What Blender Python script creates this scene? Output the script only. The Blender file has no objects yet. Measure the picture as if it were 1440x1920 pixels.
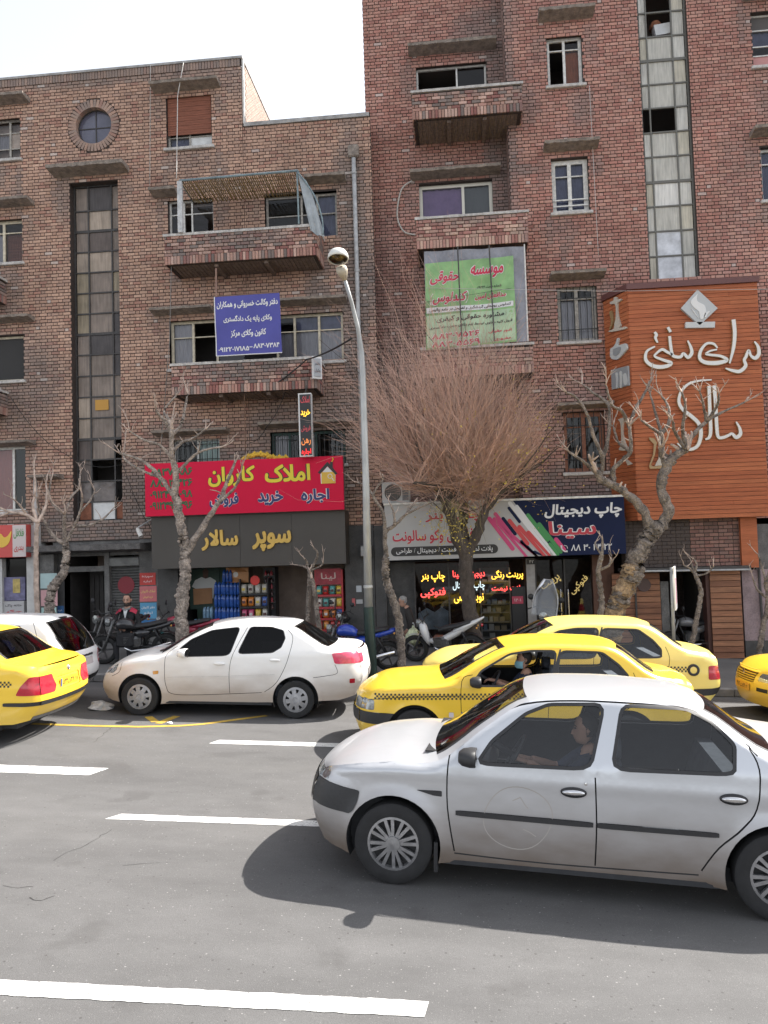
import bpy, bmesh, math, random
from mathutils import Vector, Matrix, Quaternion
from mathutils.geometry import delaunay_2d_cdt
random.seed(7)
SC = bpy.context.scene
COL = SC.collection

# ------------------------------------------------------------------ camera, sky, sun, exposure
FPX, CAMH = 1450.0, 2.7
PITCH, ROLL, YAW = math.radians(2.68), math.radians(-1.77), math.radians(5.43)
GRADE = -0.0423            # the street runs downhill to the right
ROADDIR = 0.0298           # the lanes run at a slight angle to the house fronts
_cy, _sy, _cp, _sp = math.cos(YAW), math.sin(YAW), math.cos(PITCH), math.sin(PITCH)
CF = Vector((-_sy * _cp, _cy * _cp, _sp))
_r0 = Vector((_cy, _sy, 0)); _u0 = _r0.cross(CF)
CR = _r0 * math.cos(ROLL) + _u0 * math.sin(ROLL)
CU = -_r0 * math.sin(ROLL) + _u0 * math.cos(ROLL)
cam_data = bpy.data.cameras.new('camera')
cam = bpy.data.objects.new('camera', cam_data)
COL.objects.link(cam)
cam_data.sensor_fit = 'VERTICAL'; cam_data.sensor_height = 36.0
cam_data.lens = FPX / 1920.0 * 36.0
cam_data.clip_start = 0.05; cam_data.clip_end = 600
m = Matrix((CR, CU, -CF)).transposed().to_4x4()
m.translation = (0, 0, CAMH)
cam.matrix_world = m
SC.camera = cam

SUN_EL, SUN_AZ = math.radians(47), math.radians(61)      # azimuth from +Y towards +X
world = bpy.data.worlds.new("World"); SC.world = world; world.use_nodes = True
nt = world.node_tree; bg = nt.nodes['Background']
sky = nt.nodes.new('ShaderNodeTexSky'); sky.sky_type = 'NISHITA'; sky.sun_disc = False
sky.sun_elevation = SUN_EL; sky.sun_rotation = SUN_AZ
sky.air_density = 1.0; sky.dust_density = 4.0; sky.ozone_density = 1.0; sky.altitude = 1200
hsv = nt.nodes.new('ShaderNodeHueSaturation'); hsv.inputs['Saturation'].default_value = 0.26
nt.links.new(sky.outputs[0], hsv.inputs['Color']); nt.links.new(hsv.outputs[0], bg.inputs[0])
bg.inputs[1].default_value = 0.10
sun_d = bpy.data.lights.new('sun', 'SUN'); sun_d.energy = 3.0; sun_d.angle = math.radians(0.6)
sun_d.color = (1.0, 0.95, 0.88)
sun = bpy.data.objects.new('sun', sun_d); COL.objects.link(sun)
sd = Vector((math.sin(SUN_AZ) * math.cos(SUN_EL), math.cos(SUN_AZ) * math.cos(SUN_EL), math.sin(SUN_EL)))
sun.rotation_euler = sd.to_track_quat('Z', 'Y').to_euler(); sun.location = (20, 10, 30)
SC.view_settings.view_transform = 'Standard'; SC.view_settings.look = 'None'
SC.view_settings.gamma = 1.0; SC.view_settings.use_curve_mapping = False
SC.view_settings.exposure = 1.95
SC.cycles.max_bounces = 8; SC.cycles.transparent_max_bounces = 16
SC.cycles.use_denoising = True

# ------------------------------------------------------------------ survey: a sight line met with a real plane
def ray(px, py):
 return CR * ((px - 720) / FPX) + CU * ((960 - py) / FPX) + CF
def onY(px, py, Y):
 d = ray(px, py); t = Y / d.y
 return Vector((d.x * t, Y, CAMH + d.z * t))
def gnd(px, py, h=0.0):
 d = ray(px, py); t = (CAMH - h) / (GRADE * d.x - d.z)
 return Vector((d.x * t, d.y * t, CAMH + d.z * t))
def F(px, py, Y=19.5):
 p = onY(px, py, Y); return p.x, p.z
def gz(x): return GRADE * x
# ------------------------------------------------------------------ materials
def lin(c):
 f = lambda v: v / 12.92 if v <= 0.04045 else ((v + 0.055) / 1.055) ** 2.4
 if isinstance(c, str):
  c = c.lstrip('#'); c = [int(c[i:i + 2], 16) / 255 for i in (0, 2, 4)]
  return tuple(f(v) for v in c)
 return tuple(c)
MATS = {}
def M(name, col, rough=0.6, metal=0.0, noise=None, bump=None, coat=0.0, spec=0.5, emit=0.0, attr=None, coord='Object', noise2=None, dust=None, cracks=None, emcol=None):
 if name in MATS: return MATS[name]
 mt = bpy.data.materials.new(name); mt.use_nodes = True; MATS[name] = mt
 n = mt.node_tree.nodes; L = mt.node_tree.links
 b = n['Principled BSDF']; c = lin(col) + (1,)
 b.inputs['Base Color'].default_value = c
 b.inputs['Roughness'].default_value = rough; b.inputs['Metallic'].default_value = metal
 b.inputs['Specular IOR Level'].default_value = spec
 b.inputs['Coat Weight'].default_value = coat; b.inputs['Coat Roughness'].default_value = 0.04
 if emit:
  b.inputs['Emission Color'].default_value = lin(emcol) + (1,) if emcol else c
  b.inputs['Emission Strength'].default_value = emit
 out = None
 tc = n.new('ShaderNodeTexCoord').outputs[coord] if coord != 'Position' else n.new('ShaderNodeNewGeometry').outputs['Position']
 if attr:
  a = n.new('ShaderNodeAttribute'); a.attribute_name = attr; out = a.outputs['Color']
 def mulnoise(out, scale, amt, stretch=(1, 1, 1), detail=5):
  mp = n.new('ShaderNodeMapping'); mp.inputs['Scale'].default_value = stretch; L.new(tc, mp.inputs[0])
  t = n.new('ShaderNodeTexNoise'); t.inputs['Scale'].default_value = scale; t.inputs['Detail'].default_value = detail
  t.inputs['Roughness'].default_value = 0.62
  L.new(mp.outputs[0], t.inputs['Vector'])
  mr = n.new('ShaderNodeMapRange'); mr.inputs[1].default_value = 0.28; mr.inputs[2].default_value = 0.72
  mr.inputs[3].default_value = 1 - amt; mr.inputs[4].default_value = 1 + amt * 0.6
  L.new(t.outputs[0], mr.inputs[0])
  mx = n.new('ShaderNodeVectorMath'); mx.operation = 'MULTIPLY'
  if out is not None: L.new(out, mx.inputs[0])
  else: mx.inputs[0].default_value = c[:3]
  L.new(mr.outputs[0], mx.inputs[1])
  return mx.outputs[0]
 if noise: out = mulnoise(out, *noise)
 if noise2: out = mulnoise(out, *noise2)
 if cracks:
  v = n.new('ShaderNodeTexVoronoi'); v.feature = 'DISTANCE_TO_EDGE'; v.inputs['Scale'].default_value = cracks[0]
  wn = n.new('ShaderNodeTexNoise'); wn.inputs['Scale'].default_value = 3.0; wn.inputs['Detail'].default_value = 6
  L.new(tc, wn.inputs['Vector'])
  ad = n.new('ShaderNodeMixRGB'); ad.blend_type = 'ADD'; ad.inputs[0].default_value = 0.35; L.new(tc, ad.inputs[1]); L.new(wn.outputs['Color'], ad.inputs[2])
  L.new(ad.outputs[0], v.inputs['Vector'])
  lt = n.new('ShaderNodeMath'); lt.operation = 'LESS_THAN'; lt.inputs[1].default_value = cracks[1]; L.new(v.outputs['Distance'], lt.inputs[0])
  big = n.new('ShaderNodeTexNoise'); big.inputs['Scale'].default_value = 0.7; L.new(tc, big.inputs['Vector'])
  g = n.new('ShaderNodeMath'); g.operation = 'GREATER_THAN'; g.inputs[1].default_value = cracks[2]; L.new(big.outputs[0], g.inputs[0])
  mm = n.new('ShaderNodeMath'); mm.operation = 'MULTIPLY'; L.new(lt.outputs[0], mm.inputs[0]); L.new(g.outputs[0], mm.inputs[1])
  mx = n.new('ShaderNodeMixRGB'); L.new(mm.outputs[0], mx.inputs[0])
  if out is not None: L.new(out, mx.inputs[1])
  else: mx.inputs[1].default_value = c
  mx.inputs[2].default_value = (c[0] * .35, c[1] * .35, c[2] * .35, 1)
  out = mx.outputs[0]
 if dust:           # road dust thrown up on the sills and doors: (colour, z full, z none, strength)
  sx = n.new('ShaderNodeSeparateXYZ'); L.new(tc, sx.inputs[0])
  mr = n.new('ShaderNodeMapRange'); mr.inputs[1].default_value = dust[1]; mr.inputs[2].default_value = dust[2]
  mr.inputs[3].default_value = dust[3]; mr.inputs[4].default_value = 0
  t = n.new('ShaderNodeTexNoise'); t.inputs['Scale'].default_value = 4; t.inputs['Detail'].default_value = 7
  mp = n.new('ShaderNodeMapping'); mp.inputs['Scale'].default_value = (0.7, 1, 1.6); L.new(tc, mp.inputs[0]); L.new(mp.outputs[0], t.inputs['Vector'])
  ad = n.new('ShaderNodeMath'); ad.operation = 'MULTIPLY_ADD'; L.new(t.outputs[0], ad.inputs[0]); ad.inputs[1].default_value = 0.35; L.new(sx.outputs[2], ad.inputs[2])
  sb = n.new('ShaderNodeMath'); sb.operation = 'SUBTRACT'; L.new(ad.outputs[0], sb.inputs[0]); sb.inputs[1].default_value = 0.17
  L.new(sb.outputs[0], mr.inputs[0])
  mx = n.new('ShaderNodeMixRGB'); L.new(mr.outputs[0], mx.inputs[0])
  if out is not None: L.new(out, mx.inputs[1])
  else: mx.inputs[1].default_value = c
  mx.inputs[2].default_value = lin(dust[0]) + (1,)
  out = mx.outputs[0]
  rr = n.new('ShaderNodeMapRange'); rr.inputs[3].default_value = rough; rr.inputs[4].default_value = 0.8; L.new(mr.outputs[0], rr.inputs[0]); L.new(rr.outputs[0], b.inputs['Roughness'])
  cr = n.new('ShaderNodeMapRange'); cr.inputs[3].default_value = coat; cr.inputs[4].default_value = 0.0; L.new(mr.outputs[0], cr.inputs[0]); L.new(cr.outputs[0], b.inputs['Coat Weight'])
 if out is not None: L.new(out, b.inputs['Base Color'])
 if bump:
  t = n.new('ShaderNodeTexNoise'); t.inputs['Scale'].default_value = bump[0]; t.inputs['Detail'].default_value = 6
  L.new(tc, t.inputs['Vector'])
  bp = n.new('ShaderNodeBump'); bp.inputs['Strength'].default_value = bump[1]; bp.inputs['Distance'].default_value = bump[2] if len(bump) > 2 else 0.01
  L.new(t.outputs[0], bp.inputs['Height']); L.new(bp.outputs[0], b.inputs['Normal'])
 return mt
def MP(*a, **k): return M(*a, coord='Position', **k)
def GLASS(name, tint, refl=0.9, rough=0.02, ior=1.5):
 if name in MATS: return MATS[name]
 mt = bpy.data.materials.new(name); mt.use_nodes = True; MATS[name] = mt
 n = mt.node_tree.nodes; L = mt.node_tree.links; n.remove(n['Principled BSDF'])
 tr = n.new('ShaderNodeBsdfTransparent'); tr.inputs[0].default_value = lin(tint) + (1,)
 gl = n.new('ShaderNodeBsdfGlossy'); gl.inputs['Roughness'].default_value = rough; gl.inputs[0].default_value = (refl, refl, refl, 1)
 fr = n.new('ShaderNodeFresnel'); fr.inputs[0].default_value = ior
 mx = n.new('ShaderNodeMixShader'); L.new(fr.outputs[0], mx.inputs[0]); L.new(tr.outputs[0], mx.inputs[1]); L.new(gl.outputs[0], mx.inputs[2])
 L.new(mx.outputs[0], n['Material Output'].inputs[0])
 return mt

# ------------------------------------------------------------------ mesh helpers
class MB:
 def __init__(s): s.v = []; s.f = []; s.c = []; s.has = False
 def quad(s, a, b, c, d, col=None):
  i = len(s.v); s.v += [tuple(a), tuple(b), tuple(c), tuple(d)]; s.f.append((i, i + 1, i + 2, i + 3)); s.c.append(col)
 def tri(s, a, b, c, col=None):
  i = len(s.v); s.v += [tuple(a), tuple(b), tuple(c)]; s.f.append((i, i + 1, i + 2)); s.c.append(col)
 def box(s, x0, x1, y0, y1, z0, z1, col=None, noback=False):
  i = len(s.v)
  s.v += [(x0, y0, z0), (x1, y0, z0), (x1, y1, z0), (x0, y1, z0), (x0, y0, z1), (x1, y0, z1), (x1, y1, z1), (x0, y1, z1)]
  fs = [(0, 1, 5, 4), (1, 2, 6, 5), (3, 0, 4, 7), (4, 5, 6, 7), (3, 2, 1, 0)]
  if not noback: fs.append((2, 3, 7, 6))
  for f in fs: s.f.append(tuple(i + k for k in f)); s.c.append(col)
 def obox(s, c, ax, ay, az, col=None):   # oriented box: centre and half-axis vectors
  c, ax, ay, az = Vector(c), Vector(ax), Vector(ay), Vector(az); i = len(s.v)
  for dz in (-1, 1):
   for dx, dy in ((-1, -1), (1, -1), (1, 1), (-1, 1)): s.v.append(tuple(c + ax * dx + ay * dy + az * dz))
  for f in [(0, 1, 5, 4), (1, 2, 6, 5), (2, 3, 7, 6), (3, 0, 4, 7), (4, 5, 6, 7), (3, 2, 1, 0)]:
   s.f.append(tuple(i + k for k in f)); s.c.append(col)
 def bbox(s, x0, x1, y0, y1, z0, z1, r=0.01):   # box with chamfered edges all round (in plan and elevation)
  prof = [(x0 + r, y0), (x1 - r, y0), (x1, y0 + r), (x1, y1 - r), (x1 - r, y1), (x0 + r, y1), (x0, y1 - r), (x0, y0 + r)]
  cx, cyy = (x0 + x1) / 2, (y0 + y1) / 2
  ins = [(cx + (p[0] - cx) * (1 - 2 * r / max(x1 - x0, 2.01 * r)), cyy + (p[1] - cyy) * (1 - 2 * r / max(y1 - y0, 2.01 * r))) for p in prof]
  rings = [[(p[0], p[1], z0) for p in ins], [(p[0], p[1], z0 + r) for p in prof], [(p[0], p[1], z1 - r) for p in prof], [(p[0], p[1], z1) for p in ins]]
  s.rings(rings, True, True)
 def rings(s, rings, cap0=True, cap1=True, closed=True, col=None):
  i0 = len(s.v); n = len(rings[0])
  for r in rings: s.v += [tuple(p) for p in r]
  for k in range(len(rings) - 1):
   for j in range(n if closed else n - 1):
    a = i0 + k * n + j; b = i0 + k * n + (j + 1) % n
    s.f.append((a, b, b + n, a + n)); s.c.append(col)
  if cap0: s.f.append(tuple(i0 + j for j in reversed(range(n)))); s.c.append(col)
  if cap1: s.f.append(tuple(i0 + (len(rings) - 1) * n + j for j in range(n))); s.c.append(col)
 def tube(s, pts, rad, n=8, cap=True, col=None, wob=0.0):
  pts = [Vector(p) for p in pts]
  if not isinstance(rad, (list, tuple)): rad = [rad] * len(pts)
  up = Vector((0.13, 0.37, 0.92)); rings = []
  for k, p in enumerate(pts):
   t = (pts[min(k + 1, len(pts) - 1)] - pts[max(k - 1, 0)])
   if t.length < 1e-9: t = Vector((0, 0, 1))
   t.normalize(); a = t.cross(up)
   if a.length < 0.05: a = t.cross(Vector((1, 0, 0)))
   a.normalize(); b = t.cross(a)
   rings.append([p + (a * math.cos(2 * math.pi * j / n) + b * math.sin(2 * math.pi * j / n)) * rad[k] * (1 + (random.uniform(-wob, wob) if wob else 0)) for j in range(n)])
  s.rings(rings, cap, cap, True, col)
 def lathe(s, prof, c, axis='z', n=24, col=None, cap=False):   # prof: (r, h)
  c = Vector(c); rings = []
  for r, h in prof:
   R = []
   for j in range(n):
    a = 2 * math.pi * j / n; u, v = r * math.cos(a), r * math.sin(a)
    R.append(c + (Vector((u, v, h)) if axis == 'z' else Vector((u, h, v)) if axis == 'y' else Vector((h, u, v))))
   rings.append(R)
  s.rings(rings, cap, cap, True, col)
 def prism(s, poly, y0, y1, col=None, plane='xz'):   # closed 2D polygon extruded
  P = (lambda p, h: (p[0], h, p[1])) if plane == 'xz' else ((lambda p, h: (p[0], p[1], h)) if plane == 'xy' else (lambda p, h: (h, p[0], p[1])))
  s.rings([[P(p, y0) for p in poly], [P(p, y1) for p in poly]], True, True, True, col)
 def mesh(s, name, smooth=False, attr=False, sharp=None):
  me = bpy.data.meshes.new(name); me.from_pydata(s.v, [], s.f)
  if smooth:
   me.polygons.foreach_set('use_smooth', [True] * len(me.polygons))
   if sharp: me.set_sharp_from_angle(angle=math.radians(sharp))
  if attr:
   a = me.color_attributes.new('col', 'FLOAT_COLOR', 'CORNER')
   buf = []
   for f, c in zip(s.f, s.c): buf += list((c or (0.3, 0.3, 0.3)) + (1.0,)) * len(f)
   a.data.foreach_set('color', buf)
  me.update(); return me
def put(name, me, mat, parent=None, kind=None, label=None):
 if isinstance(me, MB): me = me.mesh(name)
 if mat is not None:
  if len(me.materials) == 0: me.materials.append(mat)
 o = bpy.data.objects.new(name, me); COL.objects.link(o)
 if parent: o.parent = parent
 if kind: o['kind'] = kind
 if label: o['label'] = label
 return o
def tag(o, label, cat, group=None):
 o['label'] = label; o['category'] = cat
 if group: o['group'] = group
 return o
def thing(name, label, cat, loc=(0, 0, 0), group=None):
 o = bpy.data.objects.new(name, None); COL.objects.link(o); o.location = loc; o.empty_display_size = 0.2
 return tag(o, label, cat, group)
def fix_base(o):                       # children are modelled in world space: move the empty without moving them
 pass
def dup(o, parent=None):
 c = o.copy(); COL.objects.link(c)
 if parent: c.parent = parent
 for ch in list(o.children): dup(ch, c)
 return c
def catmull(P, n=5):
 out = []
 for i in range(len(P) - 1):
  p0 = P[max(i - 1, 0)]; p1 = P[i]; p2 = P[i + 1]; p3 = P[min(i + 2, len(P) - 1)]
  for k in range(n):
   t = k / n
   out.append(tuple(0.5 * ((2 * b) + (-a + c) * t + (2 * a - 5 * b + 4 * c - d) * t * t + (-a + 3 * b - 3 * c + d) * t ** 3) for a, b, c, d in zip(p0, p1, p2, p3)))
 out.append(tuple(P[-1])); return out
def inpoly(x, y, P):
 c = False; j = len(P) - 1
 for i in range(len(P)):
  if (P[i][1] > y) != (P[j][1] > y) and x < (P[j][0] - P[i][0]) * (y - P[i][1]) / (P[j][1] - P[i][1]) + P[i][0]: c = not c
  j = i
 return c
def densify(P, d, closed=False):
 out = []; n = len(P)
 for i in range(n if closed else n - 1):
  a, b = P[i], P[(i + 1) % n]; L = math.hypot(b[0] - a[0], b[1] - a[1]); k = max(1, int(math.ceil(L / d)))
  for j in range(k): out.append((a[0] + (b[0] - a[0]) * j / k, a[1] + (b[1] - a[1]) * j / k))
 if not closed: out.append(tuple(P[-1]))
 return out
def offs(P, d):                        # offset an open polyline
 out = []
 for i in range(len(P)):
  a = P[max(i - 1, 0)]; b = P[min(i + 1, len(P) - 1)]; dx, dy = b[0] - a[0], b[1] - a[1]; L = math.hypot(dx, dy) or 1
  out.append((P[i][0] - dy / L * d, P[i][1] + dx / L * d))
 return out
def strip(P, w):                       # thin polygon round a polyline
 return offs(P, w) + list(reversed(offs(P, -w)))
def grow(P, d):                        # grow a closed polygon outwards
 n = len(P); A = sum(P[i][0] * P[(i + 1) % n][1] - P[(i + 1) % n][0] * P[i][1] for i in range(n)); sg = -1 if A > 0 else 1
 out = []
 for i in range(n):
  a, b, c = P[i - 1], P[i], P[(i + 1) % n]
  n1 = (-(b[1] - a[1]), b[0] - a[0]); n2 = (-(c[1] - b[1]), c[0] - b[0]); l1 = math.hypot(*n1) or 1; l2 = math.hypot(*n2) or 1
  mx, my = n1[0] / l1 + n2[0] / l2, n1[1] / l1 + n2[1] / l2; k = 2 * d * sg / max(0.5, mx * mx + my * my)
  out.append((b[0] + mx * k, b[1] + my * k))
 return out
def rounded(P, r=0.25, n=3):           # cut and round the corners of a closed polygon
 out = []
 for i in range(len(P)):
  a, b, c = P[i - 1], P[i], P[(i + 1) % len(P)]
  p = (b[0] + (a[0] - b[0]) * r, b[1] + (a[1] - b[1]) * r); q = (b[0] + (c[0] - b[0]) * r, b[1] + (c[1] - b[1]) * r)
  for k in range(n + 1):
   t = k / n; out.append(tuple((1 - t) ** 2 * p[j] + 2 * t * (1 - t) * b[j] + t * t * q[j] for j in (0, 1)))
 return out
def sheet(regions, polys, mapf, sp, size, flip=False, clip=None, lines=()):
 """Constrained triangulation of a flat drawing mapped on to a curved surface.
 regions: list of (key, polygon, inset) - first match wins; returns {key: MB}"""
 pts = []; edges = []
 for P in polys:
  D = densify(P, size, True); i = len(pts); pts += D
  edges += [(i + k, i + (k + 1) % len(D)) for k in range(len(D))]
 for P in lines:
  D = densify(P, size); i = len(pts); pts += D; edges += [(i + k, i + k + 1) for k in range(len(D) - 1)]
 xs = [p[0] for p in pts]; ys = [p[1] for p in pts]
 nx = int((max(xs) - min(xs)) / sp) + 1; ny = int((max(ys) - min(ys)) / sp) + 1
 for i in range(nx + 1):
  for j in range(ny + 1): pts.append((min(xs) + i * sp + 0.00137, min(ys) + j * sp + 0.00091 + (sp / 2 if i % 2 else 0)))
 V, E_, T = delaunay_2d_cdt([Vector(p) for p in pts], edges, [], 0, 1e-5)[:3]
 bb = [(k, P, ins, min(p[0] for p in P), max(p[0] for p in P), min(p[1] for p in P), max(p[1] for p in P)) for k, P, ins in regions]
 res = {}; idx = {}
 for t in T:
  cx = sum(V[i].x for i in t) / 3; cz = sum(V[i].y for i in t) / 3; hit = None
  for k, P, ins, x0, x1, y0, y1 in bb:
   if x0 <= cx <= x1 and y0 <= cz <= y1 and inpoly(cx, cz, P): hit = (k, ins); break
  if not hit or hit[0] is None or (clip and not inpoly(cx, cz, clip)): continue
  k, ins = hit
  mb = res.setdefault(k, MB()); ix = idx.setdefault(k, {})
  f = []
  for i in t:
   if i not in ix: ix[i] = len(mb.v); mb.v.append(tuple(mapf(V[i].x, V[i].y, ins)))
   f.append(ix[i])
  mb.f.append(tuple(reversed(f)) if flip else tuple(f)); mb.c.append(None)
 return res

# ------------------------------------------------------------------ Persian lettering (joined letter forms, right to left)
_AR = {}
for ch, iso, nf in [('ا', 0xFE8D, 2), ('آ', 0xFE81, 2), ('ب', 0xFE8F, 4), ('پ', 0xFB56, 4), ('ت', 0xFE95, 4), ('ج', 0xFE9D, 4), ('چ', 0xFB7A, 4), ('ح', 0xFEA1, 4), ('خ', 0xFEA5, 4), ('د', 0xFEA9, 2), ('ذ', 0xFEAB, 2), ('ر', 0xFEAD, 2), ('ز', 0xFEAF, 2), ('س', 0xFEB1, 4), ('ش', 0xFEB5, 4), ('ص', 0xFEB9, 4), ('ض', 0xFEBD, 4), ('ط', 0xFEC1, 4), ('ظ', 0xFEC5, 4), ('ع', 0xFEC9, 4), ('غ', 0xFECD, 4), ('ف', 0xFED1, 4), ('ق', 0xFED5, 4), ('ک', 0xFB8E, 4), ('گ', 0xFB92, 4), ('ل', 0xFEDD, 4), ('م', 0xFEE1, 4), ('ن', 0xFEE5, 4), ('و', 0xFEED, 2), ('ه', 0xFEE9, 4), ('ی', 0xFBFC, 4)]:
 _AR[ch] = (iso, nf)
def shape(s):
 res = []; k = 0
 while k < len(s):
  c = s[k]; prev = s[k - 1] if k else ' '
  if c not in _AR: res.append(c); k += 1; continue
  pj = prev in _AR and _AR[prev][1] == 4
  if c == 'ل' and k + 1 < len(s) and s[k + 1] == 'ا': res.append(chr(0xFEFC if pj else 0xFEFB)); k += 2; continue
  iso, nf = _AR[c]; nj = nf == 4 and k + 1 < len(s) and s[k + 1] in _AR
  res.append(chr(iso + ((1 if pj else 0) if nf == 2 else (3 if pj and nj else 1 if pj else 2 if nj else 0)))); k += 1
 r = ''.join({'(': ')', ')': '('}.get(c, c) for c in reversed(res))
 out = ''; i = 0; D = '۰۱۲۳۴۵۶۷۸۹0123456789'
 while i < len(r):
  if r[i] in D:
   j = i
   while j < len(r) and (r[j] in D or (r[j] == ' ' and j + 1 < len(r) and r[j + 1] in D)): j += 1
   out += r[i:j][::-1]; i = j
  else: out += r[i]; i += 1
 return out
GLY = {}
def outlines(t):
 """contours of a line of letters, as directed polygons of unit size"""
 if t in GLY: return GLY[t]
 cu = bpy.data.curves.new('lettering', 'FONT'); cu.body = t; cu.fill_mode = 'NONE'; cu.resolution_u = 3
 o = bpy.data.objects.new('tmp_text', cu); COL.objects.link(o); bpy.context.view_layer.update()
 me = bpy.data.meshes.new_from_object(o.evaluated_get(bpy.context.evaluated_depsgraph_get())); bpy.data.objects.remove(o); bpy.data.curves.remove(cu)
 nx = {}
 for e in me.edges:
  a, c = e.vertices; nx.setdefault(a, []).append(c); nx.setdefault(c, []).append(a)
 seen = set(); P = []
 for v in range(len(me.vertices)):
  if v in seen or v not in nx: continue
  L_ = [v]; seen.add(v); c = v + 1 if v + 1 in nx[v] else nx[v][0]
  while c not in seen:
   L_.append(c); seen.add(c); f = [k for k in nx[c] if k not in seen]
   if not f: break
   c = f[0]
  Q = []
  for k in L_:
   q = (me.vertices[k].co.x, me.vertices[k].co.y)
   if not Q or math.hypot(q[0] - Q[-1][0], q[1] - Q[-1][1]) > 1e-4: Q.append(q)
  if len(Q) > 3: P.append(Q)
 bpy.data.meshes.remove(me); GLY[t] = P; return P
def winding(x, y, Ps):
 w = 0
 for P in Ps:
  j = len(P) - 1
  for i in range(len(P)):
   a, c = P[j], P[i]
   if (a[1] > y) != (c[1] > y) and x < a[0] + (c[0] - a[0]) * (y - a[1]) / (c[1] - a[1]): w += 1 if c[1] > a[1] else -1
   j = i
 return w
def fatten(P, d):
 n = len(P); out = []
 for i in range(n):
  a, c = P[i - 1], P[(i + 1) % n]; dx, dy = c[0] - a[0], c[1] - a[1]; l = math.hypot(dx, dy) or 1; out.append((P[i][0] - dy / l * d, P[i][1] + dx / l * d))
 return out
def glyphs(s, w=None, h=None, bold=0.0, depth=0.0, raw=False, shear=0.0):
 """letters as a mesh in a flat XY frame, centred, fitted to width w and/or height h"""
 Ps = outlines(s if raw else shape(s))
 if bold: Ps = [fatten(P, bold) for P in Ps]
 if shear: Ps = [[(x + y * shear, y) for x, y in P] for P in Ps]
 X = [p[0] for P in Ps for p in P]; Y = [p[1] for P in Ps for p in P]; x0, x1, y0, y1 = min(X), max(X), min(Y), max(Y)
 sx = w / (x1 - x0) if w else None; sy = h / (y1 - y0) if h else None; sx = sx or sy; sy = sy or sx
 boxes = [(min(p[0] for p in P), max(p[0] for p in P), min(p[1] for p in P), max(p[1] for p in P)) for P in Ps]
 par = list(range(len(Ps)))
 def find(a):
  while par[a] != a: a = par[a]
  return a
 for i in range(len(Ps)):
  for j in range(i):
   a, c = boxes[i], boxes[j]
   if a[0] <= c[1] and c[0] <= a[1] and a[2] <= c[3] and c[2] <= a[3]: par[find(i)] = find(j)
 G_ = {}
 for i in range(len(Ps)): G_.setdefault(find(i), []).append(Ps[i])
 mb = MB(); T = lambda x, y, z: ((x - (x0 + x1) / 2) * sx, (y - (y0 + y1) / 2) * sy, z)
 for g in G_.values():
  pts = []; ed = []
  for P in g:
   i = len(pts); pts += [Vector(p) for p in P]; ed += [(i + k, i + (k + 1) % len(P)) for k in range(len(P))]
   if depth:
    for k in range(len(P)): a, c = P[k], P[(k + 1) % len(P)]; mb.quad(T(*a, 0), T(*c, 0), T(*c, depth), T(*a, depth))
  V, E_, F_ = delaunay_2d_cdt(pts, ed, [], 0, 1e-6)[:3]; i0 = len(mb.v); mb.v += [T(v.x, v.y, depth) for v in V]
  for f in F_:
   cx = sum(V[i].x for i in f) / 3; cy = sum(V[i].y for i in f) / 3
   if winding(cx, cy, g): mb.f.append(tuple(i0 + i for i in f)); mb.c.append(None)
 return mb.mesh('lettering')
def write(s, mat, parent, o, ex, ey, w=None, h=None, bold=0.0, depth=0.0, name='lettering', raw=False, shear=0.0):
 """lettering on a plane: o centre, ex reading axis to the right, ey up (vectors); sits just proud along ex x ey"""
 me = glyphs(s, w, h, bold, depth, raw, shear)
 ex = Vector(ex).normalized(); ey = Vector(ey).normalized(); ez = ex.cross(ey); o = Vector(o)
 for v in me.vertices:
  c = v.co.copy(); v.co = o + ex * c.x + ey * c.y + ez * c.z
 me.materials.clear(); me.materials.append(mat); me.name = name
 return put(name, me, mat, parent)
BLACKP = M('black_plastic', (0.022, 0.022, 0.024), 0.55, noise=(40, 0.25))
CHROME = M('bright_metal', (0.62, 0.62, 0.63), 0.18, 1.0)
# ------------------------------------------------------------------ road, kerb, pavement
ASPH = M('asphalt', (0.113, 0.111, 0.111), 0.85, noise=(0.9, 0.24, (.16, 1, 1)), noise2=(3.5, 0.2, (.5, 1, 1), 8), bump=(190, 0.5, 0.006))
def specks(mt, scale, size, keep, col):
 n = mt.node_tree.nodes; L_ = mt.node_tree.links; b = n['Principled BSDF']; src = b.inputs['Base Color'].links[0].from_socket
 g = n.new('ShaderNodeNewGeometry'); v = n.new('ShaderNodeTexVoronoi'); v.inputs['Scale'].default_value = scale; L_.new(g.outputs['Position'], v.inputs['Vector'])
 a = n.new('ShaderNodeMath'); a.operation = 'LESS_THAN'; a.inputs[1].default_value = size; L_.new(v.outputs['Distance'], a.inputs[0])
 sp = n.new('ShaderNodeSeparateColor'); L_.new(v.outputs['Color'], sp.inputs[0]); k = n.new('ShaderNodeMath'); k.operation = 'LESS_THAN'; k.inputs[1].default_value = keep; L_.new(sp.outputs[0], k.inputs[0])
 m_ = n.new('ShaderNodeMath'); m_.operation = 'MULTIPLY'; L_.new(a.outputs[0], m_.inputs[0]); L_.new(k.outputs[0], m_.inputs[1])
 x = n.new('ShaderNodeMixRGB'); L_.new(m_.outputs[0], x.inputs[0]); L_.new(src, x.inputs[1]); x.inputs[2].default_value = col + (1,); L_.new(x.outputs[0], b.inputs['Base Color'])
specks(ASPH, 60, .26, .25, (.15, .146, .142)); specks(ASPH, 24, .15, .16, (.24, .235, .23)); specks(ASPH, 22, .2, .10, (.055, .053, .052))
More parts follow.
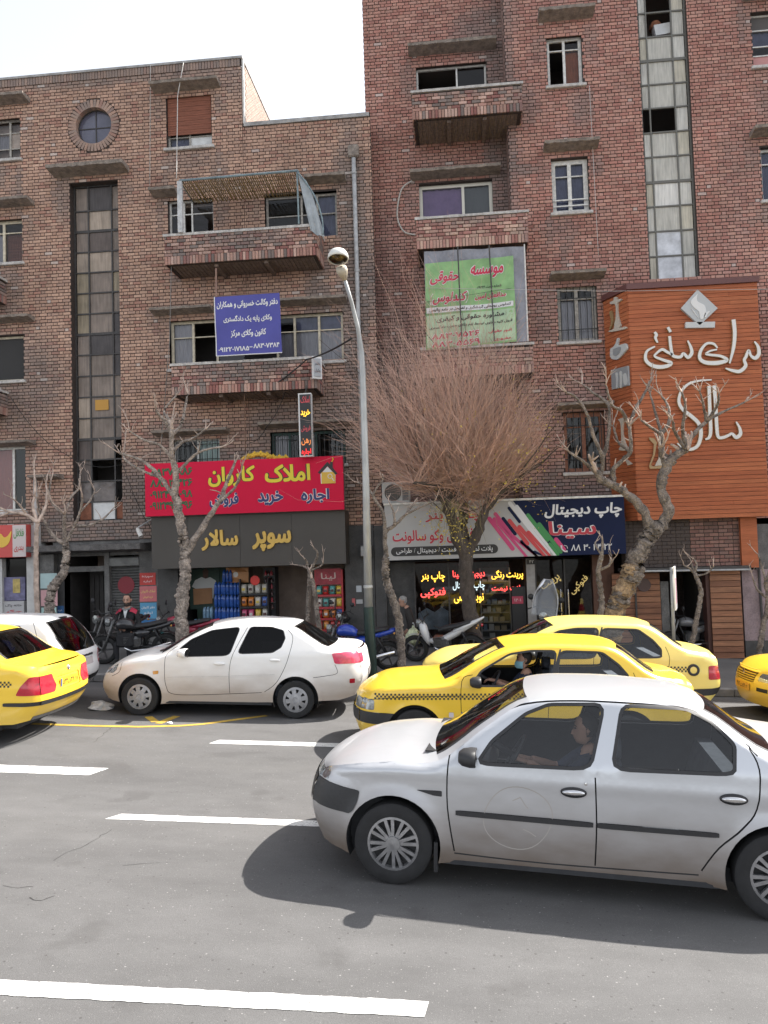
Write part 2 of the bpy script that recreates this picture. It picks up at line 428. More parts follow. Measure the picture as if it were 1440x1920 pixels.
def blots(mt, scale, lo, hi, k, col, st=(1, 1, 1)):
 n = mt.node_tree.nodes; L_ = mt.node_tree.links; b = n['Principled BSDF']; src = b.inputs['Base Color'].links[0].from_socket
 g = n.new('ShaderNodeNewGeometry'); mp = n.new('ShaderNodeMapping'); mp.inputs['Scale'].default_value = st; L_.new(g.outputs['Position'], mp.inputs[0]); t = n.new('ShaderNodeTexNoise'); t.inputs['Scale'].default_value = scale; t.inputs['Detail'].default_value = 7; L_.new(mp.outputs[0], t.inputs['Vector'])
 r = n.new('ShaderNodeMapRange'); r.inputs[1].default_value = lo; r.inputs[2].default_value = hi; r.inputs[3].default_value = 0; r.inputs[4].default_value = k; L_.new(t.outputs[0], r.inputs[0])
 x = n.new('ShaderNodeMixRGB'); L_.new(r.outputs[0], x.inputs[0]); L_.new(src, x.inputs[1]); x.inputs[2].default_value = col + (1,); L_.new(x.outputs[0], b.inputs['Base Color'])
blots(ASPH, 120, .36, .62, .5, (.065, .063, .062)); blots(ASPH, 1.6, .60, .68, .45, (.055, .053, .052)); blots(ASPH, .5, .52, .75, .4, (.15, .145, .138), (.2, 1, 1))
PAVE = M('pavement_grey', (0.15, 0.148, 0.145), 0.85, noise=(1.1, 0.25), noise2=(120, 0.3), bump=(120, 0.3))
KERB = M('kerb_concrete', (0.21, 0.205, 0.2), 0.85, noise=(5, 0.35), bump=(70, 0.3))
LINE = M('road_paint_white', (0.68, 0.68, 0.66), 0.7, noise=(2.5, 0.22), noise2=(60, 0.4), bump=(190, 0.3, 0.004), cracks=(1.3, 0.004, 0.5))
LINEY = M('road_paint_yellow', (0.50, 0.33, 0.05), 0.75, noise=(4, 0.3), noise2=(110, 0.5))
specks(LINE, 34, .33, .14, (.22, .215, .21)); blots(LINE, 5, .62, .70, .55, (.30, .295, .29))
def G(x, y, h=0.0): return (x, y, GRADE * x + h)
def kerb_y(x): return 14.62 + ROADDIR * x
mb = MB(); N = 24
for i in range(N):
 for j in range(12):
  xa, xb = -60 + 120 * i / N, -60 + 120 * (i + 1) / N; ya, yb = -40 + 100 * j / 12, -40 + 100 * (j + 1) / 12
  mb.quad(G(xa, ya), G(xb, ya), G(xb, yb), G(xa, yb))
put('road', mb, ASPH, kind='structure')
mb = MB()
mb.rings([[G(x, kerb_y(x) + .16, .006), G(x, kerb_y(x) + .16, .135), G(x, 40, .135)] for x in (-60, -30, 0, 30, 60)], False, False, False)
put('pavement', mb, PAVE, kind='structure')
kb = put('kerb', (lambda m: (m.rings([[G(x, kerb_y(x), .006), G(x, kerb_y(x) + .012, .125), G(x, kerb_y(x) + .03, .14), G(x, kerb_y(x) + .16, .14)] for x in (-60, -12)], False, False, False), m)[1])(MB()), KERB, kind='structure')
stone = MB(); stone.bbox(.004, .796, 0, .158, 0, .142, .012); sm = stone.mesh('kerb_stone')
sm.materials.append(KERB)
for k in range(28):
 x = -11.9 + k * .8; o = put('kerb_stone', sm, None, kb); o.matrix_world = Matrix.Translation(G(x, kerb_y(x) + random.uniform(-.006, .006), .003 + random.uniform(-.004, .004))) @ Matrix.Rotation(-math.atan(GRADE), 4, 'Y') @ Matrix.Rotation(math.atan(ROADDIR), 4, "Z")
def mark(pts, mat, name='lane_marking'):
 m = MB(); P = [(p.x, p.y, p.z + .004) for p in pts]; m.v = P; m.f = [tuple(range(len(P)))]; m.c = [None]
 put(name, m, mat, kind='structure')
def dash(x0, x1, y, w, skew=0.0):      # along the lanes
 f = lambda x, d: Vector((x, y + ROADDIR * x + d, GRADE * x)); n = 90; a = []; b = []
 for k in range(n + 1):
  x = x0 + (x1 - x0) * k / n; j = random.uniform(-.005, .005)
  a.append(f(x + skew, w / 2 + j)); b.append(f(x, -w / 2 + random.uniform(-.005, .005)))
 mark(a + list(reversed(b)), LINE)
def meas(px, py): p = gnd(px, py); return p.x, p.y - ROADDIR * p.x
ax, ay = meas(204, 1441); _, ay2 = meas(187, 1454.6); dash(ax - 5, ax - .1, (ay + ay2) / 2, ay - ay2, .1)
bx, by = meas(202, 1532); _, bt = meas(400, 1532.5); _, bb = meas(400, 1543.5); dash(bx, bx + 6.5, (bt + bb) / 2, bt - bb, .1)
cx_, cy_ = meas(396, 1391); _, ct = meas(520, 1390.8); _, cb = meas(520, 1398); dash(cx_, cx_ + 5.5, (ct + cb) / 2, ct - cb, .08)
dx_, dt = meas(798, 1878); _, db = meas(798, 1908); dash(dx_ - 5.2, dx_, (dt + db) / 2, dt - db, .02)
def yline(P, w):
 P = [gnd(*p) for p in P]; a = []; b = []
 for i, p in enumerate(P):
  t = (P[min(i + 1, len(P) - 1)] - P[max(i - 1, 0)]); t.z = 0; t.normalize(); nn = Vector((-t.y, t.x, 0)) * w / 2
  a.append(p + nn); b.append(p - nn)
 for q in a + b: q.z = GRADE * q.x
 mark(a + list(reversed(b)), LINEY, 'bay_marking')
yline([(60, 1357.5), (160, 1361), (260, 1363), (340, 1361), (380, 1358), (440, 1350), (500, 1342)], .10)
yline([(278, 1344), (292, 1354)], .12); yline([(296, 1357), (332, 1343)], .12)
def crack(P, w=.008):
 P = [gnd(*p) for p in P]; Q = []
 for a, b in zip(P, P[1:]):
  k = max(2, int((b - a).length / .07))
  for i in range(k): Q.append(a.lerp(b, i / k) + Vector((random.uniform(-.018, .018), random.uniform(-.018, .018), 0)))
 Q.append(P[-1]); A = []; B = []
 for i, p in enumerate(Q):
  t = Q[min(i + 1, len(Q) - 1)] - Q[max(i - 1, 0)]; nn = Vector((-t.y, t.x, 0)).normalized() * w * random.uniform(.2, .6); A.append(p + nn); B.append(p - nn)
 for q in A + B: q.z = GRADE * q.x + .002
 m = MB()
 for i in range(len(Q) - 1): m.quad(A[i], A[i + 1], B[i + 1], B[i])
 put('road_crack', m, M('crack_dark', (.03, .029, .028), .95), kind='structure')
crack([(206, 1556), (165, 1583), (120, 1600), (100, 1614)]); crack([(0, 1662), (40, 1664), (62, 1663)], .006); crack([(52, 1684), (75, 1688), (102, 1680)], .012); crack([(210, 1363), (190, 1380), (176, 1392)], .008); crack([(225, 1532), (213, 1538)], .006); crack([(230, 1622), (300, 1617)], .005)
# ------------------------------------------------------------------ brick buildings
from mathutils import noise as mn
YF, YB = 19.5, 20.1
BRICKM = MP('brick', (0.4, 0.25, 0.2), 0.88, attr='col', noise=(38, 0.18), noise2=(.8, 0.2), bump=(160, 0.5, 0.006))
MORTAR = MP('mortar', (0.062, 0.045, 0.039), 0.95, noise=(14, 0.4), noise2=(0.9, 0.3), bump=(120, 0.5))
CONC = MP('old_concrete', (0.29, 0.245, 0.21), 0.9, noise=(7, 0.5), noise2=(50, 0.3), bump=(40, 0.6, 0.02))
CONCL = MP('pale_stone', (0.52, 0.49, 0.46), 0.85, noise=(9, 0.4), noise2=(60, 0.3), bump=(60, 0.4))
SOOTY = MP('sooty_boards', (0.19, 0.14, 0.115), 0.9, noise=(12, 0.5), bump=(60, 0.5))
CREAM = MP('cream_frame', (0.60, 0.53, 0.40), 0.6, noise=(11, 0.35))
WHITEF = MP('white_frame', (0.68, 0.66, 0.62), 0.55, noise=(11, 0.3))
GREYF = MP('grey_weathered_frame', (0.40, 0.37, 0.33), 0.75, noise=(14, 0.5))
BROWNF = MP('brown_frame', (0.26, 0.10, 0.055), 0.6, noise=(14, 0.4))
DARKF = MP('dark_steel_frame', (0.055, 0.05, 0.048), 0.6, noise=(14, 0.4))
ROOMD = M('dark_room', (0.11, 0.10, 0.095), 0.95)
PANE = GLASS('window_glass', (0.75, 0.76, 0.78), 0.75, 0.03)
PURPLE = MP('purple_curtain', (0.36, 0.25, 0.44), 0.8, noise=(3, 0.2))
MAGENTA = M('plum_curtain', (0.16, 0.05, 0.11), 0.8)
NETC = MP('net_curtain', (0.50, 0.48, 0.50), 0.9, noise=(9, 0.3, (6, 1, .4)))
BLUEC = MP('blue_grey_curtain', (0.16, 0.17, 0.26), 0.8, noise=(4, 0.3))
ORANGEC = MP('orange_board', (0.42, 0.13, 0.05), 0.8, noise=(5, 0.3))
PINKC = M('pink_board', (0.55, 0.27, 0.25), 0.8)
BLIND = MP('cane_blind', (0.24, 0.085, 0.05), 0.8, noise=(9, 0.45, (.3, 1, 6)))
IRON = M('black_iron', (0.02, 0.019, 0.018), 0.6)
PIPE = MP('grey_drainpipe', (0.42, 0.42, 0.42), 0.55, noise=(6, 0.35))
def RX(px0, py0, px1, py1, Y=YF):
 my, mx = (py0 + py1) / 2, (px0 + px1) / 2
 return F(px0, my, Y)[0], F(px1, my, Y)[0], F(mx, py1, Y)[1], F(mx, py0, Y)[1]

PAL_L = [(.475, .30, .22), (.445, .275, .20), (.50, .32, .235), (.46, .285, .21), (.42, .255, .185), (.37, .20, .15), (.40, .255, .195)]
PAL_R = [(.44, .225, .175), (.42, .205, .16), (.465, .25, .195), (.405, .19, .15), (.43, .235, .185), (.37, .17, .135), (.45, .245, .20)]
def mixc(a, b, t): return tuple(x + (y - x) * t for x, y in zip(a, b))
SOOT = (0.20, 0.17, 0.155); LIME = (0.56, 0.50, 0.46)
def stain(spots, x, z):
 n = mn.noise(Vector((x * .9, 3.1, z * .9))) * .5 + mn.noise(Vector((x * 2.7, 7.7, z * 1.3))) * .35
 v = 0.0
 for cx, cz, rx, rz, k in spots:
  d = math.hypot((x - cx) / rx, (z - cz) / rz)
  if d < 1.4: v = max(v, k * max(0, min(1, (1.25 - d + n * .55) / .6)))
 return v
BL, BS, BH, JX, PH = 0.203, 0.096, 0.067, 0.014, 0.0875      # stretcher, header, height, joint, course pitch
def streaks(holes, rnd=random.Random(77)):
 out = []
 for h in holes:
  for _ in range(4): x = rnd.uniform(h[0] - .2, h[1] + .2); l = rnd.uniform(.25, .8); out.append((x, h[2] - .1 - l, rnd.uniform(.08, .22), l, rnd.uniform(.35, .75)))
  for sx in (h[0] - .22, h[1] + .22): out.append((sx, h[3] - .3, .16, rnd.uniform(.3, .6), rnd.uniform(.3, .6)))
 return out
def lay(X0, X1, Z0, Z1, holes, pal, spots, circ=None, seed=1, top=None):
 """Flemish bond courses clipped round the openings"""
 rnd = random.Random(seed); out = []
 r0 = int(math.floor(Z0 / PH)); r1 = int(math.ceil(Z1 / PH)); per = BL + BS + 2 * JX
 for r in range(r0, r1):
  z0 = r * PH; z1 = z0 + BH; zm = (z0 + z1) / 2
  if zm < Z0 or zm > Z1: continue
  iv = [(X0, X1)]
  cut = [(h[0], h[1]) for h in holes if h[2] < zm < h[3]]
  if circ and abs(zm - circ[1]) < circ[2]:
   d = math.sqrt(circ[2] ** 2 - (zm - circ[1]) ** 2); cut.append((circ[0] - d, circ[0] + d))
  for a, b in cut:
   nv = []
   for p, q in iv:
    if b <= p or a >= q: nv.append((p, q)); continue
    if a > p: nv.append((p, a))
    if b < q: nv.append((b, q))
   iv = nv
  off = (r % 2) * per / 2 + (r % 4) * .004
  for p, q in iv:
   k = math.floor((p - off) / per) - 1; x = k * per + off
   while x < q:
    for L in (BL, BS):
     a, b = max(x, p), min(x + L, q)
     if b - a > .03:
      c = rnd.choice(pal); g = rnd.choice((.92, .98, 1.04, 1.10)); s = stain(spots, (a + b) / 2, zm) * .82
      c = mixc(tuple(v * g for v in c), SOOT, min(7, round(s * rnd.uniform(.75, 1.15) * 8)) / 7.6)
      if rnd.random() < .012: c = mixc(c, LIME, .6)
      jz = rnd.uniform(-.003, .003)
      out.append((a + rnd.uniform(0, .003), b - rnd.uniform(0, .003), z0 + jz, z1 + jz, rnd.uniform(.006, .017), c))
     x += L + JX
 return out
BRICK_CACHE = {}
def brick_mesh(w, h, d, col, key):
 k = (round(w, 3), round(h, 3), key)
 if k not in BRICK_CACHE:
  m = MB(); m.box(-w / 2, w / 2, -d, .02, -h / 2, h / 2, col); me = m.mesh('brick', attr=True); me.materials.append(BRICKM); BRICK_CACHE[k] = me
 return BRICK_CACHE[k]
def put_bricks(bld, bricks, Y, nind=300, hide=(), face='y'):
 """the nearest visible stretchers are bricks of their own, the rest is one part"""
 full = [i for i, b in enumerate(bricks) if abs(b[1] - b[0] - BL) < .012 and not any(h[0] < b[0] and b[1] < h[1] and h[2] < b[2] and b[3] < h[3] for h in hide)]
 full.sort(key=lambda i: (bricks[i][0] ** 2 + Y * Y + ((bricks[i][2] - CAMH)) ** 2))
 ind = set(full[:nind]); mb = MB()
 for i, (a, b, z0, z1, d, c) in enumerate(bricks):
  if i in ind:
   q = c
   o = put('brick', brick_mesh(BL - .003, BH, .03, q, q), None, bld); o.location = ((a + b) / 2, Y + .018 - d, (z0 + z1) / 2)
  else: mb.box(a, b, Y - d, Y + .02, z0, z1, c, noback=True)
 if mb.v:
  me = mb.mesh('bricks', attr=True); o = put('brick_field', me, BRICKM, bld, kind='stuff')
def backing(bld, X0, X1, Z0, Z1, Y, holes, depth=.28, circ=None, name='wall', mat=None):
 xs = sorted({X0, X1} | {v for h in holes for v in h[:2] if X0 < v < X1}); zs = sorted({Z0, Z1} | {v for h in holes for v in h[2:4] if Z0 < v < Z1})
 mb = MB(); H = list(holes)
 if circ:
  cx, cz, cr = circ; c0 = (cx - cr, cx + cr, cz - cr, cz + cr); H.append(c0)
  xs = sorted(set(xs) | set(c0[:2])); zs = sorted(set(zs) | set(c0[2:]))
  ring = [(cx + cr * math.cos(2 * math.pi * k / 48), cz + cr * math.sin(2 * math.pi * k / 48)) for k in range(48)]
  for k in range(48):
   a, b = ring[k], ring[(k + 1) % 48]; f = lambda p: (cx + cr * max(-1, min(1, (p[0] - cx) / max(abs(p[0] - cx), abs(p[1] - cz)))), cz + cr * max(-1, min(1, (p[1] - cz) / max(abs(p[0] - cx), abs(p[1] - cz)))))
   A, B = f(a), f(b); mb.quad((a[0], Y, a[1]), (A[0], Y, A[1]), (B[0], Y, B[1]), (b[0], Y, b[1])); mb.quad((a[0], Y, a[1]), (b[0], Y, b[1]), (b[0], Y + depth, b[1]), (a[0], Y + depth, a[1]))
 for i in range(len(xs) - 1):
  for j in range(len(zs) - 1):
   cx_, cz_ = (xs[i] + xs[i + 1]) / 2, (zs[j] + zs[j + 1]) / 2
   if any(h[0] < cx_ < h[1] and h[2] < cz_ < h[3] for h in H): continue
   mb.quad((xs[i], Y, zs[j]), (xs[i + 1], Y, zs[j]), (xs[i + 1], Y, zs[j + 1]), (xs[i], Y, zs[j + 1]))
 for h in holes:
  a, b, c, d = h[:4]; y2 = Y + depth
  mb.quad((a, Y, c), (a, Y, d), (a, y2, d), (a, y2, c)); mb.quad((b, Y, d), (b, Y, c), (b, y2, c), (b, y2, d)); mb.quad((a, Y, d), (b, Y, d), (b, y2, d), (a, y2, d)); mb.quad((b, Y, c), (a, Y, c), (a, y2, c), (b, y2, c))
 return put(name, mb, mat or MORTAR, bld)
def room(bld, x0, x1, z0, z1, y0, dep=1.6, mat=None):
 mb = MB(); y1 = y0 + dep; a, b, c, d = x0 - .15, x1 + .15, z0 - .15, z1 + .15
 mb.quad((a, y1, c), (b, y1, c), (b, y1, d), (a, y1, d)); mb.quad((a, y0, c), (a, y1, c), (a, y1, d), (a, y0, d)); mb.quad((b, y1, c), (b, y0, c), (b, y0, d), (b, y1, d)); mb.quad((a, y0, d), (b, y0, d), (b, y1, d), (a, y1, d)); mb.quad((a, y1, c), (b, y1, c), (b, y0, c), (a, y0, c))
 return put('room', mb, mat or ROOMD, bld)
def window(bld, R, Y, cols=(.5,), rows=(), fm=CREAM, fw=.07, inset=.13, sill=True, sashes=None, glass=PANE, curtains=None, bars=0, sillm=None, outer=True):
 """R = opening; cols/rows = fractions where mullions/transoms stand; sashes = {(col,row): material or None for an open light}"""
 x0, x1, z0, z1 = R; yf = Y + inset; mb = MB()
 mb.box(x0, x0 + fw, yf, yf + .06, z0, z1); mb.box(x1 - fw, x1, yf, yf + .06, z0, z1); mb.box(x0 + fw, x1 - fw, yf + .002, yf + .058, z1 - fw, z1); mb.box(x0 + fw, x1 - fw, yf + .002, yf + .058, z0, z0 + fw)
 w = put('window', mb, fm, bld)
 X = [x0 + fw] + [x0 + (x1 - x0) * c for c in cols] + [x1 - fw]; mw = fw * .42
 for c in X[1:-1]:
  m = MB(); m.box(c - mw, c + mw, yf - .008, yf + .055, z0 + fw, z1 - fw); put('mullion', m, fm, w)
 zr = [z0 + fw] + [z0 + (z1 - z0) * r for r in rows] + [z1 - fw]
 for i in range(len(X) - 1):
  a = X[i] + (mw if i else 0); b = X[i + 1] - (mw if i < len(X) - 2 else 0)
  for j in range(len(zr) - 1):
   c = zr[j] + (.014 if j else 0); d = zr[j + 1] - (.014 if j < len(zr) - 2 else 0)
   if j: m = MB(); m.box(a, b, yf + .004, yf + .05, zr[j] - .014, zr[j] + .014); put('transom', m, fm, w)
   sm = sashes.get((i, j), 'glass') if sashes else 'glass'
   if sm is None: continue
   m = MB(); m.quad((a, yf + .03, c), (b, yf + .03, c), (b, yf + .03, d), (a, yf + .03, d))
   put('pane', m, glass if sm == 'glass' else sm, w)
   cu = curtains.get((i, j)) if curtains else None
   if cu:
    m = MB(); n = 14
    m.rings([[(a + (b - a) * k / n, yf + .10 + .018 * math.sin(k * 2.1), z) for k in range(n + 1)] for z in (c, d)], False, False, False)
    put('curtain', m.mesh('curtain', True), cu, w)
 for k in range(bars):
  m = MB(); x = x0 + (x1 - x0) * (k + .5) / bars; m.box(x - .009, x + .009, Y + .02, Y + .038, z0 + .02, z1 - .02); put('security_bar', m, IRON, w)
 if bars:
  for f in (.22, .78): m = MB(); m.box(x0, x1, Y + .039, Y + .05, z0 + (z1 - z0) * f - .01, z0 + (z1 - z0) * f + .01); put('bar_rail', m, IRON, w)
 if sill:
  m = MB(); m.bbox(x0 - .07, x1 + .07, Y - .09, Y + .12, z0 - .085, z0 - .004, .012); put('sill', m, sillm or CONCL, w)
 room(w, x0, x1, z0, z1, yf + .22, 1.4)
 return w
def hood(bld, R, Y, dep=.42, th=.13, mat=None):
 th *= .62
 x0, x1, z0, z1 = R; n = max(6, int((x1 - x0) / .12)); rnd = random.Random(int(x0 * 100)); rings = []
 for k in range(n + 1):
  x = x0 + (x1 - x0) * k / n; e = rnd.uniform(-.01, .01); t = th + rnd.uniform(-.01, .008)
  rings.append([(x, Y + .02, z1), (x, Y - dep + e, z1 - .03 + rnd.uniform(-.006, .006)), (x, Y - dep + e + .02, z1 - .03 - t), (x, Y - .06, z1 - .03 - t - .05), (x, Y + .02, z1 - t - .09)])
 m = MB(); m.rings(rings, True, True); return put('window_hood', m, mat or CONC, bld)
def balcony(bld, X0, X1, ztop, zbot, yf, yb, pal, spots, seed, soldier=.21, side_r=True):
 """brick parapet on a slab: front and both ends are laid bricks, the last course stands on end"""
 rnd = random.Random(seed); m = MB(); t = .11
 m.box(X0 + .02, X1 - .02, yf + .02, yf + t, zbot, ztop - .05); m.box(X0 + .02, X0 + t, yf + t, yb, zbot, ztop - .05); m.box(X1 - t, X1 - .02, yf + t, yb, zbot, ztop - .05)
 b = put('balcony', m, MORTAR, bld)
 s = MB(); s.box(X0 + .1, X1 - .1, yf + t, yb, zbot + .02, zbot + .16); put('balcony_floor', s, CONC, b)
 c = MB(); n = 10
 for k in range(n):
  xa = X0 - .04 + (X1 - X0 + .08) * k / n; xb = X0 - .04 + (X1 - X0 + .08) * (k + 1) / n; j = rnd.uniform(-.008, .008); c.box(xa + .002, xb - .002, yf - .04 + j, yf + t + .02, ztop - .05, ztop + .012 + j)
 c.box(X0 - .04, X0 + t + .02, yf + t + .02, yb, ztop - .05, ztop + .01); c.box(X1 - t - .02, X1 + .04, yf + t + .02, yb, ztop - .05, ztop + .01)
 put('coping', c, CONCL, b)
 k = 0; x = X0 + .13
 while x < X1 - .15:
  q = MB(); q.box(x, x + .085, yf + .12, yb - .02, zbot + .004 + (k % 2) * .004, zbot + .022 + (k % 2) * .004); put('soffit_board', q, SOOTY, b); x += .1; k += 1
 for x in (X0 + (X1 - X0) * .33, X0 + (X1 - X0) * .66): q = MB(); q.box(x - .05, x + .05, yf + .12, yb - .02, zbot - .07, zbot + .003); put('soffit_beam', q, SOOTY, b)
 def col(x, z):
  c = rnd.choice(pal); g = rnd.choice((.8, .95, 1.1)); s = min(4, int(stain(spots, x, z) * rnd.uniform(.7, 1.2) * 5)) / 5
  return mixc(tuple(v * g for v in c), SOOT, s)
 z = zbot; x = X0; stuff = MB()
 while x < X1 - .03:                      # soldier course
  w = min(.068, X1 - x); o = put('brick', brick_mesh(w - .002, soldier - .01, .03, (q := col(x, z)), ('s', q)), None, b); o.location = (x + w / 2, yf + .01 + rnd.uniform(-.004, .004), z + soldier / 2); x += .08
 z += soldier + .006; r = 0
 while z + BH < ztop - .045:
  x = X0 - (r % 2) * .16; r += 1
  while x < X1:
   for L in (BL, BS):
    a, e = max(x, X0), min(x + L, X1)
    if e - a > .03:
     cc = col((a + e) / 2, z)
     if e - a > BL - .02: q = cc; o = put('brick', brick_mesh(BL - .003, BH, .03, q, q), None, b); o.location = ((a + e) / 2, yf + .01 + rnd.uniform(-.004, .004), z + BH / 2)
     else: stuff.box(a, e, yf - .012, yf + .03, z, z + BH, cc, noback=True)
    x += L + JX
  for xs, sg in ((X0, -1), (X1, 1)):     # end walls
   y = yf + .03
   while y < yb - .05:
    e = min(y + BL, yb - .02)
    stuff.box(xs - .012 if sg < 0 else xs - .03, xs + .03 if sg < 0 else xs + .012, y, e, z, z + BH, col(xs, z)); y += BL + JX
  z += PH
 y = yf + .03
 while y < yb - .05:
  for xs, sg in ((X0, -1), (X1, 1)): stuff.box(xs - .012 if sg < 0 else xs - .03, xs + .03 if sg < 0 else xs + .012, y, y + .066, zbot, zbot + soldier - .01, col(xs, zbot))
  y += .08
 put('brick_field', stuff.mesh('bricks', attr=True), BRICKM, b, kind='stuff')
 return b
def stair_glazing(bld, R, Y, xcols, zrows, pick, fm=DARKF, inset=.2, bar=.018):
 x0, x1, z0, z1 = R; y = Y + inset; mb = MB()
 mb.box(x0, x0 + .04, y, y + .05, z0, z1); mb.box(x1 - .04, x1, y, y + .05, z0, z1); mb.box(x0 + .04, x1 - .04, y, y + .05, z1 - .04, z1); mb.box(x0 + .04, x1 - .04, y, y + .05, z0, z0 + .04)
 w = put('stair_window', mb, fm, bld)
 X = [x0 + .04] + list(xcols) + [x1 - .04]; Z = [z0 + .04] + sorted(zrows) + [z1 - .04]
 for x in xcols: m = MB(); m.box(x - bar, x + bar, y - .004, y + .05, z0 + .04, z1 - .04); put('mullion', m, fm, w)
 for k, z in enumerate(sorted(zrows)):
  m = MB(); bb = bar * (1.9 if k % 5 == 3 else 1); m.box(x0 + .04, x1 - .04, y, y + .046, z - bb, z + bb); put('transom', m, fm, w)
 nr = len(Z) - 1
 for j in range(nr):
  for i in range(len(X) - 1):
   mt = pick(i, nr - 1 - j)                # row counted from the top
   if mt is None: continue
   r = random.uniform(-.006, .006); r2 = random.uniform(-.006, .006)
   m = MB(); a, b, c, d = X[i] + bar, X[i + 1] - bar, Z[j] + bar, Z[j + 1] - bar
   m.quad((a, y + .03 + r, c), (b, y + .03 - r, c), (b, y + .03 + r2, d), (a, y + .03 - r2, d)); put('pane', m, mt, w)
 room(w, x0, x1, z0, z1, y + .3, 1.2)
 return w

# ------------------------------------------------------------------ left building
L = thing('brick_building', 'lower brown brick building with a round window and three-column stair glazing', 'building')
xgap = F(703, 500)[0]; xblk = F(453, 180)[0]; xl = F(-70, 600)[0]
ztopL = (F(0, 150)[1] + F(440, 110)[1]) / 2; ztopL2 = (F(500, 228)[1] + F(690, 213)[1]) / 2
def SP(px, py, rx, ry, k, Y=YF): x, z = F(px, py, Y); return (x, z, rx / 76.0, ry / 76.0, k)
spotsL = [SP(668, 560, 38, 330, .95), SP(655, 380, 30, 160, .7), SP(40, 720, 90, 110, .7), SP(150, 1010, 220, 70, .95), SP(460, 880, 220, 45, .9), SP(245, 960, 60, 100, .9), SP(120, 360, 22, 60, .7), SP(225, 145, 260, 16, .7), SP(440, 150, 40, 40, .55), SP(350, 300, 60, 24, .5), SP(420, 350, 90, 14, .4), SP(600, 600, 30, 130, .8), SP(560, 790, 130, 60, .75), SP(330, 820, 60, 50, .6), SP(300, 600, 30, 30, .4), SP(650, 820, 50, 120, .95), SP(20, 560, 30, 60, .6)]
holesL = []; cc = F(176, 236); circ = (cc[0], cc[1], .60)
Rst = RX(133, 345, 226, 975); Rst = (F(131, 350)[0], F(228, 800)[0], F(190, 977)[1], F(175, 341)[1])
R_blind = RX(312, 180, 397, 276); R_l1 = RX(-40, 222, 38, 300); R_l2 = RX(-45, 412, 42, 494); R_l3 = RX(-50, 630, 45, 715); R_l4 = RX(-60, 838, 48, 960)
R_b1a = RX(315, 372, 400, 436); R_b1b = RX(497, 362, 632, 446); R_b2 = RX(318, 592, 644, 684)
R_m1 = RX(325, 822, 412, 872); R_m2 = RX(508, 808, 648, 872)
ROOMS_L = [R_blind, R_l1, R_l2, R_l3, R_l4, R_b1a, R_b1b, R_b2, R_m1, R_m2]
zshop = F(300, 1010)[1]
holesL = [Rst] + ROOMS_L
spotsL += streaks(holesL)
backing(L, xl, xblk, zshop, ztopL, YF, holesL, circ=circ)
backing(L, xblk + .001, xgap, zshop, ztopL2, YF, [h for h in holesL if h[1] > xblk], name='wall')
bk = lay(xl, xblk, zshop, ztopL - .24, holesL, PAL_L, spotsL, circ=(circ[0], circ[1], circ[2] + .13), seed=3)
bk += lay(xblk + .012, xgap - .01, zshop, ztopL2 - .10, holesL, PAL_L, spotsL, seed=4)
hideL = [RX(272, 868, 655, 1070), RX(310, 560, 600, 760), RX(305, 330, 610, 520)]
put_bricks(L, bk, YF, 300, hideL)
m = MB(); x = xl
while x < xblk - .03: m.box(x, x + .066, YF - .03 - random.uniform(0, .006), YF + .02, ztopL - .23, ztopL - .03, mixc(random.choice(PAL_L), SOOT, random.uniform(.5, .85))); x += .08
put('brick_field', m.mesh('b', attr=True), BRICKM, L, kind='stuff')
m = MB(); m.box(xl, xblk + .05, YF - .06, YF + .3, ztopL - .03, ztopL + .03); m.box(xblk + .051, xgap - .03, YF - .05, YF + .3, ztopL2 - .09, ztopL2 + .01); m.box(xblk - .02, xblk + .05, YF + .301, YF + 6, ztopL - .03, ztopL + .03); put('parapet_coping', m, MP('stone_coping', (.34, .33, .32), .85, noise=(6, .4)), L)
m = MB(); m.box(xblk + .03, xblk + .075, YF - .02, YF + .05, ztopL2, ztopL - .04); put('edge_trim', m, WHITEF, L)
SIDEB = MP('side_wall_brick', (.46, .36, .30), .9, noise=(3, .25), noise2=(40, .3, (1, 1, 4)))
m = MB(); m.box(xl, xblk + .02, YF + .3, YF + 6, ztopL2 - 2, ztopL - .04); m.box(xl, xgap - .05, YF + 1.9, YF + 8, 0, ztopL2 - .3); put('rear_wall', m, SIDEB, L)
k = 0; zz = ztopL2 + .1; m = MB()
while zz < ztopL - .12:
 y = YF + .32 + (k % 2) * .1; k += 1
 while y < YF + 5.8: m.box(xblk + .018, xblk + .03, y, y + .206, zz, zz + .066, mixc(random.choice(PAL_L), LIME, .45)); y += .217
 zz += .0875
put('brick_field', m.mesh('b', attr=True), BRICKM, L, kind='stuff')
rw = MB(); N = 44
ring = put('round_window', (lambda m: (m.lathe([(.47, .12), (.515, .12), (.515, .17), (.47, .17), (.47, .12)], (circ[0], YF, circ[1]), 'y', 48), m)[1])(MB()), DARKF, L)
for k in range(N):
 a = 2 * math.pi * (k + .5) / N; u = Vector((math.cos(a), 0, math.sin(a))); t = Vector((-math.sin(a), 0, math.cos(a)))
 c = mixc(random.choice(PAL_L), SOOT, random.uniform(.2, .75)); m = MB(); m.obox(Vector((circ[0], YF + .07, circ[1])) + u * .605, u * .105, t * .036, Vector((0, .10, 0)), c)
 put('brick', m.mesh('ring_brick', attr=True), BRICKM, ring)
RGL = MP('dull_blue_glass', (.105, .105, .145), .14, coat=.15, noise=(2.5, .3))
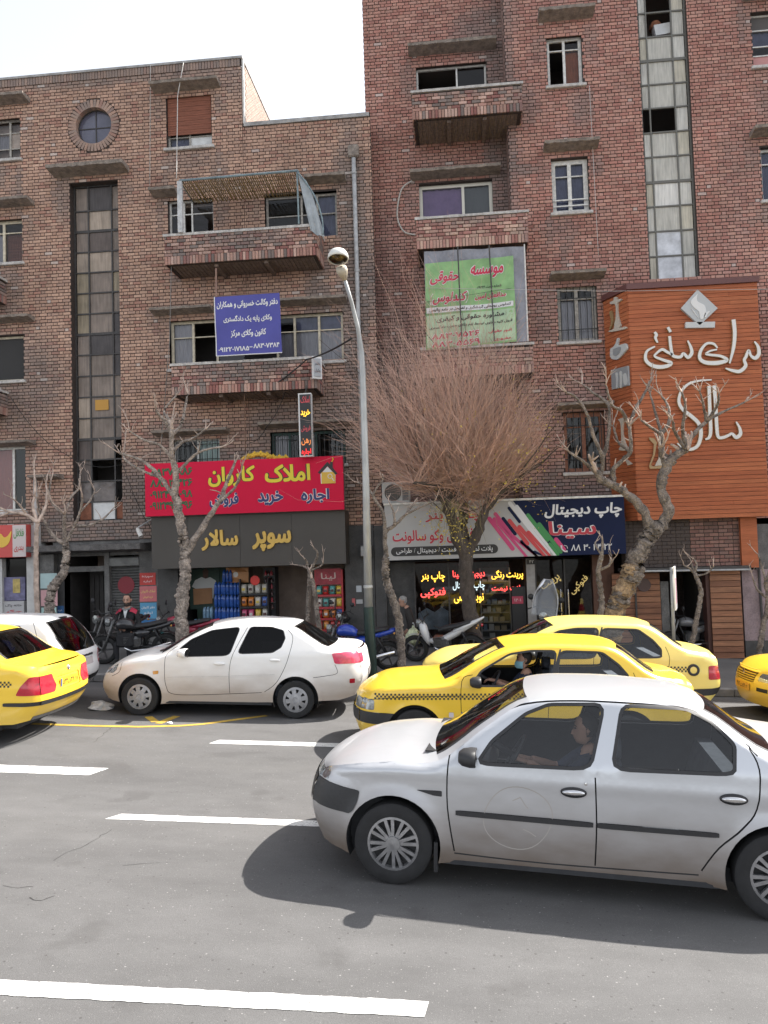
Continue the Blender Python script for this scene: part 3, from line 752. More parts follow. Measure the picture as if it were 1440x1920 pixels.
for sx in (-1, 1):
 for sz in (-1, 1):
  m = MB(); P = [(circ[0] + sx * .012, YF + .145, circ[1] + sz * .012)] + [(circ[0] + sx * (.012 + .46 * math.cos(a)), YF + .145, circ[1] + sz * (.012 + .46 * math.sin(a))) for a in [math.pi / 2 * k / 10 for k in range(11)]]
  m.v = P; m.f = [tuple(range(len(P)))]; m.c = [None]; put('pane', m, RGL, ring)
m = MB(); m.box(circ[0] - .012, circ[0] + .012, YF + .125, YF + .16, circ[1] - .47, circ[1] + .47); m.box(circ[0] - .47, circ[0] - .0125, YF + .126, YF + .159, circ[1] - .012, circ[1] + .012); m.box(circ[0] + .0125, circ[0] + .47, YF + .126, YF + .159, circ[1] - .012, circ[1] + .012); put('glazing_bar', m, DARKF, ring)
def dirt_reflect_pane(n, c, rough=.4, k=.35): return MP('stair_pane_' + n, c, rough, spec=.22, noise=(1.6, k, (1, 1, .8)), noise2=(5, .3, (5, 1, .35)))
LP = [dirt_reflect_pane('tan', (.37, .30, .24)), dirt_reflect_pane('taupe', (.235, .19, .16)), dirt_reflect_pane('brown', (.125, .10, .09)), dirt_reflect_pane('smoke', (.09, .08, .08)), dirt_reflect_pane('sand', (.31, .255, .18))]  # tan and brown tones paint the reflection of houses opposite into the panes
OCHRE = M('ochre_card', (.50, .27, .06), .8); WBOARD = MP('white_board', (.68, .68, .67), .7, noise=(4, .2)); RUST = MP('rust_board', (.24, .09, .05), .8, noise=(6, .4)); PLAST = MP('grey_plastic_sheet', (.15, .125, .115), .35, noise=(2.5, .6, (1, 1, 1)), bump=(3, .9, .08))
seqL = [1, 3, 1, 1, 0, 1, 1, 2, 1, 0, 0, 1, 4, 1, 4, 4, 0, 0, 0, 2, 1, 0, 1, 3, 3, 2, 3, 1, 3, 2, 1, 2, 1, 1, 2, 2, 1, 1]
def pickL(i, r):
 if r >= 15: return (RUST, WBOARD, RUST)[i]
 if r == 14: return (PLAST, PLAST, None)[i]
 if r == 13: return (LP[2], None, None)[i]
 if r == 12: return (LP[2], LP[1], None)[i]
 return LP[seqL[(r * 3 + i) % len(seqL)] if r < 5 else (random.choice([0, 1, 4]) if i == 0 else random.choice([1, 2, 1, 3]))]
zr = [F(180, y)[1] for y in (388, 427, 466, 505, 544, 583, 622, 661, 701, 741, 781, 821, 860, 901, 940)]
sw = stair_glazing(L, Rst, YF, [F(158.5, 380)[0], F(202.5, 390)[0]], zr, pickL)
x0, z0 = F(172, 767); m = MB(); m.box(x0, x0 + .37, YF + .20, YF + .205, z0, z0 + .28); put('card', m, OCHRE, sw)
hood(L, RX(103, 318, 243, 336), YF, .5, .14)
for R, kw in ((R_blind, dict(cols=(.48,), rows=(.25,), fm=GREYF, fw=.05, sashes={(0, 0): 'glass', (1, 0): WBOARD}, curtains={(0, 0): BLUEC})), (R_l1, dict(cols=(.35, .7), rows=(.3, .68), fm=GREYF, fw=.06, sashes={(2, 1): M('faded_board', (.36, .30, .26), .8, noise=(4, .3))}, curtains={(1, 1): NETC})), (R_l2, dict(cols=(.55,), rows=(.72,), fm=CREAM, fw=.08, curtains={(1, 0): BLIND, (0, 0): NETC})), (R_l3, dict(cols=(), fm=CREAM, fw=.06, sashes={(0, 0): M('black_mesh', (.028, .026, .025), .7)})), (R_l4, dict(cols=(.4, .75), rows=(), fm=WHITEF, fw=.07, curtains={(0, 0): NETC, (1, 0): PINKC})),
              (R_b1a, dict(cols=(.32, .5), rows=(.6,), fm=WHITEF, fw=.05, sill=False, sashes={(1, 0): None, (1, 1): None})), (R_b1b, dict(cols=(.5, .72), rows=(.55,), fm=GREYF, fw=.06, sill=False, curtains={(2, 0): BLUEC, (2, 1): BLUEC})),
              (R_b2, dict(cols=(.13, .27, .62, .72, .86), rows=(.66,), fm=CREAM, fw=.07, sill=True, sashes={(1, 0): None, (1, 1): None}, curtains={(0, 0): NETC, (0, 1): NETC, (3, 0): NETC, (4, 0): NETC, (5, 0): NETC, (4, 1): BLUEC, (5, 1): BLUEC})),
              (R_m1, dict(cols=(.5,), rows=(), fm=WHITEF, fw=.05, bars=9, curtains={(1, 0): M('pale_green_curtain', (.45, .58, .52), .8)})), (R_m2, dict(cols=(.24, .45, .6), rows=(), fm=M('dark_green_frame', (.03, .07, .06), .6), fw=.07, bars=16, curtains={(0, 0): NETC}))):
 window(L, R, YF, **kw)
bl = MB(); x0, x1, z0, z1 = R_blind; zb = z0 + (z1 - z0) * .27
for k in range(16):
 za = zb + (z1 - zb) * k / 16; bl.box(x0 + .02, x1 - .03, YF + .05 + .004 * (k % 2), YF + .07, za + .002, za + (z1 - zb) / 16 - .003 + (.0 if k else 0))
put('cane_blind', bl, BLIND, L, kind='stuff')
for r in ((289, 161, 414, 178), (-40, 188, 57, 209), (-40, 380, 65, 398), (-50, 597, 66, 620), (288, 360, 336, 374), (575, 335, 650, 352), (290, 580, 402, 599), (528, 562, 652, 582), (-60, 828, 68, 842), (294, 806, 432, 822), (490, 790, 668, 808), (66, 890, 120, 901)):
 hood(L, RX(*r), YF, .40, .10)
P2 = [(0.40, 0.22, 0.175), (0.46, 0.28, 0.22), (0.30, 0.13, 0.11), (0.22, 0.17, 0.15), (0.50, 0.33, 0.27)]
Yb = 18.5
for (xa, xb, yt, ybm, sd) in ((309, 594, 431, 488, 11), (322, 594, 676, 735, 12), (-120, -30, 505, 552, 13), (-120, -28, 724, 770, 14)):
 X0, X1 = F(xa, (yt + ybm) / 2, Yb)[0], F(xb, (yt + ybm) / 2, Yb)[0]; zt = F((xa + xb) / 2, yt, Yb)[1]; zb_ = F((xa + xb) / 2, ybm, Yb)[1]
 sp = [((X0 + X1) / 2, zt - .25, 1.3, .28, .75), (X0 + .4, zb_ + .2, .5, .3, .5)]
 balcony(L, X0, X1, zt, zb_, Yb, YF, P2, sp, sd)

# ------------------------------------------------------------------ right building
Rb = thing('brick_building', 'taller red brick building rising out of the photo with pale stair glazing', 'building')
xcor = F(958, 400)[0]; xr = F(1560, 500)[0]; ztR = F(900, -90)[1]; xgl = F(681, 60, YB)[0]; zs2 = F(950, 985)[1]
spotsR = [SP(905, 60, 60, 60, .7, YB), SP(935, 250, 30, 330, .85, YB), SP(820, 320, 60, 20, .35, YB), SP(985, 320, 22, 12, .8), SP(1080, 760, 110, 60, .55), SP(1080, 930, 120, 70, .85), SP(850, 930, 170, 90, .8, YB), SP(745, 700, 60, 150, .7, YB), SP(1085, 540, 70, 22, .4), SP(1020, 600, 24, 60, .6), SP(985, 200, 26, 40, .6), SP(730, 500, 30, 120, .35, YB), SP(790, 480, 40, 300, .12, YB), SP(1280, 1010, 120, 50, .8), SP(1390, 350, 40, 120, .25)]
R3 = RX(780, 120, 912, 164, YB); R2 = RX(786, 341, 924, 405, YB); R1 = RX(800, 500, 960, 640, YB); R0 = RX(780, 715, 955, 900, YB)
Ra = RX(1026, 66, 1092, 160); Rb_ = RX(1035, 296, 1104, 398); Rc = RX(1046, 535, 1120, 640); Rd = RX(1058, 772, 1135, 885); Re = RX(1410, 20, 1500, 122); Rf = RX(1428, 274, 1500, 374)
Rs2 = (F(1196, 50)[0], F(1306, 400)[0], F(1265, 523)[1], ztR - .5)
holes_b = [R3, R2, R1, R0]; holes_r = [Ra, Rb_, Rc, Rd, Re, Rf, Rs2]
spotsR += streaks(holes_b + holes_r)
backing(Rb, xgl, xcor, zs2 - .2, ztR, YB, holes_b); backing(Rb, xcor, xr, zs2, ztR, YF, holes_r)
m = MB(); m.quad((xcor, YF, 0), (xcor, YB, 0), (xcor, YB, ztR), (xcor, YF, ztR)); m.box(xgl, xr, YF + 2.1, YF + 9, -1, ztR); m.quad((xgl, YB, zs2), (xgl, YF + 2.2, zs2), (xgl, YF + 2.2, ztR), (xgl, YB, ztR)); put('return_wall', m, MORTAR, Rb)
bk = [(a, b, c, d, e, f) for a, b, c, d, e, f in lay(xgl, xcor, zs2 - .2, ztR, holes_b, PAL_R, spotsR, seed=5)]
put_bricks(Rb, bk, YB, 0)
bk = lay(xcor + .0, xr, zs2, ztR, holes_r, PAL_R, spotsR, seed=6)
hideR = [RX(1130, 535, 1440, 980), RX(700, 930, 1172, 1045)]
put_bricks(Rb, bk, YF, 300, hideR)
m = MB(); k = 0; z = zs2
while z < ztR:                        # bricks on the narrow return of the corner
 y = YF + .02 + (k % 2) * .08; k += 1
 while y < YB - .05: e = min(y + .206, YB - .02); m.box(xcor - .011, xcor + .004, y, e, z, z + BH, mixc(random.choice(PAL_R), SOOT, .6)); y += .217
 z += PH
m2 = MB(); k = 0; z = zs2 + 6
while z < ztR:
 y = YB + .02 + (k % 2) * .08; k += 1
 while y < YF + 2.1: m2.box(xgl - .012, xgl + .004, y, y + .206, z, z + BH, mixc(random.choice(PAL_R), SOOT, .3)); y += .217
 z += PH
m.v += [v for v in []]; put('brick_field', m.mesh('b', attr=True), BRICKM, Rb, kind='stuff'); put('brick_field', m2.mesh('b', attr=True), BRICKM, Rb, kind='stuff')
window(Rb, R3, YB, cols=(.58,), fm=WHITEF, fw=.05, sashes={(0, 0): None}, sill=False)
window(Rb, R2, YB, cols=(.60,), rows=(), fm=M('ivory_frame', (.70, .66, .57), .5), fw=.085, curtains={(0, 0): PURPLE, (1, 0): M('grey_net', (.20, .21, .21), .8)}, sill=False)
window(Rb, R1, YB, cols=(.5,), fm=GREYF, fw=.07, sill=False); window(Rb, R0, YB, cols=(.3, .65), rows=(.7,), fm=BROWNF, fw=.08, bars=15)
window(Rb, Ra, YF, cols=(.5,), rows=(.76,), fm=WHITEF, fw=.075, sashes={(0, 0): None, (0, 1): None}, curtains={(1, 0): ORANGEC})
w = window(Rb, Rb_, YF, cols=(.5,), rows=(.70,), fm=WHITEF, fw=.11, curtains={(0, 0): BLUEC, (1, 0): BLUEC, (0, 1): BLUEC, (1, 1): BLUEC})
for f in (.13, .24): m = MB(); m.box(Rb_[0] + .02, Rb_[1] - .02, YF + .06, YF + .08, Rb_[2] + (Rb_[3] - Rb_[2]) * f, Rb_[2] + (Rb_[3] - Rb_[2]) * f + .03); put('guard_rail', m, WHITEF, w)
window(Rb, Rc, YF, cols=(.5,), rows=(.78,), fm=GREYF, fw=.10, bars=6, curtains={(0, 0): NETC, (1, 0): NETC})
window(Rb, Rd, YF, cols=(.5,), rows=(.76,), fm=BROWNF, fw=.11, bars=6)
window(Rb, Re, YF, cols=(.6,), rows=(.25, .42, .72), fm=WHITEF, fw=.04, sashes={(0, 0): PINKC, (0, 3): ROOMD}, curtains={(0, 2): BLUEC})
window(Rb, Rf, YF, cols=(.6,), rows=(.72,), fm=WHITEF, fw=.06, curtains={(0, 0): BLUEC, (0, 1): BLUEC})
SPN = [dirt_reflect_pane('r_grey', (.50, .48, .43), .4, .18), dirt_reflect_pane('r_pale', (.60, .58, .53), .4, .18), dirt_reflect_pane('r_warm', (.53, .49, .40), .4, .22), dirt_reflect_pane('r_light', (.66, .64, .60), .4, .15)]
TAPED = MP('whitewashed_pane', (.60, .61, .64), .6, noise=(3.5, .35))
def pickR(i, r):
 rr = r - 3
 if rr in (-1, 0) and i == 1: return None
 if rr == 4 and i < 2: return None
 if rr in (9, 10) and i == 1: return TAPED
 if rr == 7 and i == 1: return SPN[3]
 return SPN[(r * 5 + i * 3 + r * i) % 3]
zr = [F(1250, y)[1] for y in (-120 + 46 * 0, -74, -31, 16, 62, 107, 152, 197, 243, 289, 337, 383, 430, 477)][2:]
zr = [z for z in zr if z < Rs2[3] - .1]
stair_rows = sorted(zr, reverse=True)
def pickR2(i, r):                        # r = row from the top of the opening; find it by height
 return pickR(i, r + 3 - OFFR)
OFFR = sum(1 for z in stair_rows if z > F(1250, 20)[1])
srw = stair_glazing(Rb, Rs2, YF, [F(1218, 150)[0], F(1266, 150)[0]], zr, pickR2, fm=M('stair_steel', (.13, .125, .11), .6), inset=.10)
x0, z0 = F(1232, 42); m = MB(); m.obox((x0 + .22, YF + .42, z0 + .02), (.2, 0, .02), (0, .12, 0), (-.02, 0, .14)); jb = put('box_on_sill', m, WBOARD, srw)
m = MB(); m.lathe([(.001, .17), (.1, .14), (.15, .05), (.16, -.05), (.001, -.08)], (x0 + .12, YF + .6, z0 + .26), 'z', 10); put('bundle_on_sill', m, M('brown_cloth', (.30, .12, .06), .9), srw)
m = MB(); m.box(x0 - .2, x0 + .3, YF + .35, YF + .8, z0 - .28, z0 - .13); put('blue_cloth', m, M('navy_cloth', (.03, .035, .12), .9), srw)
for r, Y in (((766, 90, 930, 112), YB), ((770, 323, 938, 345), YB), ((1008, 28, 1112, 58), YF), ((1018, 273, 1120, 294), YF), ((1030, 514, 1132, 532), YF), ((1042, 756, 1146, 772), YF), ((1390, -12, 1500, 14), YF), ((1405, 245, 1500, 270), YF)):
 hood(Rb, RX(*r, Y), Y, .42, .11, CONC)
Yr = 18.85
for (xa, xb, yt, ybm, sd) in ((773, 979, 163, 217, 21), (781, 990, 402, 461, 22), (792, 1000, 648, 704, 23)):
 X0, X1 = F(xa, (yt + ybm) / 2, Yr)[0], F(xb, (yt + ybm) / 2, Yr)[0]; zt = F((xa + xb) / 2, yt, Yr)[1]; zb_ = F((xa + xb) / 2, ybm, Yr)[1]
 balcony(Rb, X0, X1, zt, zb_, Yr, YB, [(0.46, 0.25, 0.205), (0.50, 0.31, 0.25), (0.38, 0.18, 0.15), (0.54, 0.36, 0.28)] if sd != 21 else P2, [((X0 + X1) / 2, zt - .1, 1.2, .2, .6), (X1 - .1, zb_ + .3, .25, .6, .5)], sd)
def pipe(bld, pts, r, mat=PIPE, name='drainpipe', n=10):
 m = MB(); m.tube(pts, r, n); p = put(name, m.mesh('pipe', True), mat, bld)
 return p
xp, zp = F(664, 300); _, zq = F(676, 860); p = pipe(L, [(xp, YF - .10, zp), (xp, YF - .10, zq)], .055)
m = MB(); m.bbox(xp - .14, xp + .14, YF - .17, YF - .02, zp + .02, zp + .34, .03); put('rain_hopper', m, CONC, p)
for f in (.05, .38, .7): m = MB(); m.lathe([(.057, -.03), (.07, -.03), (.07, .03), (.057, .03)], (xp, YF - .10, zp + (zq - zp) * f), 'z', 10); put('pipe_collar', m, PIPE, p)
xp, zp = F(948, 28, YB - .2); _, zq = F(954, 150, YB - .2); pipe(Rb, [(xp, YB - .2, zp), (xp, YB - .2, zq)], .06)
xp, zp = F(958, 262, YB - .2); _, zq = F(962, 392, YB - .2); pipe(Rb, [(xp, YB - .2, zp), (xp, YB - .2, zq)], .055, MP('tan_pipe', (.42, .33, .22), .6, noise=(5, .3)))
P = [F(772, 335, 19.9), F(752, 352, 19.9), F(744, 400, 19.9), F(756, 430, 19.9), F(778, 437, 19.9)]; pipe(Rb, catmull([(a, YB - .08, b) for a, b in P], 6), .022, M('pale_hose', (.45, .42, .38), .6), 'hose', 6)
m = MB(); m.box(xr + .002, 34, YF, YF + 9, -2.5, 11.5); put('unseen_wing', m, MP('plain_brickwork', (.36, .19, .155), .9, noise=(2, .3), noise2=(30, .4, (1, 1, 3))), Rb)  # out-of-view wing, added at this height to shade the pavement
m = MB(); m.box(-34, xl - .002, YF, YF + 8, -1, ztopL - .3); put('unseen_wing', m, MATS['plain_brickwork'], L)
# ------------------------------------------------------------------ street-level fronts
def FZ(px, py, Y): return F(px, py, Y)[1]
def FXx(px, py, Y): return F(px, py, Y)[0]
def box_part(name, parent, mat, x0, x1, y0, y1, z0, z1, bev=0, kind=None):
 m = MB()
 if bev: m.bbox(x0, x1, y0, y1, z0, z1, bev)
 else: m.box(x0, x1, y0, y1, z0, z1)
 return put(name, m, mat, parent, kind)
DSTONE = MP('dark_stone', (0.075, 0.072, 0.070), 0.7, noise=(3, .4), noise2=(22, .3, (1, 1, 3)))
GSTONE = MP('grey_render', (0.16, 0.155, 0.15), 0.85, noise=(3, .45), noise2=(30, .3))
SHUT = MP('shutter_steel', (0.16, 0.16, 0.155), 0.5, .4, noise=(4, .4))
PINKW = MP('pinkish_render', (0.33, 0.25, 0.255), 0.9, noise=(3, .3), noise2=(25, .25))
def pvz(x): return GRADE * x + .135
STRONG = dict(depth=.3)
# ---- left building, ground storey
zt = zshop
base = lambda x: pvz(x) - .3
def wall_piece(bld, px0, px1, py0, mat, Y=YF, d=.3, name='ground_wall', zlow=None):
 x0, x1 = FXx(px0, 1100, Y), FXx(px1, 1100, Y); z1 = FZ((px0 + px1) / 2, py0, Y)
 return box_part(name, bld, mat, x0, x1, Y, Y + d, base(x1) if zlow is None else zlow, z1)
wall_piece(L, 100, 121, 1036, DSTONE); wall_piece(L, 196, 205, 1036, GSTONE); wall_piece(L, 262, 296, 1010, GSTONE, d=.5); wall_piece(L, 296, 334, 1010, DSTONE); wall_piece(L, 648, 703, 985, DSTONE, Y=19.42, d=.5)
wall_piece(Rb, 704, 724, 985, DSTONE, Y=19.4, d=.6)
wall_piece(L, 100, 290, 1010, GSTONE, Y=19.55, zlow=FZ(190, 1042, 19.55));
m = MB(); m.box(FXx(-400, 1100, 23), FXx(760, 1100, 23), 23, 23.2, -1, 4); put('rear_partition', m, ROOMD, L)
x0, x1 = FXx(121, 1100, YF), FXx(196, 1100, YF); zt1 = FZ(160, 1040, YF)
rm = MB(); rm.quad((x0, YF, base(x0)), (x0, YF + 2, base(x0)), (x0, YF + 2, zt1), (x0, YF, zt1)); rm.quad((x1, YF + 2, base(x0)), (x1, YF, base(x0)), (x1, YF, zt1), (x1, YF + 2, zt1)); rm.quad((x0, YF + 2, base(x0)), (x1, YF + 2, base(x0)), (x1, YF + 2, zt1), (x0, YF + 2, zt1)); rm.quad((x0, YF, zt1), (x0, YF + 2, zt1), (x1, YF + 2, zt1), (x1, YF, zt1)); put('entrance_recess', rm, MP('sooty_wall', (.045, .04, .038), .9, noise=(4, .4)), L)
dr = box_part('door', L, MP('dark_iron_door', (.035, .03, .028), .6, noise=(5, .4)), x0 + .25, x1 - .1, YF + .9, YF + .96, base(x0), FZ(160, 1072, YF + .9))
for k in range(6): box_part('door_panel', dr, MATS['dark_iron_door'], x0 + .3 + k * .13, x0 + .39 + k * .13, YF + .87, YF + .9, base(x0) + .4, FZ(160, 1080, YF + .9))
box_part('door_lintel', L, GSTONE, x0, x1, YF + .05, YF + .3, FZ(160, 1072, YF), FZ(160, 1062, YF))
def canopy(bld, px0, px1, py0, py1, dep, mat=CONC):
 R = RX(px0, py0, px1, py1, YF); return hood(bld, R, YF, dep, R[3] - R[2], mat)
canopy(L, 78, 284, 1020, 1036, .75, MP('sooty_concrete', (.15, .14, .135), .9, noise=(5, .5), noise2=(40, .3), bump=(30, .7, .02)))
x0, x1 = FXx(204, 1100, YF + .1), FXx(263, 1100, YF + .1); z1 = FZ(232, 1044, YF); zb = pvz(x0)
sh = box_part('roller_shutter', L, DSTONE, x0, x1, YF + .16, YF + .2, zb, z1)
box_part('shutter_box', sh, SHUT, x0 - .02, x1 + .02, YF + .01, YF + .15, FZ(232, 1062, YF), z1 - .01, .02)
z = zb; zz = FZ(232, 1063, YF)
sl = MB(); sl.rings([[(0, .16, 0), (0, .125, .02), (0, .12, .045), (0, .14, .066), (0, .16, .068)], [(x1 - x0, .16, 0), (x1 - x0, .125, .02), (x1 - x0, .12, .045), (x1 - x0, .14, .066), (x1 - x0, .16, .068)]], True, True); slm = sl.mesh('shutter_slat'); slm.materials.append(SHUT)
while z < zz - .07: o = put('shutter_slat', slm, None, sh); o.location = (x0, YF, z); z += .072
m = MB(); cx, cz = F(236, 1097, YF + .1); m.lathe([(.001, -.004), (.23, -.004), (.23, 0)], (cx, YF + .115, cz), 'y', 28); put('red_disc', m, M('dark_red_disc', (.22, .02, .03), .6), sh)
def poster(px0, py0, px1, py1, col, label, Y=YF, texts=(), tcol=(.75, .6, .6), th=.012, group=None, name='poster', txtm=None, wob=0):
 x0, x1, z0, z1 = RX(px0, py0, px1, py1, Y); mt = MP('paper_%02x%02x%02x' % tuple(int(v * 255) for v in col), col, .7, noise=(3, .15))
 m = MB(); n = 6; g = [[(x0 + (x1 - x0) * i / n, Y - th - (.006 * math.sin(i * 1.7 + j) if wob else 0), z0 + (z1 - z0) * j / n) for i in range(n + 1)] for j in range(n + 1)]
 for j in range(n):
  for i in range(n): m.quad(g[j][i], g[j][i + 1], g[j + 1][i + 1], g[j + 1][i])
 m.quad((x0, Y, z0), (x0, Y, z1), (x0, Y - th, z1), (x0, Y - th, z0)); m.quad((x1, Y, z1), (x1, Y, z0), (x1, Y - th, z0), (x1, Y - th, z1)); m.quad((x0, Y, z1), (x1, Y, z1), (x1, Y - th, z1), (x0, Y - th, z1))
 o = put(name, m, mt); tag(o, label, 'poster', group)
 tm = txtm or M('print_%02x%02x%02x' % tuple(int(v * 255) for v in tcol), tcol, .6)
 for s, fx, fz, fw, fh in texts: write(s, tm, o, (x0 + (x1 - x0) * fx, Y - th - .004 - (.007 if wob else 0), z0 + (z1 - z0) * fz), (1, 0, 0), (0, 0, 1), w=(x1 - x0) * fw, h=(z1 - z0) * fh if fh else None, bold=.012)
 return o
poster(262, 1074, 292, 1097, (.52, .06, .05), 'small red poster, top one of the stack beside the roller shutter', texts=[('سپرده', .5, .68, .7, .22), ('اجاره', .5, .3, .5, .22)], Y=19.49)
poster(262, 1099, 294, 1128, (.55, .16, .17), 'pink-red estate poster below the small red one, beside the roller shutter', texts=[('املاک کاروان', .5, .66, .84, .22), ('خرید فروش', .5, .3, .6, .18)], tcol=(.75, .55, .2), Y=19.49)
poster(263, 1130, 294, 1160, (.10, .30, .48), 'light blue poster beside the bearded man, under the pink-red one', texts=[('دفتر کاروان', .5, .7, .8, .2), ('اجاره', .5, .35, .5, .2)], tcol=(.75, .75, .75), Y=19.49)
poster(263, 1162, 294, 1178, (.04, .16, .36), 'dark blue strip poster lowest in the stack behind the motorcycles', Y=19.49)
poster(76, 1075, 107, 1103, (.42, .55, .55), 'pale blue-green poster on the wall behind the bare tree trunk', Y=19.3)
poster(77, 1106, 108, 1136, (.58, .33, .34), 'pale pink poster under a pale blue-green one behind the bare trunk', Y=19.3)
poster(78, 1139, 106, 1160, (.38, .55, .52), 'pale green poster lowest of three behind the bare tree trunk', Y=19.3)
poster(106, 1136, 120, 1160, (.03, .11, .27), 'small dark blue notice beside the dark doorway', texts=[('خرید', .5, .65, .6, .2), ('املاک', .5, .35, .6, .2)], tcol=(.55, .6, .7), Y=19.49)
fs = thing('falafel_shop', 'falafel shop front with white pillars at the left edge', 'shop front')
WP = MP('white_tiles', (.52, .51, .49), .5, noise=(4, .2))
wall_piece(fs, 50, 72, 985, WP, Y=19.35, d=.4, name='pillar'); wall_piece(fs, 72, 101, 1040, GSTONE, Y=19.31, d=.5, name='pillar'); wall_piece(fs, -30, 4, 1048, WP, Y=19.35, d=.2, name='pillar')
x0, x1, z0, z1 = RX(4, 1048, 50, 1175, 19.5); box_part('door_frame', fs, DARKF, x0, x0 + .09, 19.5, 19.56, z0, z1)
m = MB(); m.quad((x0 + .09, 19.53, z0), (x1, 19.53, z0), (x1, 19.53, z1), (x0 + .09, 19.53, z1)); put('shop_glass', m, PANE, fs); room(fs, x0, x1, z0, z1, 19.9, 1.5)
x0, x1, z0, z1 = RX(8, 1127, 47, 1165, 19.45); nb = box_part('notice_board', fs, M('silver_grey_board', (.42, .41, .41), .6), x0, x1, 19.40, 19.52, z0, z1)
TXD = M('sign_text_dark', (.03, .025, .03), .6); TXR = M('sign_text_red', (.45, .03, .05), .5)
for s, fz in (('خانه پاک', .78), ('جگر', .5), ('گوشت تازه', .24)): write(s, TXR if fz < .6 else TXD, nb, ((x0 + x1) / 2, 19.395, z0 + (z1 - z0) * fz), (1, 0, 0), (0, 0, 1), w=(x1 - x0) * .8, h=(z1 - z0) * .16, bold=.012)
x0, x1, z0, z1 = RX(8, 1082, 47, 1126, 19.45); b2 = box_part('window_poster', fs, MP('violet_poster', (.16, .15, .26), .5, noise=(6, .5)), x0, x1, 19.44, 19.5, z0, z1); box_part('poster_picture', b2, MP('tan_poster', (.5, .38, .12), .5, noise=(9, .4)), x0 + .25, x0 + .45, 19.43, 19.439, z0 + .2, z1 - .05)
fsg = thing('shop_sign', 'red falafel shop sign with a yellow bird shape, cut by the left edge', 'sign')
x0, x1, z0, z1 = RX(-60, 985, 49, 1046, 19.1); box_part('sign_board', fsg, M('falafel_red', (.55, .07, .06), .45), x0, x1, 19.1, 19.34, z0, z1, .01)
xw, _ = F(24, 1000, 19.1); box_part('white_end_panel', fsg, M('sign_pale', (.58, .50, .48), .5), xw, x1 - .002, 19.085, 19.099, z0 + .01, z1 - .01)
write('فلافل', M('sign_green', (.10, .26, .09), .5), fsg, (xw + .17, 19.08, z0 + (z1 - z0) * .72), (1, 0, 0), (0, 0, 1), w=.28, h=.26, bold=.02); write('بندری', M('sign_red2', (.5, .05, .04), .5), fsg, (xw + .17, 19.08, z0 + (z1 - z0) * .25), (1, 0, 0), (0, 0, 1), w=.26, h=.16, bold=.02)
m = MB(); bx, bz = F(8, 1012, 19.1); P = [(-.22, .08), (-.1, .16), (.0, .06), (.1, .1), (.2, .22), (.17, .02), (.1, -.12), (-.04, -.2), (-.2, -.16), (-.12, -.06)]; m.prism([(bx + a, bz + b) for a, b in catmull(P + [P[0]], 4)[:-1]], 19.09, 19.099); put('bird_shape', m, M('sign_yellow', (.72, .46, .06), .5), fsg)
wp = thing('conduit_pole', 'pale vertical pipe rising beside the falafel sign', 'pipe'); m = MB(); x, z = F(66, 890, 19.25); _, zb = F(69, 1160, 19.25); m.tube([(x, 19.25, z), (x + .01, 19.25, zb)], .05, 10); put('pipe_length', m.mesh('p', True), MP('pale_pipe', (.45, .42, .40), .6, noise=(7, .3)), wp); m = MB(); m.lathe([(.05, -.04), (.065, -.04), (.065, .04), (.05, .04)], (x, 19.25, (z + zb) / 2), 'z', 10); put('pipe_collar', m, PIPE, wp)

# ---- supermarket
sup = thing('supermarket', 'supermarket front open to the street under the dark grey fascia', 'shop front')
X0, X1 = FXx(334, 1120, YF), FXx(648, 1120, YF); ZT = FZ(480, 1060, YF)
GREENW = MP('green_shop_wall', (.035, .075, .05), .7, noise=(2, .3)); DFLOOR = M('shop_floor', (.10, .095, .09), .5)
rm = MB(); y2 = YF + 2.6; zb = pvz(X1) - .05
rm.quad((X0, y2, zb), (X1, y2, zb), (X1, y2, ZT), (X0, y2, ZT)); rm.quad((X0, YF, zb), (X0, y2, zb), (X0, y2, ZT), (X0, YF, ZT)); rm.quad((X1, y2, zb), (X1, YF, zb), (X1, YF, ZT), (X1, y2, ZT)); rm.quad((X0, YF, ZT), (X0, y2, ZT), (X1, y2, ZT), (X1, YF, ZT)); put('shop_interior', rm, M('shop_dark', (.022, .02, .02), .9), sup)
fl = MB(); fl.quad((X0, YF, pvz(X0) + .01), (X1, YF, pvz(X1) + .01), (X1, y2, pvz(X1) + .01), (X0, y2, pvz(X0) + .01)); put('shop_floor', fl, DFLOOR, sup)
box_part('side_panel', sup, GREENW, FXx(352, 1120, YF), FXx(452, 1120, YF), YF + .72, YF + .76, pvz(X0), ZT - .05)
box_part('door_post', sup, DARKF, FXx(344, 1120, YF), FXx(350, 1120, YF), YF - .05, YF + .02, pvz(X0), ZT)
pp = thing('advert_board', 'shop advert of a headless white T-shirt with a carton of brown cardboard', 'advert')
Y = YF + .70; S_ = lambda px, py: F(px, py, Y)
box_part('advert_backing', pp, M('advert_green', (.03, .06, .045), .6), S_(356, 1110)[0], S_(412, 1110)[0], Y, Y + .018, S_(380, 1142)[1], S_(380, 1066)[1])
m = MB(); m.prism([S_(*p) for p in [(360, 1100), (366, 1088), (378, 1082), (386, 1085), (394, 1082), (404, 1088), (409, 1100), (402, 1104), (400, 1122), (368, 1122), (367, 1104)]], Y - .01, Y - .002); put('shirt_print', m, M('shirt_white', (.6, .6, .58), .7), pp)
m = MB(); m.prism([S_(*p) for p in [(381, 1083), (380, 1070), (386, 1066), (391, 1070), (390, 1083), (386, 1085)]], Y - .009, Y - .003); put('neck_print', m, M('brown_print', (.10, .055, .04), .7), pp)
m = MB(); m.prism([S_(*p) for p in [(363, 1104), (398, 1102), (399, 1131), (364, 1134)]], Y - .03, Y - .012); put('carton_print', m, MP('carton_brown', (.42, .22, .11), .8, noise=(4, .15)), pp)
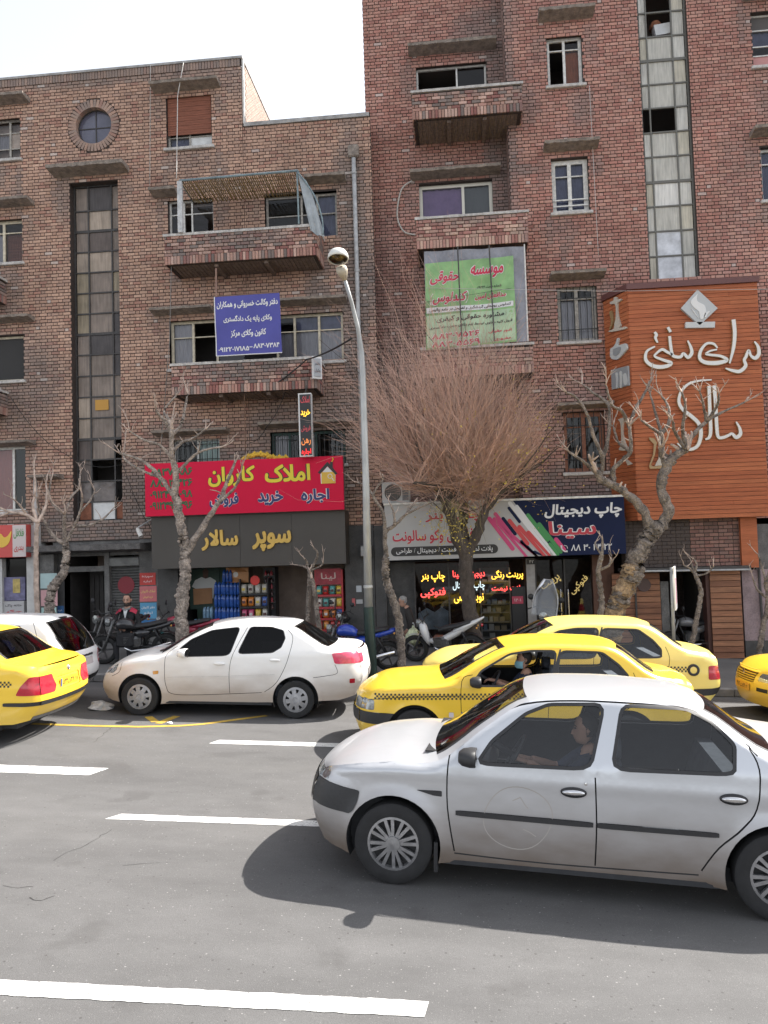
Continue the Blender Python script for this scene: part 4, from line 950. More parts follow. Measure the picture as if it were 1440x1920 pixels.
BOT = MP('bottle_blue', (.03, .10, .38), .2, coat=.4, noise=(12, .4)); BOTC = MP('bottle_clear', (.18, .30, .42), .15, coat=.5, noise=(12, .4)); CAPB = M('bottle_cap', (.05, .18, .6), .4)
def bottle_pack(x, y, z, mat, label, n=3, rows=2, h=.32, r=.045, grp='packs of bottled water in the supermarket'):
 t = thing('water_pack', label, 'bottles', (0, 0, 0), grp)
 for i in range(n):
  for j in range(rows):
   m = MB(); m.lathe([(.001, 0), (r, .004), (r * .96, h * .3), (r, h * .34), (r * .95, h * .6), (r, h * .66), (r * .8, h * .8), (r * .34, h * .92), (r * .34, h), (.001, h)], (x + i * r * 2.02, y + j * r * 2.02, z), 'z', 9)
   put('bottle', m.mesh('bottle', True), mat, t)
 return t
row = 0
for (pxa, k, hi, mat, nm) in ((404, 4, 1166, BOT, 'blue'), (420, 5, 1166, BOT, 'blue'), (434, 4, 1166, BOT, 'blue'), (382, 2, 1166, BOTC, 'clear'), (364, 1, 1166, BOTC, 'clear'), (393, 1, 1166, BOTC, 'clear')):
 x = FXx(pxa, 1140, YF + .2); z0 = pvz(x) + .25
 for q in range(k):
  lev = ('lowest', 'second', 'third', 'fourth', 'fifth')[q]
  lab = '%s bottle pack, %s from the floor in the %s' % ('dark blue' if nm == 'blue' else 'clear blue', lev, {404: 'blue column nearest the T-shirt advert', 420: 'tallest, middle blue column', 434: 'blue column nearest the crisp rack', 382: 'pile right under the carton picture', 364: 'spot nearest the tree trunk', 393: 'spot beside the blue columns'}[pxa])
  bottle_pack(x, YF + .25, z0 + q * .325, mat, lab)
box_part('display_plinth', sup, DSTONE, FXx(358, 1150, YF), FXx(450, 1150, YF), YF + .1, YF + .65, pvz(X0), pvz(X0) + .235)
def packet(x, y, z, w, h, col, label, grp):
 m = MB(); n = 5; R = []
 for j in range(n + 1):
  f = j / n; t = .05 * math.sin(math.pi * f) + .004; ww = w * (1 - .10 * math.sin(math.pi * f)) / 2
  R.append([(x - ww, y, z + h * f), (x - ww * .5, y - t, z + h * f), (x + ww * .5, y - t, z + h * f), (x + ww, y, z + h * f), (x, y + t * .5, z + h * f)])
 m.rings(R, True, True); o = put('crisp_packet', m.mesh('packet', True), col); tag(o, label, 'crisp packet', grp)
 m = MB(); m.rings([[(x - w * .24, y - .052, z + h * a), (x + w * .24, y - .052, z + h * a)] for a in (.32, .6)], False, False, False); put('packet_label', m, random.choice(PKL), o)
PK = [('red', M('pk_red', (.50, .04, .035), .3, coat=.3)), ('orange', M('pk_orange', (.60, .20, .04), .3, coat=.3)), ('teal', M('pk_teal', (.10, .32, .30), .3, coat=.3)), ('pale', M('pk_pale', (.55, .52, .46), .3, coat=.3)), ('yellow', M('pk_yellow', (.62, .42, .06), .3, coat=.3)), ('blue', M('pk_blue', (.08, .14, .40), .3, coat=.3)), ('pink', M('pk_pink', (.55, .08, .18), .3, coat=.3))]
PKL = [M('pkl_white', (.6, .58, .55), .5), M('pkl_yellow', (.6, .45, .1), .5), M('pkl_dark', (.08, .03, .03), .5)]
rk = thing('display_rack', 'black crisp rack to the left of the supermarket doorway', 'shelf')
Y = YF + .15; xa, xb = FXx(450, 1120, Y), FXx(502, 1120, Y)
zsh = [FZ(476, y, Y) for y in (1112, 1136, 1159, 1180)]
for x in (xa, xb): box_part('rack_post', rk, BLACKP, x - .015, x + .015, Y, Y + .4, pvz(X0), FZ(476, 1085, Y))
order = [[3, 3, 3, 3], [1, 1, 3, 5], [6, 6, 4, 3], [0, 1, 0, 4]]
for j, z in enumerate(zsh):
 box_part('shelf', rk, BLACKP, xa + .016, xb - .016, Y - .03, Y + .4, z - .06, z - .012)
 for i in range(4): c = PK[order[j][i]]; packet(xa + (xb - xa) * (i + .5) / 4, Y + .06, z - .01, (xb - xa) / 4.2, .24, c[1], '%s crisp packet on the %s shelf of the black rack, %s along' % (c[0], ('top', 'second', 'third', 'lowest')[j], ('first', 'second', 'third', 'fourth')[i]), 'crisp packets on the black rack')
rr = thing('display_rack', 'red crisp rack with a red header to the right of the supermarket doorway', 'shelf')
RACKR = M('rack_red', (.42, .03, .04), .45); Y = YF - .06; xa, xb = FXx(592, 1120, Y), FXx(642, 1120, Y)
for x in (xa, xb): box_part('rack_post', rr, RACKR, x - .02, x + .02, Y, Y + .35, pvz(X1), FZ(617, 1068, Y))
hd = box_part('rack_header', rr, MP('header_red', (.33, .03, .045), .5, noise=(8, .4)), xa + .021, xb - .021, Y - .02, Y + .04, FZ(617, 1096, Y), FZ(617, 1066, Y))
write('لینا', M('header_text', (.55, .42, .38), .5), hd, ((xa + xb) / 2, Y - .025, FZ(617, 1081, Y)), (1, 0, 0), (0, 0, 1), w=.38, h=.2, bold=.01)
order = [[2, 0, 2, 4], [3, 2, 3, 4], [0, 1, 1, 5], [0, 1, 0, 0], [4, 0, 0, 4]]
for j, py in enumerate((1114, 1137, 1158, 1179, 1196)):
 z = FZ(617, py, Y); box_part('shelf', rr, RACKR, xa + .021, xb - .021, Y - .06, Y + .35, z - .06, z - .008)
 for i in range(4): c = PK[order[j][i]]; packet(xa + (xb - xa) * (i + .5) / 4, Y + .02, z - .006, (xb - xa) / 4.2, .21, c[1], '%s crisp packet on the %s shelf of the red rack, %s along' % (c[0], ('top', 'second', 'third', 'fourth', 'lowest')[j], ('first', 'second', 'third', 'fourth')[i]), 'crisp packets on the red rack')
Y = YF + .5; xa, xb = FXx(497, 1100, Y), FXx(514, 1100, Y); dc = thing('drink_cooler', 'narrow drinks column of dark red bottles beside the black crisp rack', 'drinks display')
box_part('cooler_body', dc, BLACKP, xa - .03, xb + .03, Y, Y + .4, pvz(X0), FZ(505, 1064, Y))
for j in range(6):
 z = FZ(505, 1079 + j * 12.5, Y); box_part('shelf', dc, CHROME if 0 else GSTONE, xa - .02, xb + .02, Y - .12, Y, z - .012, z)
 for i in range(3): m = MB(); m.lathe([(.032, 0), (.033, .07), (.012, .115), (.012, .135), (.001, .135)], (xa + .04 + i * .075, Y - .06, z), 'z', 8); put('bottle', m.mesh('b', True), (M('cola_red', (.30, .02, .03), .3), M('cola_dark', (.06, .015, .012), .2))[(i + j) % 2], dc)
bg_ = thing('snack_bag', 'big orange and pale snack bag hanging above the water packs', 'bag'); Y = YF + .3
m = MB(); m.rings([[(FXx(424, 1075, Y), Y, FZ(424, y, Y)), (FXx(447, 1075, Y), Y - .1 * k, FZ(447, y, Y)), (FXx(466, 1075, Y), Y, FZ(466, y, Y))] for y, k in ((1064, .1), (1072, 1), (1084, 1), (1092, .1))], True, True); put('bag_body', m, M('bag_orange', (.50, .24, .10), .5), bg_)
m = MB(); m.lathe([(.001, 0), (.07, 0), (.07, -.004), (.001, -.004)], (FXx(444, 1074, Y), Y - .11, FZ(444, 1077, Y)), 'y', 16); put('bag_print', m, PKL[0], bg_)
tg = thing('price_disc', 'round red tag hanging over the black crisp rack', 'sign'); m = MB(); cx, cz = F(480, 1088, YF); m.lathe([(.001, -.01), (.12, -.01), (.125, 0), (.12, .01), (.001, .01)], (cx, YF - .1, cz), 'y', 24); put('disc', m, M('bright_red', (.62, .03, .02), .4), tg); m = MB(); m.tube([(cx, YF - .1, cz + .12), (cx, YF - .1, cz + .34)], .004, 4); put('string', m, IRON, tg)
fa = thing('shop_sign', 'dark grey supermarket fascia with raised gold letters', 'sign')
FASC = MP('anthracite_panel', (.078, .070, .062), .45, spec=.3, noise=(.8, .12)); GOLD = MP('gold_letters', (.62, .40, .09), .4, .2, noise=(5, .15))
Y = 18.75; x0, x1 = FXx(284, 1020, Y), FXx(648, 1020, Y); z0, z1 = FZ(470, 1062, Y), FZ(460, 962, Y)
box_part('sign_case', fa, FASC, x0, x1, Y + .012, YF - .01, z0, z1)
cuts = [x0] + [FXx(p, 1010, Y) for p in (352, 450, 547)] + [x1]
for a, b in zip(cuts, cuts[1:]): box_part('panel', fa, FASC, a + .004, b - .004, Y, Y + .011, z0 + .002, z1 - .002)
write('سالار', GOLD, fa, (FXx(413, 1015, Y), Y - .002, FZ(413, 1012, Y)), (1, 0, .0), (0, 0, 1), w=.93, h=.52, bold=.04, depth=.05, name='raised_letters')
write('سوپر', GOLD, fa, (FXx(510, 1015, Y), Y - .002, FZ(510, 1014, Y)), (1, 0, 0), (0, 0, 1), w=.98, h=.50, bold=.04, depth=.05, name='raised_letters')
rs = thing('shop_sign', 'bright red estate agent sign with yellow letters and green phone numbers', 'sign')
RED = MP('sign_red', (.62, .012, .052), .55, spec=.15, noise=(1.2, .06)); YEL = M('sign_yellow_print', (.72, .58, .03), .5); NAVY = M('sign_navy', (.025, .03, .13), .5); WHT = M('sign_white', (.68, .67, .66), .5); GRN = M('sign_green_print', (.02, .13, .045), .5); BLK = M('sign_black', (.02, .018, .018), .5)
Y = 18.55; x0, x1 = FXx(272, 915, Y), FXx(644, 915, Y); z0, z1 = FZ(458, 962, Y), FZ(458, 862, Y)
box_part('sign_board', rs, RED, x0, x1, Y, Y + .10, z0, z1); box_part('sign_edge', rs, GSTONE, x0 - .012, x1 + .012, Y + .101, Y + .18, z0 - .01, z1 + .012)
def on(px, py, Yq): return (FXx(px, py, Yq), Yq, FZ(px, py, Yq))
def outlined(s, par, px, py, Yq, w, h, m1, m2, b=.035, ob=.07, ex=(1, 0, 0), ey=(0, 0, 1)):
 p = on(px, py, Yq); k = 1 + (ob - b) * .10; k2 = (ob - b) * .38 * h
 write(s, m2, par, (p[0], Yq - .002, p[2]), ex, ey, w=w + k2, h=h + k2, bold=ob, name='lettering_outline'); write(s, m1, par, (p[0], Yq - .006, p[2]), ex, ey, w=w, h=h, bold=b)
outlined('املاک', rs, 539, 887, Y, 1.13, .44, YEL, BLK); outlined('کاروان', rs, 434, 893, Y, 1.18, .50, YEL, BLK)
outlined('اجاره', rs, 591, 930, Y, .70, .36, NAVY, WHT); outlined('خرید', rs, 507, 934, Y, .64, .36, NAVY, WHT); outlined('فروش', rs, 420, 938, Y, .74, .36, NAVY, WHT)
for k, s in enumerate(('۸۸۳۷۰۸۸۶', '۸۸۸۲۰۴۲۶', '۰۹۱۲۴۰۲۱۰۹۸', '۰۹۱۲۳۹۰۰۳۹۶')): outlined(s, rs, 321, 884.5 + k * 21, Y, 1.08, .19, GRN, BLK, .02, .045)
def P3(px, py): return (FXx(px, py, Y), FZ(px, py, Y))
m = MB(); m.prism([P3(*p) for p in [(596, 886), (614, 866), (619, 871), (619, 866), (624, 866), (624, 877), (633, 888), (629, 890), (614, 874), (600, 889)]], Y - .012, Y - .001); put('emblem_roof', m, BLK, rs)
m = MB(); m.prism([P3(*p) for p in [(601, 889), (614, 875), (629, 890), (629, 906), (602, 907)]], Y - .008, Y - .001); put('emblem_wall', m, WHT, rs)
m = MB(); m.prism([P3(*p) for p in [(603, 885.5), (628, 884.5), (629, 906), (603, 907)]], Y - .011, Y - .0085); put('emblem_base', m, M('emblem_gold', (.68, .42, .05), .5), rs)
m = MB(); c = P3(619, 893); m.lathe([(.045, -.012), (.06, -.014), (.045, -.016)], (c[0], Y, c[1]), 'y', 18); m.tube([(c[0] + .05, Y - .014, c[1] - .05), (c[0] + .1, Y - .014, c[1] - .12)], .012, 6); put('emblem_lens', m, WHT, rs)
m = MB(); m.tube([P3(622, 866)[:1] + (Y - .008,) + P3(622, 866)[1:], P3(625, 861)[:1] + (Y - .008,) + P3(625, 861)[1:], P3(623, 858)[:1] + (Y - .008,) + P3(623, 858)[1:]], .012, 5); put('emblem_smoke', m, YEL, rs)
m = MB();
for k in range(14):
 t = k / 13; p = on(460 + 76 * t, 857 - 7 * math.sin(math.pi * min(1, t * 1.4)) + 1, Y + .12); m.tube([(p[0] - .09, Y + .08, p[2] - .05), (p[0], Y + .1 + .03 * (k % 2), p[2] + .04 * (k % 2)), (p[0] + .09, Y + .08, p[2] - .05)], [.03, .055, .03], 7)
gl = put('garland', m.mesh('garland', True), M('marigold_cloth', (.62, .38, .04), .8, noise=(14, .4))); tag(gl, 'gathered yellow cloth lying along the top edge of the red sign', 'garland')
# ---- vertical moving-letter sign
vs = thing('led_sign', 'narrow upright LED sign with red and amber letters over the red sign', 'sign'); Y = 18.3
a, b = on(562, 736, Y), on(583, 853, Y); xw0, xw1 = FXx(563, 800, Y), FXx(584, 800, Y); z0, z1 = FZ(573, 856, Y), FZ(573, 737, Y)
box_part('sign_case', vs, WHT, xw0 - .035, xw1 + .012, Y, Y + .16, z0, z1); box_part('screen', vs, M('led_black', (.012, .011, .012), .4), xw0, xw1, Y - .01, Y - .001, z0 + .03, z1 - .03)
LR = M('led_red', (.8, .02, .02), .5, emit=.55); LA = M('led_amber', (.9, .42, .03), .5, emit=.8); LD = M('led_dim', (.35, .04, .05), .5, emit=.15); LO = M('led_orange', (.6, .18, .04), .5, emit=.3)
for s, f, mt in (('املاک', .90, LD), ('خرید', .68, LA), ('فروش', .44, LD), ('رهن', .23, LO), ('اجاره', .07, LR)): write(s, mt, vs, ((xw0 + xw1) / 2, Y - .013, z0 + (z1 - z0) * f), (1, 0, 0), (0, 0, 1), w=(xw1 - xw0) * .84, h=.17, bold=.015)
m = MB(); c = ((xw0 + xw1) / 2, Y + .08, z1); m.tube([c, (c[0], Y + .2, z1 + .25), (c[0], 18.6, z1 + .55)], .015, 6); put('bracket', m, DARKF, vs)
bs = thing('box_sign', 'small white box sign fixed to the end of the balcony below the blue banner', 'sign'); p = on(594, 690, 18.35)
m = MB(); m.obox((p[0], 18.35, p[2]), (.10, .07, 0), (-.02, .04, 0), (0, 0, .27)); put('sign_case', m, WHT, bs); m = MB(); m.obox((p[0] + .02, 18.302, p[2]), (.075, .052, 0), (-.008, .012, 0), (0, 0, .22)); sc = put('sign_face', m, M('pale_face', (.35, .36, .38), .5), bs)
u = Vector((.1, .07, 0)).normalized(); n_ = u.cross(Vector((0, 0, 1)))
for k, s in enumerate(('دفتر', 'وکیل')): write(s, TXD, sc, Vector((p[0] + .02, 18.302, p[2] + .09 - .17 * k)) + n_ * .02, u, (0, 0, 1), w=.14, h=.10, bold=.01)

# ---- banners
def cloth_banner(name, label, corners, mat, Y, lines, nx=16, nz=14, amp=.018, hem=None, fold=None, parent_extra=None):
 """corners in the photo: tl, tr, br, bl; returns thing and a function (u,v)->point on the cloth"""
 t = thing(name, label, 'banner'); tl, tr, br, bl = [Vector((FXx(*c, Y), Y, FZ(*c, Y))) for c in corners]
 def pt(u, v): return (tl * (1 - u) + tr * u) * v + (bl * (1 - u) + br * u) * (1 - v) + Vector((0, amp * (math.sin(u * 9 + v * 5) * .6 + math.sin(v * 8 - u * 3.5) * .6) * (.3 + math.sin(math.pi * v)) - (fold(u, v) if fold else 0), 0))
 m = MB()
 g = [[pt(i / nx, j / nz) for i in range(nx + 1)] for j in range(nz + 1)]
 for j in range(nz):
  for i in range(nx):
   k = len(m.v)
   m.v += [tuple(q) for q in (g[j][i], g[j][i + 1], g[j + 1][i + 1], g[j + 1][i])]; m.f.append((k, k + 1, k + 2, k + 3)); m.c.append(None)
 me = m.mesh('cloth'); bm = bmesh.new(); bm.from_mesh(me); bmesh.ops.remove_doubles(bm, verts=bm.verts, dist=.0005)
 for f in bm.faces: f.smooth = True
 bm.to_mesh(me); bm.free(); put('cloth', me, mat, t)
 return t, pt
def write_on(s, mat, par, pt, u, v, w, h, bold=.012, W=1, H=1, shear=0, lift=.006, name='lettering'):
 me = glyphs(s, w, h, bold, 0, False, shear)
 for q in me.vertices:
  uu, vv = u + q.co.x / W, v + q.co.y / H; p = pt(min(max(uu, 0), 1), min(max(vv, 0), 1)); q.co = (p.x, p.y - lift - q.co.z, p.z)
 me.materials.clear(); me.materials.append(mat); return put(name, me, mat, par)
BLUEB = MP('banner_blue', (.065, .065, .30), .55, noise=(2.2, .12))
bb, pt = cloth_banner('banner', 'blue banner with white writing hanging over a balcony', [(402, 557), (524, 549), (529, 661), (406, 668)], BLUEB, 18.35, None, fold=lambda u, v: .012 * math.exp(-((u - .52) / .012) ** 2) + .012 * math.exp(-((v - .535) / .012) ** 2))
W_, H_ = 1.52, 1.42
for s, v, w, h in (('دفتر وکالت خسروانی و همکاران', .85, 1.42, .19), ('وکلای پایه یک دادگستری', .60, 1.12, .19), ('کانون وکلای مرکز', .36, .82, .19)): write_on(s, WHT, bb, pt, .5, v, w, h, .03, W_, H_)
write_on('۸۸۳۰۷۳۸۴', WHT, bb, pt, .77, .135, 0.60, .115, .03, W_, H_); write_on('۰۹۱۲۲۰۱۷۱۸۵', WHT, bb, pt, .27, .105, .72, .115, .03, W_, H_); write_on('-', WHT, bb, pt, .535, .12, .07, .018, .014, W_, H_)
hm = MB(); P = [pt(u, v) for u, v in ((0, 0), (0, .25), (0, .5), (0, .75), (0, 1))]; hm.tube([p - Vector((0, .004, 0)) for p in P], .013, 6); hm.tube([pt(u / 8, 0) - Vector((0, .004, 0)) for u in range(9)], .013, 6); put('white_hem', hm, WHT, bb)
m = MB(); a = pt(.03, 1); m.tube([a, a + Vector((0, .02, .72))], .022, 8); m.tube([pt(.02, 1) + Vector((0, .02, .02)), pt(.98, 1) + Vector((0, .02, .02))], .012, 6); put('hanging_pole', m, MP('rusty_pole', (.28, .17, .13), .7, noise=(8, .4)), bb)
GREENB = MP('banner_green', (.26, .46, .19), .5, noise=(1.3, .45), noise2=(.6, .35))
gb, pt = cloth_banner('banner', 'green banner with red and black writing above the twiggy tree', [(797, 494), (962, 480), (969, 640), (799, 656)], GREENB, 18.80, None, amp=.03, nx=26, nz=26, fold=lambda u, v: .05 * mn.noise(Vector((u * 3 + v * 2.5, v * 6 - u * 2, 3))))
W_, H_ = 2.17, 2.1
CRIM = M('banner_crimson', (.50, .02, .06), .5)
def oline(s, u, v, w, h, m1, m2=None, sh=.25, b=.03):
 if m2: write_on(s, m2, gb, pt, u, v, w + .03, h + .03, b + .03, W_, H_, sh, .005, 'lettering_outline')
 write_on(s, m1, gb, pt, u, v, w, h, b, W_, H_, sh, .010)
PALEG = M('banner_pale_green', (.42, .56, .36), .5, noise=(1.6, .3)); m = MB()
for j in range(12):
 for i in range(12): m.quad(*[tuple(pt(.01 + .98 * a / 12, .02 + .37 * c / 12) - Vector((0, .0025, 0))) for a, c in ((i, j), (i + 1, j), (i + 1, j + 1), (i, j + 1))])
put('pale_print', m, PALEG, gb)
oline('موسسه', .70, .845, .80, .33, CRIM, WHT); oline('حقوقی', .22, .815, .72, .34, CRIM, WHT)
oline('(شماره ثبت ۳۹۲۲۶)', .72, .665, .62, .08, BLK); oline('مدافعان امین', .73, .56, .75, .15, CRIM, WHT); oline('(کندلوس)', .27, .57, .92, .30, CRIM, WHT)
m = MB();
for k in range(20): m.quad(*[tuple(pt(u, v) - Vector((0, .004, 0))) for u, v in ((k / 20 * .97 + .01, .415), ((k + 1) / 20 * .97 + .01, .415), ((k + 1) / 20 * .97 + .01, .475), (k / 20 * .97 + .01, .475))])
put('white_band', m, WHT, gb)
oline('کندلوس روستایی گردشگری و تفریحی در جاده چالوس', .50, .445, 1.98, .10, BLK, sh=.15); oline('(مشاوره حقوقی و کیفری)', .5, .335, 1.72, .15, BLK, sh=.1); oline('قبول کلیه دعاوی توسط تیم وکلای مجرب دادگستری', .5, .245, 2.0, .10, BLK, sh=.1)
oline('۸۸۳۰۷۵۲۶', .33, .14, 1.15, .14, CRIM, WHT, 0); oline('امور حقوقی', .82, .14, .55, .09, CRIM, None, 0); oline('۸۸۳۰۵۵۶۹', .33, .045, 1.15, .14, CRIM, WHT, 0); oline('حضوری', .85, .045, .4, .08, CRIM, None, 0)
ps = thing('plastic_sheet', 'crumpled grey plastic sheeting framing the green banner', 'sheeting')
PSH = MP('grey_polythene', (.24, .24, .27), .3, noise=(2.2, .5, (1, 1, .6)), bump=(4, 1.0, .06), coat=.4)
Yp = 18.90; m = MB(); nx = 22; nz = 20
c4 = [Vector((FXx(*c, Yp), Yp, FZ(*c, Yp))) for c in ((795, 472), (983, 462), (990, 640), (800, 652))]
g = [[(c4[0] * (1 - i / nx) + c4[1] * i / nx) * (j / nz) + (c4[3] * (1 - i / nx) + c4[2] * i / nx) * (1 - j / nz) + Vector((0, .05 * mn.noise(Vector((i * .35, j * .22, 2))), 0)) for i in range(nx + 1)] for j in range(nz + 1)]
idx = {}
for j in range(nz + 1):
 for i in range(nx + 1): idx[i, j] = len(m.v); m.v.append(tuple(g[j][i]))
for j in range(nz):
 for i in range(nx): m.f.append((idx[i, j], idx[i + 1, j], idx[i + 1, j + 1], idx[i, j + 1])); m.c.append(None)
put('sheet', m.mesh('sheet', True), PSH, ps)
for pa, pb, mt, r in (((858, 462), (866, 642), DARKF, .018), ((917, 460), (927, 640), DARKF, .018), ((983, 458), (990, 640), WHITEF, .016)):
 m = MB(); m.tube([on(*pa, 18.70), on(*pb, 18.70)], r, 6); put('upright', m, mt, ps)
m = MB(); a = on(800, 566, 18.72); b = on(960, 540, 18.72); m.tube([a, b], .006, 4); put('tie_wire', m, DARKF, ps)
pg = thing('balcony_canopy', 'reed mat canopy with white post over the upper balcony', 'canopy')
REED = MP('reed_mat', (.30, .215, .10), .8, noise=(20, .5, (6, 1, 1)))
za, zb2 = FZ(340, 340, 18.45), FZ(556, 320, 18.45); xa, xb = FXx(338, 380, 18.45), FXx(560, 380, 18.45); zr_ = (za + zb2) / 2 - .05
n = 56
rs_ = MB(); rs_.box(0, .03, 0, 1, 0, .016); rme = rs_.mesh('reed_slat'); rme.materials.append(REED)
for k in range(n):
 o = put('reed_slat', rme, None, pg); o.location = (xa + (xb - xa) * (k + .5) / n - .015, 18.45, zr_ + .01 + random.uniform(-.008, .008)); o.rotation_euler = (math.radians(-5 + random.uniform(-1, 1)), 0, random.uniform(-.02, .02)); o.scale = (random.uniform(.6, 1.1), 1.02, 1)
m = MB(); m.tube([(xa, 18.43, zr_ + .04), (xb, 18.43, zr_ + .06)], .03, 8); m.tube([(xb, 18.43, zr_ + .06), (xb, 19.48, zr_ - .04)], .025, 8); m.tube([(xa, 18.43, zr_ + .04), (xa, 19.48, zr_ - .04)], .025, 8); put('canopy_frame', m.mesh('f', True), MP('blue_grey_metal', (.20, .26, .28), .6, noise=(9, .4)), pg)
zrail = FZ(440, 432, Yb); m = MB(); m.box(xa - .06, xa + .06, 18.40, 18.50, zrail + .01, zr_ + .02); put('white_post', m, MP('bleached_post', (.50, .50, .50), .8, noise=(8, .4)), pg)
m = MB(); m.tube([(xb - .02, 18.45, zr_ + .05), (xb - .01, 18.45, zrail + .02)], .022, 8); put('thin_post', m, MATS['blue_grey_metal'], pg)
C = [on(*p, 18.42) for p in ((557, 322), (572, 340), (592, 372), (604, 410), (606, 440))]; m = MB(); m.tube(catmull(C, 4), .02, 6); put('bent_rod', m.mesh('rod', True), MATS['blue_grey_metal'], pg)
cur = MB(); R = []
for j in range(11):
 f = j / 10; l_ = onY(558 + 24 * f, 324 + 108 * f, 18.44); r_ = onY(574 + 34 * f ** .8, 338 + 104 * f, 18.44)
 R.append([l_.lerp(r_, i / 6) + Vector((0, .05 * math.sin(i * 1.9 + f * 3) * f, -.05 * math.sin(i * .5) * f)) for i in range(7)])
cur.rings(R, False, False, False); put('hanging_cloth', cur.mesh('c', True), MP('pale_tarpaulin', (.36, .39, .41), .7, noise=(4, .3)), pg)

# ---- print shop
PSX0, PSX1 = FXx(724, 1100, YF), FXx(1148, 1100, YF); ZT = FZ(900, 1050, YF)
ps_ = thing('print_shop', 'print shop front with lit Persian words in its windows', 'shop front')
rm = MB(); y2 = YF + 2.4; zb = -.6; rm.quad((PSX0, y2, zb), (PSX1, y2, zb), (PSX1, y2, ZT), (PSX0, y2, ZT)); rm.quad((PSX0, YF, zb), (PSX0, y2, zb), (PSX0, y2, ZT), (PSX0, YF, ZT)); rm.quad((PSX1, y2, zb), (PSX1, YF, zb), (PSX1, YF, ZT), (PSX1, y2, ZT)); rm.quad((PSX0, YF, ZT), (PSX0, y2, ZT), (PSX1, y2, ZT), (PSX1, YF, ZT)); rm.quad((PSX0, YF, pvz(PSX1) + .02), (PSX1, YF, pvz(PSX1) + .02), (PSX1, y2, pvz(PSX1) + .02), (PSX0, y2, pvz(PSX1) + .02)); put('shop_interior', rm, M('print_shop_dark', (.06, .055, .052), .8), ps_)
SHG = GLASS('shop_glass', (.62, .63, .64), .8, .01)
for pa, pb in ((778, 842), (842, 958), (1006, 1058), (1060, 1112)):
 a, b = FXx(pa, 1110, YF), FXx(pb, 1110, YF); m = MB(); m.quad((a + .02, YF + .05, pvz(b) + .1), (b - .02, YF + .05, pvz(b) + .1), (b - .02, YF + .05, ZT - .05), (a + .02, YF + .05, ZT - .05)); put('glass_pane', m, SHG, ps_)
 box_part('glazing_post', ps_, DARKF, a - .018, a + .018, YF + .02, YF + .08, pvz(a), ZT - .02)
box_part('stone_pillar', ps_, MP('pale_tile', (.36, .34, .32), .6, noise=(5, .3)), FXx(988, 1110, YF), FXx(1004, 1110, YF), YF - .06, YF + .3, pvz(PSX1), ZT)
a = FXx(996, 1052, YF); nb = box_part('number_plate', ps_, BLK, a - .12, a + .12, YF - .075, YF - .062, FZ(996, 1058, YF), FZ(996, 1048, YF)); write('۴۲', WHT, nb, (a, YF - .078, FZ(996, 1053, YF)), (1, 0, 0), (0, 0, 1), w=.11, h=.075, bold=.01)
box_part('dark_side_wall', ps_, DSTONE, FXx(724, 1100, YF), FXx(777, 1100, YF), YF + .2, YF + .3, pvz(PSX0), ZT)
box_part('louvred_shutter', ps_, M('dark_louvre', (.025, .024, .024), .6), FXx(960, 1130, YF), FXx(986, 1130, YF), YF + .0, YF + .05, pvz(PSX1), FZ(970, 1100, YF))
sc = thing('display_cabinet', 'grey shop cabinet with small cartons behind the print shop glass', 'cabinet'); Y = YF + .35; a, b = FXx(902, 1130, Y), FXx(957, 1130, Y)
CAB = M('cabinet_grey', (.30, .30, .30), .5); BK = [M('carton_white', (.5, .49, .46), .7), M('carton_blue', (.2, .28, .36), .7), M('carton_tan', (.42, .34, .22), .7)]
box_part('cabinet_back', sc, M('cabinet_dark', (.05, .055, .055), .6), a, b, Y + .3, Y + .32, pvz(a) + .05, FZ(930, 1065, Y))
for x in (a, b): box_part('cabinet_side', sc, CAB, x - .015, x + .015, Y, Y + .299, pvz(a) + .05, FZ(930, 1065, Y))
for j, py in enumerate((1090, 1112, 1132, 1148, 1166, 1182, 1196)):
 z = FZ(930, py, Y); s_ = box_part('shelf', sc, CAB, a + .016, b - .016, Y - .01 if j in (2, 3) else Y + .02, Y + .299, z - .02, z)
 x = a + .05
 while x < b - .14:
  w = random.uniform(.06, .14); h = random.uniform(.06, .15)
  if random.random() < .75: box_part('carton', s_, random.choice(BK), x, x + w, Y + .06, Y + .2, z + .001, z + h)
  x += w + random.uniform(.015, .05)
mur = MB(); Yq = YF + .3; mur.prism([(FXx(*p, Yq), FZ(*p, Yq)) for p in ((784, 1180), (784, 1150), (800, 1140), (815, 1148), (828, 1138), (841, 1146), (841, 1180))], Yq, Yq + .012); put('window_mural', mur, MP('pale_blue_mural', (.30, .36, .42), .6, noise=(4, .5)), ps_)
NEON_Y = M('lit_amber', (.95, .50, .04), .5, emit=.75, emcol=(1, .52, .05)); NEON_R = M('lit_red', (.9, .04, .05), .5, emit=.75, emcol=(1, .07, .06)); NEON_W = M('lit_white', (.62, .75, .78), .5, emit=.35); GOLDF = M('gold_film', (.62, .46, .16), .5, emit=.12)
Yn = YF + .03
